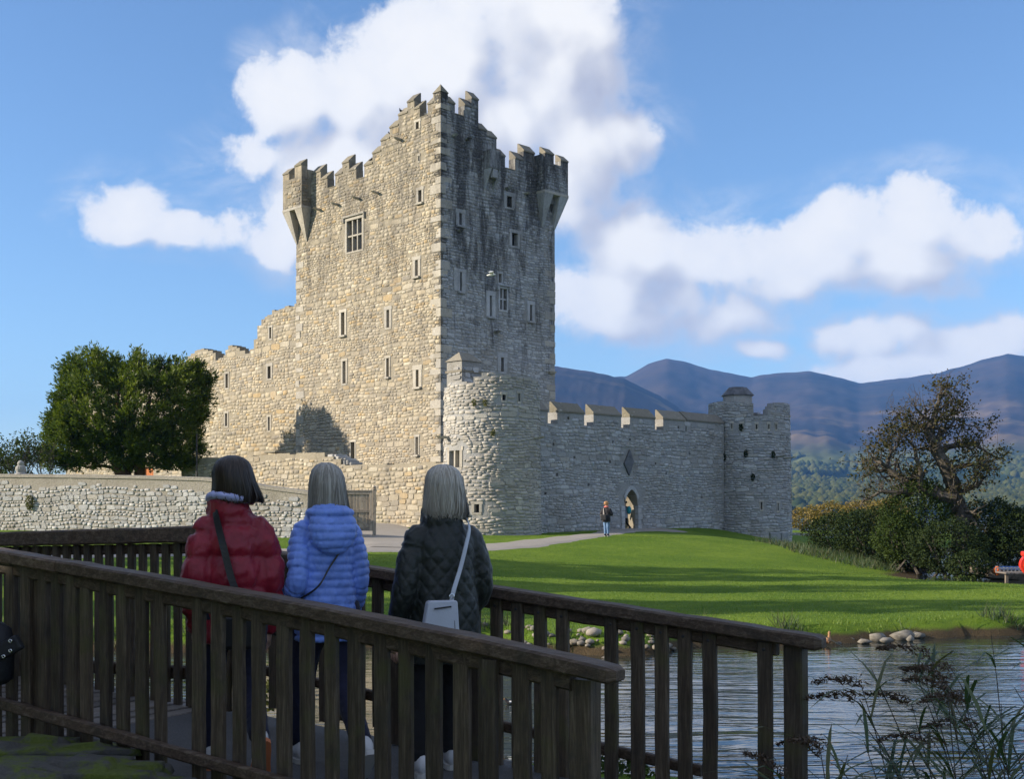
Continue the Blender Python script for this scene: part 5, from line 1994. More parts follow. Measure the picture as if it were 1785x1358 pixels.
# ------------------------------------------------------------------ footbridge
BDV = Vector((.84, -.54, 0)).normalized()
BNV = Vector((.54, .84, 0)).normalized()
N0, F0 = Vector((-.1, 5.1, 0)), Vector((.785, 6.4, 0))


def t_of(x, O):
    u = (x - CX) / F
    # O - d t
    return (O.x - u * O.y) / (BDV.x - u * BDV.y)


def at(O, t, z):
    p = O - BDV * t
    return Vector((p.x, p.y, z))


ZN = ([-.62, 0, .976, 2.33, 3.46, 4.3, 6.6, 9], [2.0, 2.076, 2.185, 2.309, 2.41, 2.47, 2.46, 2.44])
ZF = ([-.86, 0, 1.1, 2.74, 3.2], [2.0, 2.083, 2.186, 2.353, 2.395])
ZL = ([3.02, 3.5, 5.62, 9], [2.505, 2.505, 2.446, 2.36])


def deck_z(t):
    return 1.13 + .045 * min(t, 5.0)


def rail_board(name, O, tz, t0, t1, dz, w, h, off, parent, m, wob=0.0014, bev=.012, round_end=False):
    """a long board following the rail line: rings of an eight-sided profile"""
    n = max(6, int(abs(t1 - t0) / .12))
    r = np.random.default_rng(int(abs(t0 * 100)) + int(w * 1000))
    rings = []
    for i in range(n + 1):
        t = t0 + (t1 - t0) * i / n
        c = at(O, t, float(np.interp(t, *tz)) + dz) + BNV * off
        k = 1.0
        if round_end and i == 0: k = .55
        ww, hh = w / 2 * k + r.normal(0, wob), h / 2 * k + r.normal(0, wob)
        b = min(bev, .3 * hh)
        prof = [(-ww + b, -hh), (ww - b, -hh), (ww, -hh + b), (ww, hh - b), (ww - b, hh), (-ww + b, hh), (-ww, hh - b), (-ww, -hh + b)]
        rings.append([tuple(c + BNV * p + Vector((0, 0, q))) for p, q in prof])
        if round_end and i == 0:
            rings[0] = [tuple(Vector(v)) for v in rings[0]]
            c2 = at(O, t0 + (t1 - t0) / abs(t1 - t0) * .03, float(np.interp(t0, *tz)) + dz) + BNV * off
            rings.append([tuple(c2 + BNV * (p / k * .93) + Vector((0, 0, q / k * .93))) for p, q in prof])
    mb = MB()
    mb.loft(rings)
    return mb.build(name, m, parent)


def bal(O, t, ztop, zbot, w, th, parent, seed, off=0.0, m=None, name='baluster'):
    """weathered upright: slightly uneven, chamfered"""
    r = np.random.default_rng(seed)
    rings = []
    for k, s in enumerate(np.linspace(0, 1, 9)):
        z = zbot + (ztop - zbot) * s
        c = at(O, t + r.normal(0, .0010) + .004 * (s - .5), z) + BNV * (off + r.normal(0, .001))
        ww, hh = w / 2 * (1 + r.normal(0, .014)), th / 2
        b = .008
        prof = [(-ww + b, -hh), (ww - b, -hh), (ww, -hh + b), (ww, hh - b), (ww - b, hh), (-ww + b, hh), (-ww, hh - b), (-ww, -hh + b)]
        rings.append([tuple(c - BDV * p + BNV * q) for p, q in prof])
    # rings run upwards
    mb = MB()
    mb.loft(rings)
    return mb.build(name, m or M['baluster'], parent)


nr = thing('bridge_railing', tuple(at(N0, 1.5, 1.15)), 'near weathered wooden railing in front of the three women', 'railing')
rail_board('top_rail', N0, ZN, -.62, 2.72, -.034, .135, .068, 0, nr, M['rail'], round_end=True)
rail_board('top_rail', N0, ZN, 2.725, 8.2, -.036, .135, .068, 0, nr, M['rail'])
rail_board('under_rail', N0, ZN, -.40, 8.2, -.104, .06, .07, .012, nr, M['rail'])
rail_board('bottom_rail', N0, ZN, -.40, 8.2, -.845, .045, .062, -.055, nr, M['rail'])
for i, x in enumerate((21, 47.5, 77, 100, 128, 151, 185, 215, 248, 280, 347, 381, 417, 451, 496, 536, 579, 621, 667, 708, 757, 806, 849, 866, 911, 959)):
    t = t_of(x, N0)
    zt_ = float(np.interp(t, *ZN))
    ln = 1.06 + .05 * math.sin(i * 2.7) + (.03 if i % 3 else -.02)
    bal(N0, t, zt_ - .075, zt_ - ln, .074 + .006 * math.sin(i * 1.9), .04, nr, 400 + i, off=-.0 - (.0 if i != 23 else .05))
k, i = t_of(21, N0) + .15, 0
while k < 8.1:
    zt_ = float(np.interp(k, *ZN))
    bal(N0, k, zt_ - .075, zt_ - 1.07 - .03 * math.sin(i * 2.3), .074, .04, nr, 450 + i)
    k += .143
    i += 1
for x in (66, 1008):
    t = t_of(x, N0)
    zt_ = float(np.interp(t, *ZN))
    bal(N0, t, zt_ - .09, zt_ - 1.5, .1, .1, nr, 500 + x, off=.055, name='post')
fr_ = thing('bridge_railing', tuple(at(F0, 1.0, 1.1)), 'far sloping wooden railing between the women and the pond', 'railing')
rail_board('top_rail', F0, ZF, -.86, 1.52, -.034, .13, .066, 0, fr_, M['rail'], round_end=True)
rail_board('top_rail', F0, ZF, 1.525, 3.14, -.034, .13, .066, 0, fr_, M['rail'])
rail_board('under_rail', F0, ZF, -.62, 3.14, -.10, .055, .066, .016, fr_, M['rail'])
rail_board('bottom_rail', F0, ZF, -.2, 3.14, -.80, .045, .06, .05, fr_, M['rail'])
xs_ = [868, 905, 944.5, 983.5, 1068, 1114, 1156, 1196, 1240, 1336]
ts_ = [t_of(x, F0) for x in xs_]
k = ts_[0] + .15
while k < 3.1:
    ts_.append(k)
    k += .142
for i, t in enumerate(ts_):
    zt_ = float(np.interp(t, *ZF))
    bb_ = bal(F0, t, zt_ - .072, zt_ - 1.0 - .05 * math.sin(i * 3.3) - (.15 if i < 11 else 0), .074, .04, fr_, 600 + i, off=-.012)
    if i < 12:
        c = at(F0, t + .004 * math.sin(i), zt_ - .108) - BNV * .033
        MB().loft([[tuple(c + BDV * (r_ * math.cos(a)) + Vector((0, 0, r_ * math.sin(a))) - BNV * o) for a in np.linspace(0, 2 * math.pi, 8, endpoint=False)] for r_, o in ((.0085, -.002), (.0085, .003), (.005, .005))]).build('bolt', M['iron'], bb_)
for x, w in ((1384, .095),):
    t = t_of(x, F0)
    bal(F0, t, float(np.interp(t, *ZF)) - .07, .4, w, .10, fr_, 700, off=.03, name='post')
lr = thing('bridge_railing', tuple(at(F0, 4.6, 1.3)), 'level wooden railing left of the red coat, closely set balusters', 'railing')
rail_board('top_rail', F0, ZL, 3.06, 8.4, -.055, .12, .112, 0, lr, M['rail'])
rail_board('under_rail', F0, ZL, 3.06, 8.4, -.15, .05, .07, .02, lr, M['rail'])
rail_board('bottom_rail', F0, ZL, 3.06, 8.4, -1.0, .05, .09, .045, lr, M['rail'])
k, i = 3.16, 0
while k < 8.4:
    zt_ = float(np.interp(k, *ZL))
    bal(F0, k, zt_ - .113, zt_ - 1.22, .066, .036, lr, 800 + i, off=-.01)
    k += .117
    i += 1
t = 3.05
bal(F0, t, 2.46, .6, .11, .11, lr, 850, off=.07, name='post')

# deck: planks on the level part, asphalt on the ramp
deck = thing('footbridge', tuple(at(N0, 4, .6)), 'wooden footbridge deck of weathered planks at left', 'bridge')
k = 3.32
i = 0
while k < 8.5:
    w = .138
    a0, a1 = at(N0, k, 0) + BNV * -.12, at(N0, k + w, 0) + BNV * -.12
    b0_, b1_ = a0 + BNV * 1.82, a1 + BNV * 1.82
    z = deck_z(k) + .003 * (i % 3)
    mb = MB()
    mb.hexa([tuple(Vector((p.x, p.y, zz))) for zz in (z - .045, z) for p in (a0, b0_, b1_, a1)])
    mb.build('plank', M['planks'], deck, bevel=.006)
    k += w + .008
    i += 1
for o in (.1, .8, 1.5):
    MB().beam(at(N0, 3.3, 1.12) + BNV * o, at(N0, 8.5, 1.17) + BNV * o, .12, .2).build('joist', M['rail'], deck)
rings = []
for t in np.linspace(3.30, -3.0, 30):
    z = deck_z(t) - .002
    rings.append([tuple(at(N0, t, zz) + BNV * o) for o, zz in ((-.10, z - .5), (-.10, z), (1.68, z), (1.68, z - .5))])
tag(MB().loft(rings).build('path', M['asphalt']), 'grey asphalt ramp of the footbridge under the women', kind='structure')

# mossy stones at the lower left
for i, (x, y, Yb, r, lb) in enumerate(((40, 1300, 6.3, (.55, .30, .10), 'moss covered stone at the foot of the near railing, lower left'), (130, 1335, 5.7, (.50, .26, .09), 'flat mossy slab nearest the viewer, lower left corner'),
                                       (-10, 1352, 5.5, (.4, .25, .09), 'dark mossy boulder cut by the lower left corner'))):
    b = P(x, y, Yb)
    o = rock('mossy_stone', (b.x, b.y, b.z - r[2] * .75), r, 900 + i, M['moss'], lb, None, 'stone', 4)
    tb = MB()
    tb.lathe([(.3, gz(b.x, b.y) - b.z), (.24, -r[2])], (b.x, b.y, b.z), 9)
    tb.build('base', M['moss'], o)

# black rucksack flap at the left edge
b = P(-22, 1128, 6.6)
bag = thing('rucksack', (b.x, b.y, b.z - .12), 'black studded rucksack hung on the railing at the left picture edge', 'bag')
M['nylon'] = plain('black_nylon', (.012, .013, .018), .55, .4, 0, 60, .4)
mb = MB()
mb.loft([[(b.x + hx * math.cos(a), b.y + .07 * math.sin(a), b.z + z) for a in np.linspace(0, 2 * math.pi, 14, endpoint=False)] for z, hx in ((-.2, .10), (-.17, .14), (0, .15), (.1, .13), (.13, .08))])
mb.build('body', M['nylon'], bag, smooth=True)
fl = MB()
f0_, f1_ = P(-8, 1142, 6.52), P(36, 1118, 6.52)
fl.beam(f0_, f1_, .05, .085, up=(0, 0, 1))
flap = fl.build('flap', M['nylon'], bag, bevel=.015, seg=2)
for x, y in ((18, 1118), (18, 1135), (6, 1145)):
    c = P(x, y, 6.485)
    ri = MB()
    for k in range(10):
        a0, a1 = 2 * math.pi * k / 10, 2 * math.pi * (k + 1) / 10
        ri.tube([(c.x + .008 * math.cos(a0), c.y, c.z + .008 * math.sin(a0)), (c.x + .008 * math.cos(a1), c.y, c.z + .008 * math.sin(a1))], .0028, 5)
    ri.build('eyelet', M['silver'], flap)

# ------------------------------------------------------------------ birds
def bird(name, c, s, head, mats, label, cat='bird', group=None, legs=False, pose='stand'):
    """body, head, bill, tail and wings along the heading angle"""
    m0, m1, m2 = mats
    t = thing(name, c, label, cat, group)
    ch, sh = math.cos(head), math.sin(head)

    def w(x, y, z):
        return (c[0] + (x * ch - y * sh) * s, c[1] + (x * sh + y * ch) * s, c[2] + z * s)
    n = 12
    up = pose == 'upright'
    prof = ([(-.5, .02, .16, .02), (-.38, .06, .2, .05), (-.2, .16, .26, .14), (0, .2, .3, .18), (.18, .16, .34, .15), (.28, .09, .46, .08), (.30, .075, .6, .07), (.32, .09, .70, .085), (.34, .06, .79, .06), (.34, .01, .81, .01)]
            if up else [(-.6, .02, .3, .015), (-.45, .06, .27, .04), (-.25, .15, .24, .12), (0, .2, .22, .16), (.22, .15, .25, .13), (.33, .09, .34, .08), (.38, .085, .44, .08), (.40, .05, .51, .05), (.40, .01, .53, .01)])
    mb = MB()
    rings = []
    for i, (x, ry, z, rz) in enumerate(prof):
        p0, p1 = prof[max(i - 1, 0)], prof[min(i + 1, len(prof) - 1)]
        tx, tz = p1[0] - p0[0], p1[2] - p0[2]
        l = math.hypot(tx, tz) or 1
        nx, nz = -tz / l, tx / l
        rings.append([w(x + nx * rz * math.sin(a), ry * math.cos(a), z + nz * rz * math.sin(a)) for a in np.linspace(0, 2 * math.pi, n, endpoint=False)])
    mb.loft(rings)
    mb.build('body', m0, t, smooth=True)
    hx, hz = (.40, .70) if up else (.44, .44)
    MB().loft([[w(hx, .035 * math.cos(a), hz + .03 * math.sin(a)) for a in np.linspace(0, 6.28, 8, endpoint=False)],
               [w(hx + .14, .02 * math.cos(a), hz - .03 + .008 * math.sin(a)) for a in np.linspace(0, 6.28, 8, endpoint=False)]]).build('bill', m2, t)
    for sd in (-1, 1):
        MB().loft([[w(x, sd * (yy), z + dz) for dz, yy in ((.08, .12), (.02, .205), (-.07, .17))] for x, z in ((.15, .28), (-.15, .27), (-.5, .26))]).build('wing', m1, t)
    if legs:
        for sd in (-1, 1):
            MB().tube([w(0, sd * .07, .12), w(.02, sd * .07, 0)], .018 * s, 5).build('leg', m2, t)
    return t


BM = lambda n, c: plain(n, c, .7, .2, 0, 0, 0, .25, 30)
duck_b, duck_d, bill = BM('mallard_brown', (.30, .17, .085)), BM('mallard_wing', (.20, .115, .06)), BM('bill_orange', (.45, .2, .05))
dark_b, white_b, grey_b = BM('dark_plumage', (.03, .03, .035)), BM('white_plumage', (.75, .75, .73)), BM('grey_plumage', (.28, .30, .33))
yb = CZ * F / (1126 - HZ)
bird('duck', ((1443 - CX) / F * yb, yb, -.0), .34, R(60), (duck_b, duck_d, bill), 'brown duck at the water edge beyond the far railing end', 'duck', pose='upright')
yb = CZ * F / (1228 - HZ)
bird('duck', ((892 - CX) / F * yb, yb, -.03), .22, R(180), (dark_b, white_b, bill), 'small dark duck swimming behind the far railing balusters', 'duck')
q = P(883, 1066, 29)
bird('pigeon', (q.x, q.y, gz(q.x, q.y)), .3, R(150), (white_b, grey_b, dark_b), 'pale grey bird walking on the lawn behind the railing', legs=True)
for i, (x, y, lb) in enumerate(((671.5, 246, 'dark bird perched on the third battlement step left of the peak'), (688, 208, 'dark bird perched on the highest battlement step left of the peak'),
                                (637, 275, 'dark bird perched on the lowest battlement step of the sunlit face'), (736, 203, 'pale bird in the crenel beside the corner peak'))):
    a, z = FL.px(x, y)
    tops = Top(Ls)
    zz_ = float(tops(np.array([a]))[0])
    c = FL.m(a, zz_ + (.28 if i < 3 else .06), -.2)
    bird('crow', tuple(map(float, c)), .42, R(200 + 50 * i), (dark_b, dark_b, dark_b) if i < 3 else (white_b, grey_b, dark_b), lb, group='birds on the battlements')
q = P(856, 479, 60)
gu = thing('gull', tuple(q), 'white gull flying in front of the shaded tower face', 'bird')
MB().loft([[(q.x + x, q.y + r_ * math.cos(a), q.z + dz + r_ * math.sin(a)) for a in np.linspace(0, 6.28, 8, endpoint=False)] for x, r_, dz in ((-.22, .01, -.02), (-.1, .05, -.01), (.05, .06, 0), (.16, .045, .02), (.24, .01, .02))]).build('body', white_b, gu, smooth=True)
for sd in (-1, 1):
    MB().loft([[(q.x + .02 + dx + off_, q.y + sd * yy * .6, q.z + zz_ + dz) for dx, dz in ((.09, 0), (0, .018), (-.09, 0), (0, -.006))] for yy, zz_, off_ in ((.04, .02, 0), (.3, .14, .02), (.58, .06, -.08))]).build('wing', white_b, gu)

# ------------------------------------------------------------------ life ring post, jetty and boat at the right edge
q = P(1790, 985, 36)
zg = gz(q.x + .1, q.y)
lb = thing('lifebuoy_stand', (q.x + .15, q.y, zg), 'red lifebuoy housing with orange ring at the right picture edge', 'lifebuoy')
MB().box(q.x + .1, q.x + .2, q.y + .06, q.y + .16, zg - .2, q.z + .2).build('post', M['gatewood'], lb)
hz_ = []
for zo in (0, .16):
    hz_.append([(q.x + .15 + .37 * math.sin(a) * (1 if math.cos(a) > -.2 else .92), q.y + .05 - zo, q.z + .34 * math.cos(a)) for a in np.linspace(0, 2 * math.pi, 22, endpoint=False)])
MB().loft(hz_).build('housing', M['red_plastic'], lb, smooth=False)
rg = MB()
pts_ = [(q.x + .15 + .25 * math.sin(a), q.y - .17, q.z + .23 * math.cos(a)) for a in np.linspace(0, 2 * math.pi, 25)]
rg.tube(pts_, .055, 8).build('ring', M['orange_plastic'], lb, smooth=True)
MB().box(q.x - .16, q.x + .46, q.y - .2, q.y + .08, q.z + .26, q.z + .40).build('hood', M['red_plastic'], lb, bevel=.04, seg=2)
q = P(1772, 1013, 45.6)
jt = thing('jetty', (q.x + .6, q.y, 0), 'small pale wooden jetty beyond the lawn at the right edge', 'jetty')
for i in range(12):
    MB().box(q.x - .55 + i * .17, q.x - .4 + i * .17, q.y - .4, q.y + .6, .32, .37).build('plank', M['planks'], jt)
for i in range(14):
    MB().box(q.x - .55 + i * .145, q.x - .5 + i * .145, q.y + .58, q.y + .61, .372, .52).build('paling', M['galv'], jt)
MB().box(q.x - .56, q.x + 1.5, q.y + .565, q.y + .579, .47, .51).build('rail', M['galv'], jt)
for dx in (-.4, 1.2):
    MB().box(q.x + dx, q.x + dx + .1, q.y, q.y + .1, -.8, .319).build('pile', M['gatewood'], jt)
bx, by = q.x + .9, q.y + 1.8
bo = thing('rowing_boat', (bx, by, 0), 'moored rowing boat with blue cover behind the small jetty', 'boat')
hull = []
for s, wd, zk, zg_ in ((-1, .25, .12, .5), (-.6, .55, .0, .42), (0, .68, -.08, .38), (.6, .5, .0, .44), (1, .03, .2, .58)):
    hull.append([(bx + s * 1.9, by + wd * k, zg_ if abs(k) == 1 else zk + .12 * abs(k)) for k in (-1, -.6, 0, .6, 1)])
MB().loft(hull).build('hull', M['gatewood'], bo)
MB().loft([[(x, by + k * .5, .40 + h * .5 * (1 - abs(k))) for k in (-1, -.4, .4, 1)] for x, h in ((bx - 1.2, .1), (bx - .6, .35), (bx + .2, .3))]).build('cover', M['blue_cloth'], bo)
MB().lathe([(.05, 0), (.14, .1), (.14, .25), (.04, .34)], (bx - 1.2, by - .75, .2), 10).build('fender', M['orange_plastic'], bo)
MB().box(bx + .5, bx + .62, by - .4, by + .4, .42, .8).build('oar_crate', M['yellow'], bo, bevel=.03)


# ------------------------------------------------------------------ people
def catmull(pts, n=6):
    p = [np.array(q, float) for q in pts]
    p = [2 * p[0] - p[1]] + p + [2 * p[-1] - p[-2]]
    out = []
    for i in range(1, len(p) - 2):
        for k in range(n):
            t = k / n
            a, b_, c, d = p[i - 1:i + 3]
            out.append(.5 * ((2 * b_) + (-a + c) * t + (2 * a - 5 * b_ + 4 * c - d) * t * t + (-a + 3 * b_ - 3 * c + d) * t ** 3))
    out.append(p[-2])
    return np.array(out)


def limb(mb, pts, rad, n=14, rounded=True):
    q = np.c_[np.array(pts, float), np.array(rad, float)[:, None]]
    c = catmull(q, 6)
    P3, r = c[:, :3], np.maximum(c[:, 3], .002)
    if rounded:
        d0, d1 = unit(P3[0] - P3[1]), unit(P3[-1] - P3[-2])
        P3 = np.concatenate([[P3[0] + d0 * r[0] * .9], [P3[0] + d0 * r[0] * .55], P3, [P3[-1] + d1 * r[-1] * .55], [P3[-1] + d1 * r[-1] * .9]])
        r = np.r_[r[0] * .35, r[0] * .8, r, r[-1] * .8, r[-1] * .35]
    mb.tube(P3, list(r), n)


def ering(z, hx, hy, cx=0, cy=0, n=24, p=2.4):
    t = np.linspace(0, 2 * math.pi, n, endpoint=False)
    c, s = np.cos(t), np.sin(t)
    k = (np.abs(c) ** p + np.abs(s) ** p) ** (-1 / p)
    return [(cx + hx * a * q, cy + hy * b_ * q, z) for a, b_, q in zip(c, s, k)]


def ellips(mb, c, r, n=16, rot=None):
    rings = []
    for th in np.linspace(.12, math.pi - .12, 10):
        ring = []
        for k in range(n):
            v = Vector((r[0] * math.sin(th) * math.cos(2 * math.pi * k / n), r[1] * math.sin(th) * math.sin(2 * math.pi * k / n), -r[2] * math.cos(th)))
            if rot: v = rot @ v
            ring.append((c[0] + v.x, c[1] + v.y, c[2] + v.z))
        rings.append(ring)
    mb.loft(rings)


def remesh(mb, vox, smooth=3):
    me = bpy.data.meshes.new('tmp')
    me.from_pydata(mb.v, [], mb.f)
    o = bpy.data.objects.new('tmp', me)
    col.objects.link(o)
    md = o.modifiers.new('r', 'REMESH')
    md.mode, md.voxel_size = 'VOXEL', vox
    s = o.modifiers.new('s', 'SMOOTH')
    s.factor, s.iterations = .5, smooth
    dg = bpy.context.evaluated_depsgraph_get()
    m2 = bpy.data.meshes.new_from_object(o.evaluated_get(dg))
    n = len(m2.vertices)
    V = np.empty(n * 3, np.float32)
    N = np.empty(n * 3, np.float32)
    m2.vertices.foreach_get('co', V)
    m2.vertices.foreach_get('normal', N)
    Fq = [tuple(p.vertices) for p in m2.polygons]
    bpy.data.objects.remove(o)
    bpy.data.meshes.remove(me)
    bpy.data.meshes.remove(m2)
    return V.reshape(-1, 3).astype(float), N.reshape(-1, 3).astype(float), Fq


def poly_obj(name, V, Fq, m, parent=None, smooth=True, extra=None):
    me = bpy.data.meshes.new(name)
    v = [tuple(map(float, p)) for p in V]
    f = list(Fq)
    if extra is not None:
        n = len(v)
        v += extra.v
        f += [tuple(i + n for i in q) for q in extra.f]
    me.from_pydata(v, [], f)
    if smooth: me.polygons.foreach_set('use_smooth', np.ones(len(me.polygons), dtype=bool))
    me.materials.append(m)
    o = bpy.data.objects.new(name, me)
    link(o, parent, True)
    return o


def seg_param(V, pts, rad):
    """for each vertex: arc length along the chain and distance over radius"""
    pts = np.array(pts, float)
    best, arc, acc = np.full(len(V), 1e9), np.zeros(len(V)), 0
    for i in range(len(pts) - 1):
        d = pts[i + 1] - pts[i]
        L = np.linalg.norm(d)
        t = np.clip(((V - pts[i]) @ d) / (L * L), 0, 1)
        q = np.linalg.norm(V - (pts[i] + t[:, None] * d), axis=1) / (rad[i] * (1 - t) + rad[i + 1] * t)
        k = q < best
        best[k], arc[k] = q[k], acc + t[k] * L
        acc += L
    return best, arc


def hand(mb, w, d, nrm, side, s=1.0):
    """palm, four fingers and thumb; d: direction of the fingers, nrm: back of the hand"""
    w, d, nrm = Vector(w), Vector(d).normalized(), Vector(nrm).normalized()
    x = d.cross(nrm).normalized() * side
    nrm = x.cross(d).normalized() * side
    def q(a, b_, c): return w + x * a * s + d * b_ * s + nrm * c * s
    rings = []
    for b_, hx, hz in ((-.02, .022, .02), (.02, .034, .017), (.06, .041, .015), (.095, .039, .012)):
        rings.append([tuple(q(hx * math.cos(a), b_, hz * math.sin(a))) for a in np.linspace(0, 2 * math.pi, 10, endpoint=False)])
    mb.loft(rings)
    for fx, fl in ((-.030, .062), (-.010, .075), (.010, .080), (.030, .070)):
        mb.tube([q(fx, .085, 0), q(fx, .085 + fl * .4, -.004), q(fx * .95, .085 + fl * .72, -.016), q(fx * .92, .085 + fl * .95, -.032)], [.0092 * s, .0088 * s, .008 * s, .006 * s], 7)
    mb.tube([q(.03, .02, -.004), q(.052, .05, -.012), q(.056, .082, -.022)], [.012 * s, .010 * s, .007 * s], 7)


def fabric(name, c, rough=.55, spec=.35, sheen=.15, fine=180, var=.18, bstr=.12):
    m, nt, b = material(name)
    tcd = nt.new('ShaderNodeTexCoord').outputs['Object']
    k = nt.noise(tcd, 11, 5, .6)
    nt.put(b.inputs['Base Color'], nt.mix(nt.smooth(k, .3, .7), tuple(x * (1 - var) for x in c), tuple(min(1, x * (1 + var)) for x in c)))
    b.inputs['Roughness'].default_value = rough
    b.inputs['Specular IOR Level'].default_value = spec
    b.inputs['Sheen Weight'].default_value = sheen
    h = nt.math('ADD', nt.math('MULTIPLY', nt.noise(tcd, fine, 3, .6), .15), nt.noise(tcd, 34, 4, .65, .8))
    bump(nt, b, h, bstr * 5, .006)
    return m


def hair_mat(name, lo, mid, hi):
    m, nt, b = material(name)
    tcd = nt.new('ShaderNodeTexCoord').outputs['Object']
    g_ = nt.noise(nt.scale(tcd, (85, 85, 5)), 1.0, 5, .65)
    at_ = nt.new('ShaderNodeAttribute', attribute_name='col').outputs['Vector']
    r = nt.new('ShaderNodeSeparateXYZ', {0: at_}).outputs[0]
    c = nt.ramp(nt.math('ADD', nt.math('MULTIPLY', g_, .75), nt.math('MULTIPLY', r, .35)), [(.25, lo), (.55, mid), (.85, hi)])
    nt.put(b.inputs['Base Color'], c)
    b.inputs['Roughness'].default_value = .42
    b.inputs['Specular IOR Level'].default_value = .45
    bump(nt, b, g_, .6, .004)
    return m


M['skin'] = plain('skin', (.52, .31, .23), .5, .35, 0, 60, .1, .08, 20)
M['eye'] = plain('eye', (.03, .025, .02), .15, .5)
M['navy'] = fabric('navy_trousers', (.018, .02, .045), .8, .2)
M['black_cloth'] = fabric('black_cloth', (.014, .014, .016), .8, .2)
M['jeans'] = fabric('blue_denim', (.13, .22, .38), .85, .2)
M['white_shoe'] = plain('white_trainer', (.62, .62, .64), .6, .3, 0, 40, .2, .1)
M['sole'] = plain('orange_sole', (.60, .20, .09), .6)
M['sole_w'] = plain('pale_sole', (.5, .49, .47), .6)


def hair(name, parent, top, rings, m, n=34, seed=0, strands=520, part=0.0):
    """a shell of locks plus separate strands"""
    r = np.random.default_rng(seed)
    ph = r.uniform(0, 6.28, 5)
    R_ = []
    for dz, hx, hy, cx, cy in rings:
        ring = []
        for k in range(n):
            t = 2 * math.pi * k / n
            c, s = math.cos(t), math.sin(t)
            wv = 1 + (.016 * math.sin(9 * t + ph[0]) + .012 * math.sin(17 * t + ph[1] + dz * 6)) * min(dz / .1, 1)
            front = max(0, s) ** 1.5 * (dz > .07) * .42          # the face side stays open
            ring.append((cx + hx * c * wv * (1 - front * .25), cy + hy * s * wv * (1 - front), top - dz + (.006 * math.sin(5 * t + ph[2]) + .008 * math.sin(11 * t + ph[3])) * (dz > .2)))
        R_.append(ring)
    A = np.array(R_)
    mb = MB()
    mb.loft(R_, cap=True)
    V, Fq = [tuple(v) for v in mb.v], list(mb.f)
    att = [.35] * len(V)
    # strands follow the shell from crown to tip
    m_ = len(rings)
    for i in range(strands):
        t = r.uniform(0, n)
        if math.sin(2 * math.pi * t / n) > .75: continue
        i0, fr = int(t) % n, t - int(t)
        i1 = (i0 + 1) % n
        st = int(r.integers(0, 3))
        out_ = r.uniform(.001, .007)
        dr_ = r.normal(0, .35)
        pts_ = []
        for j in range(st, m_):
            c = A[j].mean(0)
            w = 2 * math.pi * (t + dr_ * (j - st) / m_) / n
            p = A[j][i0] * (1 - fr) + A[j][i1] * fr
            o = p - c
            o[2] = 0
            p = p + unit(o) * out_ + np.array([-math.sin(w), math.cos(w), 0]) * dr_ * .01 * (j - st)
            pts_.append(p)
        e = pts_[-1] + (pts_[-1] - pts_[-2]) * r.uniform(-.2, .55) + r.normal(0, .004, 3)
        pts_.append(e)
        pts_ = np.array(pts_)
        wd = r.uniform(.0016, .0042)
        n0 = len(V)
        for j, p in enumerate(pts_):
            c = A[min(j + st, m_ - 1)].mean(0)
            tg = np.cross(unit(p - c), np.array([0, 0, 1.0]))
            ww = wd * (1 - .8 * (j / (len(pts_) - 1)) ** 2)
            V += [tuple(p - unit(tg) * ww), tuple(p + unit(tg) * ww)]
        for j in range(len(pts_) - 1): Fq.append((n0 + 2 * j, n0 + 2 * j + 1, n0 + 2 * j + 3, n0 + 2 * j + 2))
        att += [r.uniform(0, 1)] * (2 * len(pts_))
    o = poly_obj(name, V, Fq, m, parent)
    a = o.data.attributes.new('col', 'FLOAT_VECTOR', 'POINT')
    a.data.foreach_set('vector', (np.array(att)[:, None] * np.ones(3)).astype(np.float32).ravel())
    return o


def shoe(parent, ank, yaw, pitch, m, sole, s=1.0):
    """trainer: upper and sole; pitch > 0 lifts the heel"""
    Rm = Matrix.Rotation(yaw, 3, 'Z') @ Matrix.Rotation(-pitch, 3, 'X')
    A = Vector(ank)

    def T(p): return tuple(A + Rm @ (Vector(p) * s))
    up, so = MB(), MB()
    rings = []
    for y, hx, z0, z1 in ((-.075, .022, -.06, .015), (-.06, .034, -.065, .04), (-.02, .040, -.067, .045), (.03, .041, -.068, .02), (.08, .045, -.069, -.012), (.13, .046, -.07, -.03), (.165, .036, -.07, -.042), (.182, .015, -.069, -.055)):
        rings.append([T((hx * math.cos(a), y, (z0 + z1) / 2 + (z1 - z0) / 2 * math.sin(a))) for a in np.linspace(0, 2 * math.pi, 12, endpoint=False)])
    up.loft(rings)
    o = up.build('shoe', m, parent, smooth=True, local=True)
    r2 = []
    for y, hx in ((-.08, .02), (-.065, .037), (-.02, .042), (.05, .043), (.11, .049), (.155, .043), (.19, .015)):
        r2.append([T((x, y, z)) for x, z in ((-hx, -.088), (hx, -.088), (hx * 1.02, -.058), (-hx * 1.02, -.058))])
    so.loft(r2).build('sole', sole, o, local=True)
    return o


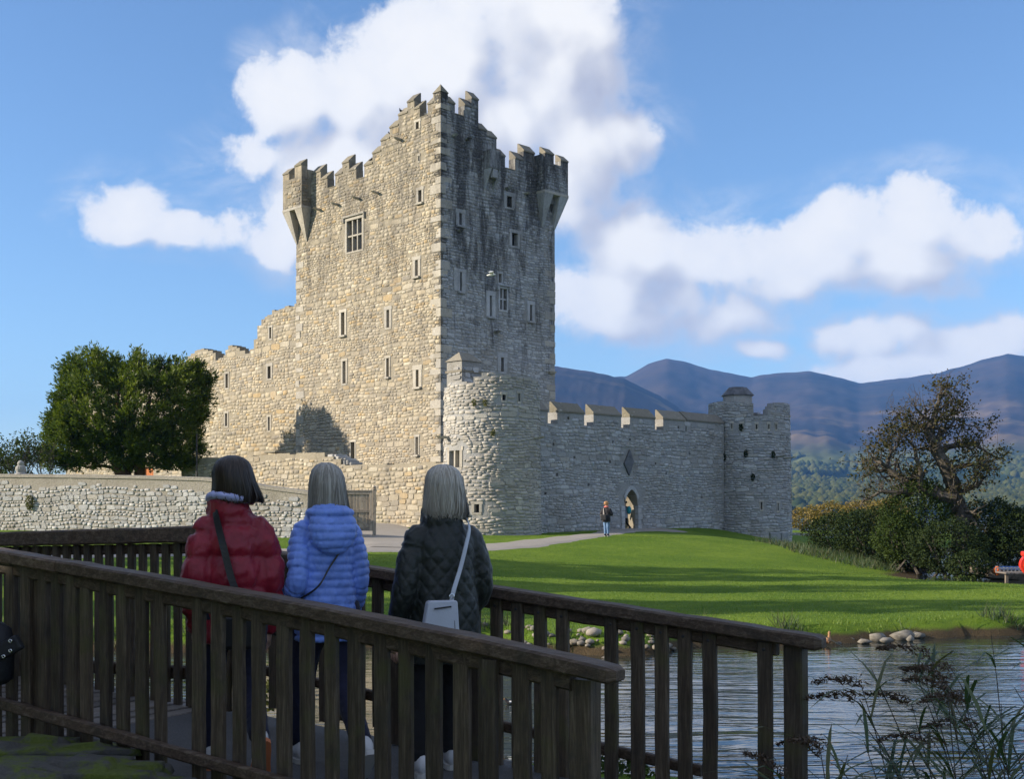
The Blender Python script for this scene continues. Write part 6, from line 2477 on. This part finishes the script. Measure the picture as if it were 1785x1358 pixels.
def person(label, loc, rz, sp):
    """sp: torso rings, arms, legs, coat, hair ... in metres, facing +Y"""
    kx = sp.get('kx', 1.0)
    sp['torso'] = [(z, a * kx, b_ * (1 + kx) / 2, c) for z, a, b_, c in sp['torso']]
    sp['arms'] = [[(x * kx, y, z) for x, y, z in A] for A in sp['arms']]
    sp['arm_r'] = [r * (1 + kx) / 2 for r in sp.get('arm_r', [.078, .068, .052])]
    vox = sp.get('vox', .013)
    k = sp.get('scale', 1.0)
    hz0 = sp['top'] - .225          # chin height
    hx, hy = sp.get('head', (0, .015))
    body = MB()
    body.loft([ering(z, a, b_, hx, hy + c, 20, 2.1) for z, a, b_, c in ((hz0, .035, .04, .035), (hz0 + .02, .052, .062, .022), (hz0 + .06, .066, .085, .006), (hz0 + .11, .073, .094, 0), (hz0 + .16, .072, .093, -.006), (hz0 + .195, .055, .072, -.01), (hz0 + .217, .02, .03, -.01))])
    limb(body, [(hx, hy - .015, hz0 + .07), (hx * .7, -.005, hz0 - .02), (0, 0, hz0 - .1)], [.052, .05, .062])
    ellips(body, (hx, hy + .098, hz0 + .085), (.013, .02, .022))          # nose
    for sd in (-1, 1): ellips(body, (hx + sd * .075, hy - .005, hz0 + .095), (.01, .018, .03))
    body.loft([ering(z, a * .82, b_ * .8, 0, cy) for z, a, b_, cy in sp['torso']])
    body.loft([ering(z, a, b_) for z, a, b_ in ((.74, .13, .09), (.82, .155, .105), (.92, .15, .1), (1.02, .125, .09))])
    for A in sp['arms']:
        limb(body, A, [.05, .04, .028])
    for L in sp['legs']:
        limb(body, L[:3], [.085, .055, .038])
        limb(body, [L[2], tuple(np.array(L[2]) + np.array([0, .1, -.03]))], [.035, .03])
    V, N, Fq = remesh(body, vox * .95)
    hm = MB()
    for A, sd in zip(sp['arms'], (-1, 1)):
        w, e = np.array(A[2]), np.array(A[1])
        d = unit(w - e)
        hand(hm, tuple(w + d * .02), tuple(d * .8 + np.array([0, 0, -.35])), (sd * .8, -.45, 0), sd, .95)
    o = poly_obj('person', V, Fq, M['skin'], None, True, hm)
    o.location, o.rotation_euler, o.scale = loc, (0, 0, rz), (k, k, k)
    tag(o, label, 'person')
    for sd in (-1, 1):
        e = MB()
        ellips(e, (hx + sd * .032, hy + .083, hz0 + .115), (.012, .01, .008))
        e.build('eye', M['eye'], o, local=True, smooth=True)
    # coat
    cb = MB()
    tr = sp['torso']
    cb.loft([ering(z, a, b_, 0, cy, 32) for z, a, b_, cy in tr])
    ar = sp.get('arm_r', [.078, .068, .052])
    for A in sp['arms']:
        w, e = np.array(A[2]), np.array(A[1])
        limb(cb, [tuple(np.array(A[0]) + np.array([-np.sign(A[0][0]) * .05, 0, .015])), A[0], A[1], A[2]], [ar[0] * .95, ar[0], ar[1], ar[2]], 18)
    for f in sp.get('add', ()): f(cb)
    V, N, Fq = remesh(cb, vox, 2)
    # quilting follows torso height or sleeve length
    tz = np.array([t[0] for t in tr])
    ta, tb_, ty = (np.interp(V[:, 2], tz, np.array([t[i] for t in tr])) for i in (1, 2, 3))
    vt = np.sqrt((V[:, 0] / ta) ** 2 + ((V[:, 1] - ty) / tb_) ** 2)
    sel, arc = vt.copy(), V[:, 2].copy()
    cr = np.arctan2(V[:, 0], -V[:, 1]) * .17
    for A in sp['arms']:
        q, s_ = seg_param(V, A, ar)
        kk = np.abs(q - 1) < np.abs(sel - 1)
        arc[kk], sel[kk] = s_[kk] + .02, q[kk]
        ang = np.arctan2(V[:, 1] - A[1][1], V[:, 0] - A[1][0]) * .07
        cr[kk] = ang[kk]
    arc = arc + .006 * vnoise(V * 7, 3)
    kind, per, amp = sp['quilt']
    if kind == 'baffle':
        b_ = np.abs(np.sin(math.pi * arc / per)) ** sp.get('crisp', .5)
        disp = amp * (b_ - .8) + amp * .35 * vnoise(V * np.array([34, 34, 18]), 5) + amp * .25 * vnoise(V * np.array([75, 75, 30]), 6)
    elif kind == 'diamond':
        b_ = np.minimum(np.abs(np.sin(math.pi * (arc + cr * 1.15) / per)), np.abs(np.sin(math.pi * (arc - cr * 1.15) / per))) ** .5
        disp = amp * (b_ - .8) + amp * .15 * vnoise(V * 26, 5)
    else:
        disp = amp * vnoise(V * 16, 5) + amp * .6 * vnoise(V * np.array([40, 40, 20]), 7)
    V = V + N * disp[:, None]
    V = V + N * (sp.get('crease', .006) * vnoise(V * np.array([9, 9, 15]), 8))[:, None]
    ct = poly_obj('coat', V, Fq, sp['coat'], o)
    # trousers: one mesh for both legs and the seat
    tb2 = MB()
    tb2.loft([ering(z, a, b_) for z, a, b_ in ((.72, .13, .095), (.80, .165, .115), (.92, .16, .11), (1.0, .14, .1))])
    for L in sp['legs']:
        a = np.array(L[2])
        limb(tb2, [tuple(np.array(L[0]) + np.array([0, 0, .02])), L[0], L[1], tuple(a * .88 + np.array(L[1]) * .12)], [.098, .105, .074, sp.get('cuff', .058)], 16)
    V, N, Fq = remesh(tb2, vox, 2)
    V = V + N * (.006 * vnoise(V * np.array([14, 14, 9]), 4) + .003 * vnoise(V * 33, 9))[:, None]
    poly_obj('trousers', V, Fq, sp['trousers'], o)
    for L in sp['legs']:
        shoe(o, L[2], L[3], L[4], sp.get('shoe', M['white_shoe']), sp.get('sole', M['sole_w']), 1.0)
    if sp.get('hair'):
        hair('hair', o, sp['top'] + .012, sp['hair'][0], sp['hair'][1], seed=sp.get('seed', 1), strands=sp.get('strands', 520))
    return o


def ribbon_strap(name, pts, w, m, parent, th=.003, nrm=None):
    """a flat strap through the points; local coordinates"""
    c = catmull(pts, 6)
    mb = MB()
    rings = []
    for i, p in enumerate(c):
        d = unit(c[min(i + 1, len(c) - 1)] - c[max(i - 1, 0)])
        o = np.array([p[0], p[1], 0]) if nrm is None else np.array(nrm)
        s = unit(np.cross(d, unit(o + 1e-6)))
        u = np.cross(s, d)
        rings.append([tuple(p + s * a * w / 2 + u * b_ * th) for a, b_ in ((-1, -1), (1, -1), (1, 1), (-1, 1))])
    mb.loft(rings)
    return mb.build(name, m, parent, local=True, smooth=False)


def local_thing(name, loc, rz, label, cat):
    o = thing(name, loc, label, cat)
    o.rotation_euler = (0, 0, rz)
    return o


def on_deck(x, Y):
    X = (x - CX) / F * Y
    p = Vector((X, Y, 0)) - N0
    return (X, Y, deck_z(-p.dot(BDV)))


BOB = [(.0, .02, .02, 0, 0), (.012, .05, .055, 0, -.004), (.035, .076, .088, 0, -.008), (.07, .092, .106, 0, -.012), (.11, .10, .113, 0, -.014), (.15, .104, .112, 0, -.016), (.19, .108, .106, 0, -.02), (.225, .113, .098, 0, -.024), (.255, .114, .088, 0, -.03), (.275, .108, .078, 0, -.034)]


def widen(h, kx, ky, ln, fl=0.0, sx=0.0):
    return [(dz * ln, a * kx * (1 + fl * max(0, dz - .15)), b_ * ky, sx * max(0, dz - .1), cy) for dz, a, b_, _, cy in h]


h_dark = hair_mat('dark_brown_hair', (.010, .007, .006), (.028, .018, .013), (.060, .040, .028))
h_ash = hair_mat('ash_blonde_hair', (.13, .115, .095), (.29, .265, .225), (.48, .45, .40))
h_gold = hair_mat('silver_blonde_hair', (.20, .175, .14), (.40, .36, .30), (.60, .56, .49))
c_red = fabric('crimson_puffer', (.23, .008, .024), .42, .4, .1, 160, .15)
c_blue = fabric('periwinkle_quilted_nylon', (.17, .29, .76), .40, .45, .1, 160, .12)
c_green = fabric('dark_green_quilted_coat', (.0075, .0115, .0095), .45, .45, .1, 200, .2)
pink = fabric('pink_scarf', (.55, .12, .2), .85, .2)
lilac = fabric('lilac_scarf', (.42, .44, .72), .85, .2)
leather_w = plain('pale_grey_leather', (.50, .53, .60), .4, .45, 0, 90, .15, .06)
leather_b = plain('black_leather', (.014, .014, .016), .4, .45, 0, 90, .2)

# woman in red
r_rz = R(20)
lr_ = on_deck(405, 6.5)
red = person('woman in crimson puffer jacket with dark brown hair, leftmost of three', lr_, r_rz, dict(
    top=1.672, head=(-.005, .02), seed=3, kx=.78,
    torso=[(.70, .205, .165, 0), (.80, .215, .172, 0), (.95, .210, .165, -.005), (1.08, .202, .155, -.01), (1.20, .198, .148, -.012), (1.29, .180, .132, -.012), (1.35, .135, .108, -.005), (1.39, .095, .095, 0), (1.43, .09, .09, .005), (1.46, .085, .085, .01)],
    arms=[[(-.185, -.01, 1.275), (-.25, -.05, 1.02), (-.235, .03, .79)], [(.185, -.01, 1.275), (.255, -.04, 1.02), (.25, .03, .78)]], arm_r=[.085, .08, .062],
    legs=[[(-.09, 0, .86), (-.10, .16, .47), (-.10, .16, .09), 0, 0], [(.09, 0, .86), (.09, -.04, .47), (.09, -.38, .22), 0, R(62)]],
    coat=c_red, quilt=('baffle', .165, .022), crease=.008, trousers=M['navy'], sole=M['sole'],
    hair=(widen(BOB, 1.03, 1.0, .90, 1.2, .16), h_dark), strands=700,
    add=[lambda mb: mb.loft([ering(z, a, b_, cx, cy, 24) for z, a, b_, cx, cy in ((1.36, .11, .10, -.01, 0), (1.42, .105, .10, -.02, 0), (1.455, .10, .1, -.03, 0))])]))
sc_ = MB()
for i in range(15):
    a = math.pi * 2 * i / 15
    ellips(sc_, (-.012 + .088 * math.cos(a), .0 + .098 * math.sin(a), 1.462 + .010 * math.sin(2 * a)), (.046, .040, .028), 8)
V, N, Fq = remesh(sc_, .008, 6)
V = V + N * (.004 * vnoise(V * np.array([22, 22, 45]), 3))[:, None]
poly_obj('scarf', V[:], Fq, lilac, red)
ps = MB()
limb(ps, [(.03, -.095, 1.462), (.075, -.07, 1.455), (.10, .0, 1.44)], [.016, .022, .02])
V, N, Fq = remesh(ps, .006, 2)
poly_obj('scarf_end', V, Fq, pink, red)
b1_ = local_thing('shoulder_bag', lr_, r_rz, 'black shoulder bag on wide strap across the crimson jacket', 'bag')
strap = ribbon_strap('strap', [(-.098, .06, 1.42), (-.10, -.06, 1.40), (-.09, -.128, 1.32), (-.065, -.168, 1.2), (-.03, -.182, 1.05), (.01, -.190, .93), (.02, -.194, .86)], .036, leather_b, b1_)
mb = MB()
for a, b_ in (((-.005, 0), (.035, 0)), ((.035, 0), (.035, -.03)), ((.035, -.03), (-.005, -.03)), ((-.005, -.03), (-.005, 0))):
    mb.tube([(a[0], -.199, .955 + a[1]), (b_[0], -.199, .955 + b_[1])], .0035, 6)
mb.build('buckle', M['silver'], strap, local=True)
MB().box(-.09, .12, -.27, -.20, .68, .86).build('pouch', leather_b, b1_, bevel=.02, seg=2, local=True)

# woman in blue
b_rz = R(27)
lb_ = on_deck(568, 6.7)


def hood(mb):
    ellips(mb, (0, -.118, 1.30), (.138, .072, .135), 20, Matrix.Rotation(R(-12), 3, 'X'))
    ellips(mb, (0, -.07, 1.39), (.132, .105, .055), 20)
    mb.loft([ering(z, a, b_, 0, cy, 24) for z, a, b_, cy in ((1.34, .115, .10, 0), (1.40, .10, .095, .005), (1.45, .088, .088, .01))])


blue = person('woman in periwinkle blue quilted jacket with long ash blonde hair, middle of three', lb_, b_rz, dict(
    top=1.655, head=(0, .02), seed=5, kx=.88,
    torso=[(.70, .195, .15, 0), (.80, .198, .152, 0), (.92, .182, .142, 0), (1.05, .166, .132, -.005), (1.17, .168, .130, -.01), (1.26, .165, .122, -.01), (1.32, .135, .105, -.005), (1.37, .09, .09, 0), (1.41, .08, .085, 0)],
    arms=[[(-.155, -.005, 1.27), (-.215, -.075, 1.02), (-.235, .13, .905)], [(.155, -.005, 1.27), (.205, -.03, 1.02), (.19, .09, .80)]], arm_r=[.068, .06, .047],
    legs=[[(-.085, 0, .86), (-.09, .15, .47), (-.09, .20, .09), 0, 0], [(.085, 0, .86), (.085, -.06, .47), (.085, -.36, .16), 0, R(42)]],
    coat=c_blue, quilt=('baffle', .043, .0115), crisp=.36, crease=.004, trousers=M['navy'], vox=.0075,
    hair=(widen(BOB, .94, .98, 1.12, .4, .06), h_ash), strands=800, add=[hood]))
b2_ = local_thing('shoulder_bag', lb_, b_rz, 'small black bag on thin strap at the blue jacket hip', 'bag')
ribbon_strap('strap', [(.08, -.10, 1.34), (.055, -.144, 1.23), (-.03, -.150, 1.10), (-.09, -.142, 1.00), (-.165, -.06, .93), (-.195, .06, .89)], .009, leather_b, b2_)
MB().box(-.27, -.19, .04, .22, .72, .90).build('pouch', leather_b, b2_, bevel=.02, seg=2, local=True)

# woman in green
g_rz = R(22)
lg_ = on_deck(772, 6.6)


def collar(mb):
    mb.loft([ering(z, a, b_, cx, cy, 24) for z, a, b_, cx, cy in ((1.33, .125, .11, 0, -.005), (1.39, .108, .104, -.012, -.005), (1.445, .10, .10, -.02, -.005))])


green = person('woman in dark green quilted coat with silver blonde bob, rightmost of three', lg_, g_rz, dict(
    top=1.668, head=(.01, .02), seed=9, kx=.86,
    torso=[(.62, .235, .18, 0), (.74, .238, .182, 0), (.88, .226, .174, 0), (1.02, .206, .16, -.005), (1.15, .198, .150, -.01), (1.25, .192, .140, -.012), (1.32, .160, .122, -.008), (1.37, .105, .10, 0), (1.41, .09, .092, 0)],
    arms=[[(-.185, -.005, 1.265), (-.265, -.04, 1.01), (-.295, .03, .78)], [(.185, -.005, 1.265), (.25, -.01, 1.01), (.215, .15, .86)]], arm_r=[.078, .072, .058],
    legs=[[(-.09, 0, .86), (-.10, .05, .47), (-.12, .02, .09), 0, 0], [(.09, 0, .86), (.10, .12, .47), (.10, .18, .10), 0, R(-8)]],
    coat=c_green, quilt=('diamond', .095, .0075), vox=.0085, crease=.004, trousers=M['black_cloth'], cuff=.07,
    hair=(widen(BOB, 1.02, 1.0, 1.02, .5, .05), h_gold), strands=900, add=[collar]))
b3_ = local_thing('handbag', lg_, g_rz, 'pale grey leather crossbody handbag against the dark green coat', 'bag')
bag_ = MB()
bag_.loft([[(cx + x, y, z) for x, y in ((-w, -.245), (w, -.262), (w, -.205), (-w, -.195))] for z, w, cx in ((.74, .098, -.095), (.80, .096, -.093), (.955, .078, -.085), (.965, .07, -.083))])
pouch = bag_.build('pouch', leather_w, b3_, bevel=.008, local=True)
MB().beam((-.135, -.262, .925), (-.045, -.268, .935), .004, .008).build('zip', leather_b, pouch, local=True)
MB().beam((-.02, -.262, .76), (-.028, -.255, .955), .003, .003, up=(0, 1, 0)).build('seam', leather_b, pouch, local=True)
ribbon_strap('strap', [(-.03, -.225, .96), (-.015, -.222, 1.02), (.03, -.196, 1.13), (.07, -.174, 1.25), (.105, -.128, 1.34), (.112, -.05, 1.39), (.108, .05, 1.38), (.07, .15, 1.27)], .022, leather_w, b3_)
mb = MB()
for k in range(10):
    a0, a1 = 2 * math.pi * k / 10, 2 * math.pi * (k + 1) / 10
    mb.tube([(-.03 + .013 * math.cos(a0), -.232, .985 + .013 * math.sin(a0)), (-.03 + .013 * math.cos(a1), -.232, .985 + .013 * math.sin(a1))], .003, 5)
mb.build('buckle', M['silver'], b3_, local=True)

# visitors at the castle
TORSO = [(.70, .20, .15, 0), (.85, .205, .15, 0), (1.0, .19, .14, 0), (1.15, .19, .135, 0), (1.27, .185, .125, 0), (1.34, .14, .1, 0), (1.39, .08, .08, 0)]
coat_k = fabric('dark_coat', (.022, .02, .024), .7, .25)
coat_g = fabric('grey_jersey', (.24, .26, .30), .8, .2)
pt = P(1057, 937, 58.7)
v1 = person('visitor in dark jacket and light blue jeans standing on the gravel path', (pt.x, pt.y, gz(pt.x, pt.y) + .03), R(-25), dict(
    top=1.68, torso=TORSO, vox=.02, arms=[[(-.18, 0, 1.27), (-.26, -.02, 1.02), (-.2, .1, .86)], [(.18, 0, 1.27), (.25, .08, 1.05), (.06, .22, 1.28)]],
    legs=[[(-.08, 0, .86), (-.07, .02, .47), (-.06, 0, .09), 0, 0], [(.08, 0, .86), (.075, .03, .47), (.07, .05, .09), 0, 0]],
    coat=coat_k, quilt=('plain', .1, .008), trousers=M['jeans'], shoe=M['navy'], strands=200,
    hair=(widen(BOB, 1.06, 1.0, .62), hair_mat('reddish_blonde_hair', (.30, .15, .06), (.52, .28, .12), (.7, .42, .22))), seed=13))
s2 = MB()
for i in range(14):
    a = 2 * math.pi * i / 14
    ellips(s2, (.085 * math.cos(a), .08 * math.sin(a), 1.42), (.04, .035, .035), 8)
V, N, Fq = remesh(s2, .014, 2)
poly_obj('scarf', V, Fq, fabric('coral_scarf', (.7, .18, .15), .8, .2), v1)
b4_ = local_thing('handbag', (pt.x, pt.y, gz(pt.x, pt.y) + .03), R(-25), 'black handbag hanging at the back of the visitor in jeans', 'bag')
MB().box(-.2, .08, -.27, -.17, .78, 1.05).build('pouch', leather_b, b4_, bevel=.03, seg=2, local=True)
ribbon_strap('strap', [(-.06, -.2, 1.04), (-.08, -.165, 1.2), (-.1, -.1, 1.36), (-.1, .02, 1.4)], .03, plain('strap_grey', (.4, .38, .36)), b4_)

dpos = FW.m(.12, dz0, -.55)
v2 = person('visitor with turquoise rucksack stepping through the arched doorway', tuple(map(float, dpos)), R(62), dict(
    top=1.72, torso=TORSO, vox=.02, arms=[[(-.18, 0, 1.27), (-.24, .1, 1.05), (-.18, .3, .98)], [(.18, 0, 1.27), (.23, .06, 1.03), (.17, .26, .92)]],
    legs=[[(-.09, 0, .86), (-.09, .24, .47), (-.09, .26, .09), 0, 0], [(.09, 0, .86), (.09, -.05, .47), (.09, -.26, .14), 0, R(30)]],
    coat=coat_g, quilt=('plain', .1, .008), trousers=M['black_cloth'], shoe=M['black_cloth'], strands=150,
    hair=(widen(BOB, .98, .98, .5), h_dark), seed=14))
b5_ = local_thing('rucksack', tuple(map(float, dpos)), R(62), 'turquoise rucksack on the back of the doorway visitor', 'bag')
rk = MB()
ellips(rk, (0, -.25, 1.17), (.16, .14, .25), 16)
rk.build('pack', fabric('turquoise_nylon', (.02, .27, .32), .6, .3), b5_, smooth=True, local=True)
for sd in (-1, 1):
    ribbon_strap('strap', [(sd * .1, -.18, 1.33), (sd * .12, -.02, 1.40), (sd * .13, .12, 1.28), (sd * .14, .13, 1.1)], .04, leather_b, b5_)
dp2 = FW.m(-.38, dz0, -1.75)
person('visitor in black inside the arched doorway, mostly hidden by its left jamb', tuple(map(float, dp2)), R(50), dict(
    top=1.66, torso=TORSO, vox=.02, arms=[[(-.18, 0, 1.27), (-.24, 0, 1.02), (-.22, .1, .8)], [(.18, 0, 1.27), (.24, 0, 1.02), (.22, .1, .8)]],
    legs=[[(-.09, 0, .86), (-.09, .1, .47), (-.09, .12, .09), 0, 0], [(.09, 0, .86), (.09, -.05, .47), (.09, -.12, .09), 0, 0]],
    coat=M['black_cloth'], quilt=('plain', .1, .008), trousers=M['black_cloth'], shoe=M['black_cloth'], strands=150, hair=(widen(BOB, 1, 1, .6), h_dark), seed=15))
pq = FA.m(FA.a(248), 3.75, 3.0)
person('visitor by the orange door, only the head above the garden wall', tuple(map(float, pq)), R(150), dict(
    top=1.7, torso=TORSO, vox=.022, arms=[[(-.18, 0, 1.27), (-.24, 0, 1.02), (-.22, .1, .8)], [(.18, 0, 1.27), (.24, 0, 1.02), (.22, .1, .8)]],
    legs=[[(-.09, 0, .86), (-.09, .02, .47), (-.09, 0, .09), 0, 0], [(.09, 0, .86), (.09, .02, .47), (.09, 0, .09), 0, 0]],
    coat=coat_g, quilt=('plain', .1, .008), trousers=M['navy'], strands=120, hair=(widen(BOB, .98, .98, .4), h_ash), seed=16))

# ------------------------------------------------------------------ air
m = bpy.data.materials.new('pale_air')
m.use_nodes = True
m.node_tree.nodes.clear()
nt = NT(m.node_tree)
pv = nt.new('ShaderNodeVolumePrincipled', {'Color': (.16, .42, 1.0, 1), 'Density': 0.000082, 'Anisotropy': 0.0})
nt.l.new(pv.outputs[0], nt.new('ShaderNodeOutputMaterial').inputs['Volume'])
tag(MB().box(-7600, 8200, -3300, 8600, -10, 760).build('haze', m), 'thin blue haze over lake and mountains', kind='stuff')
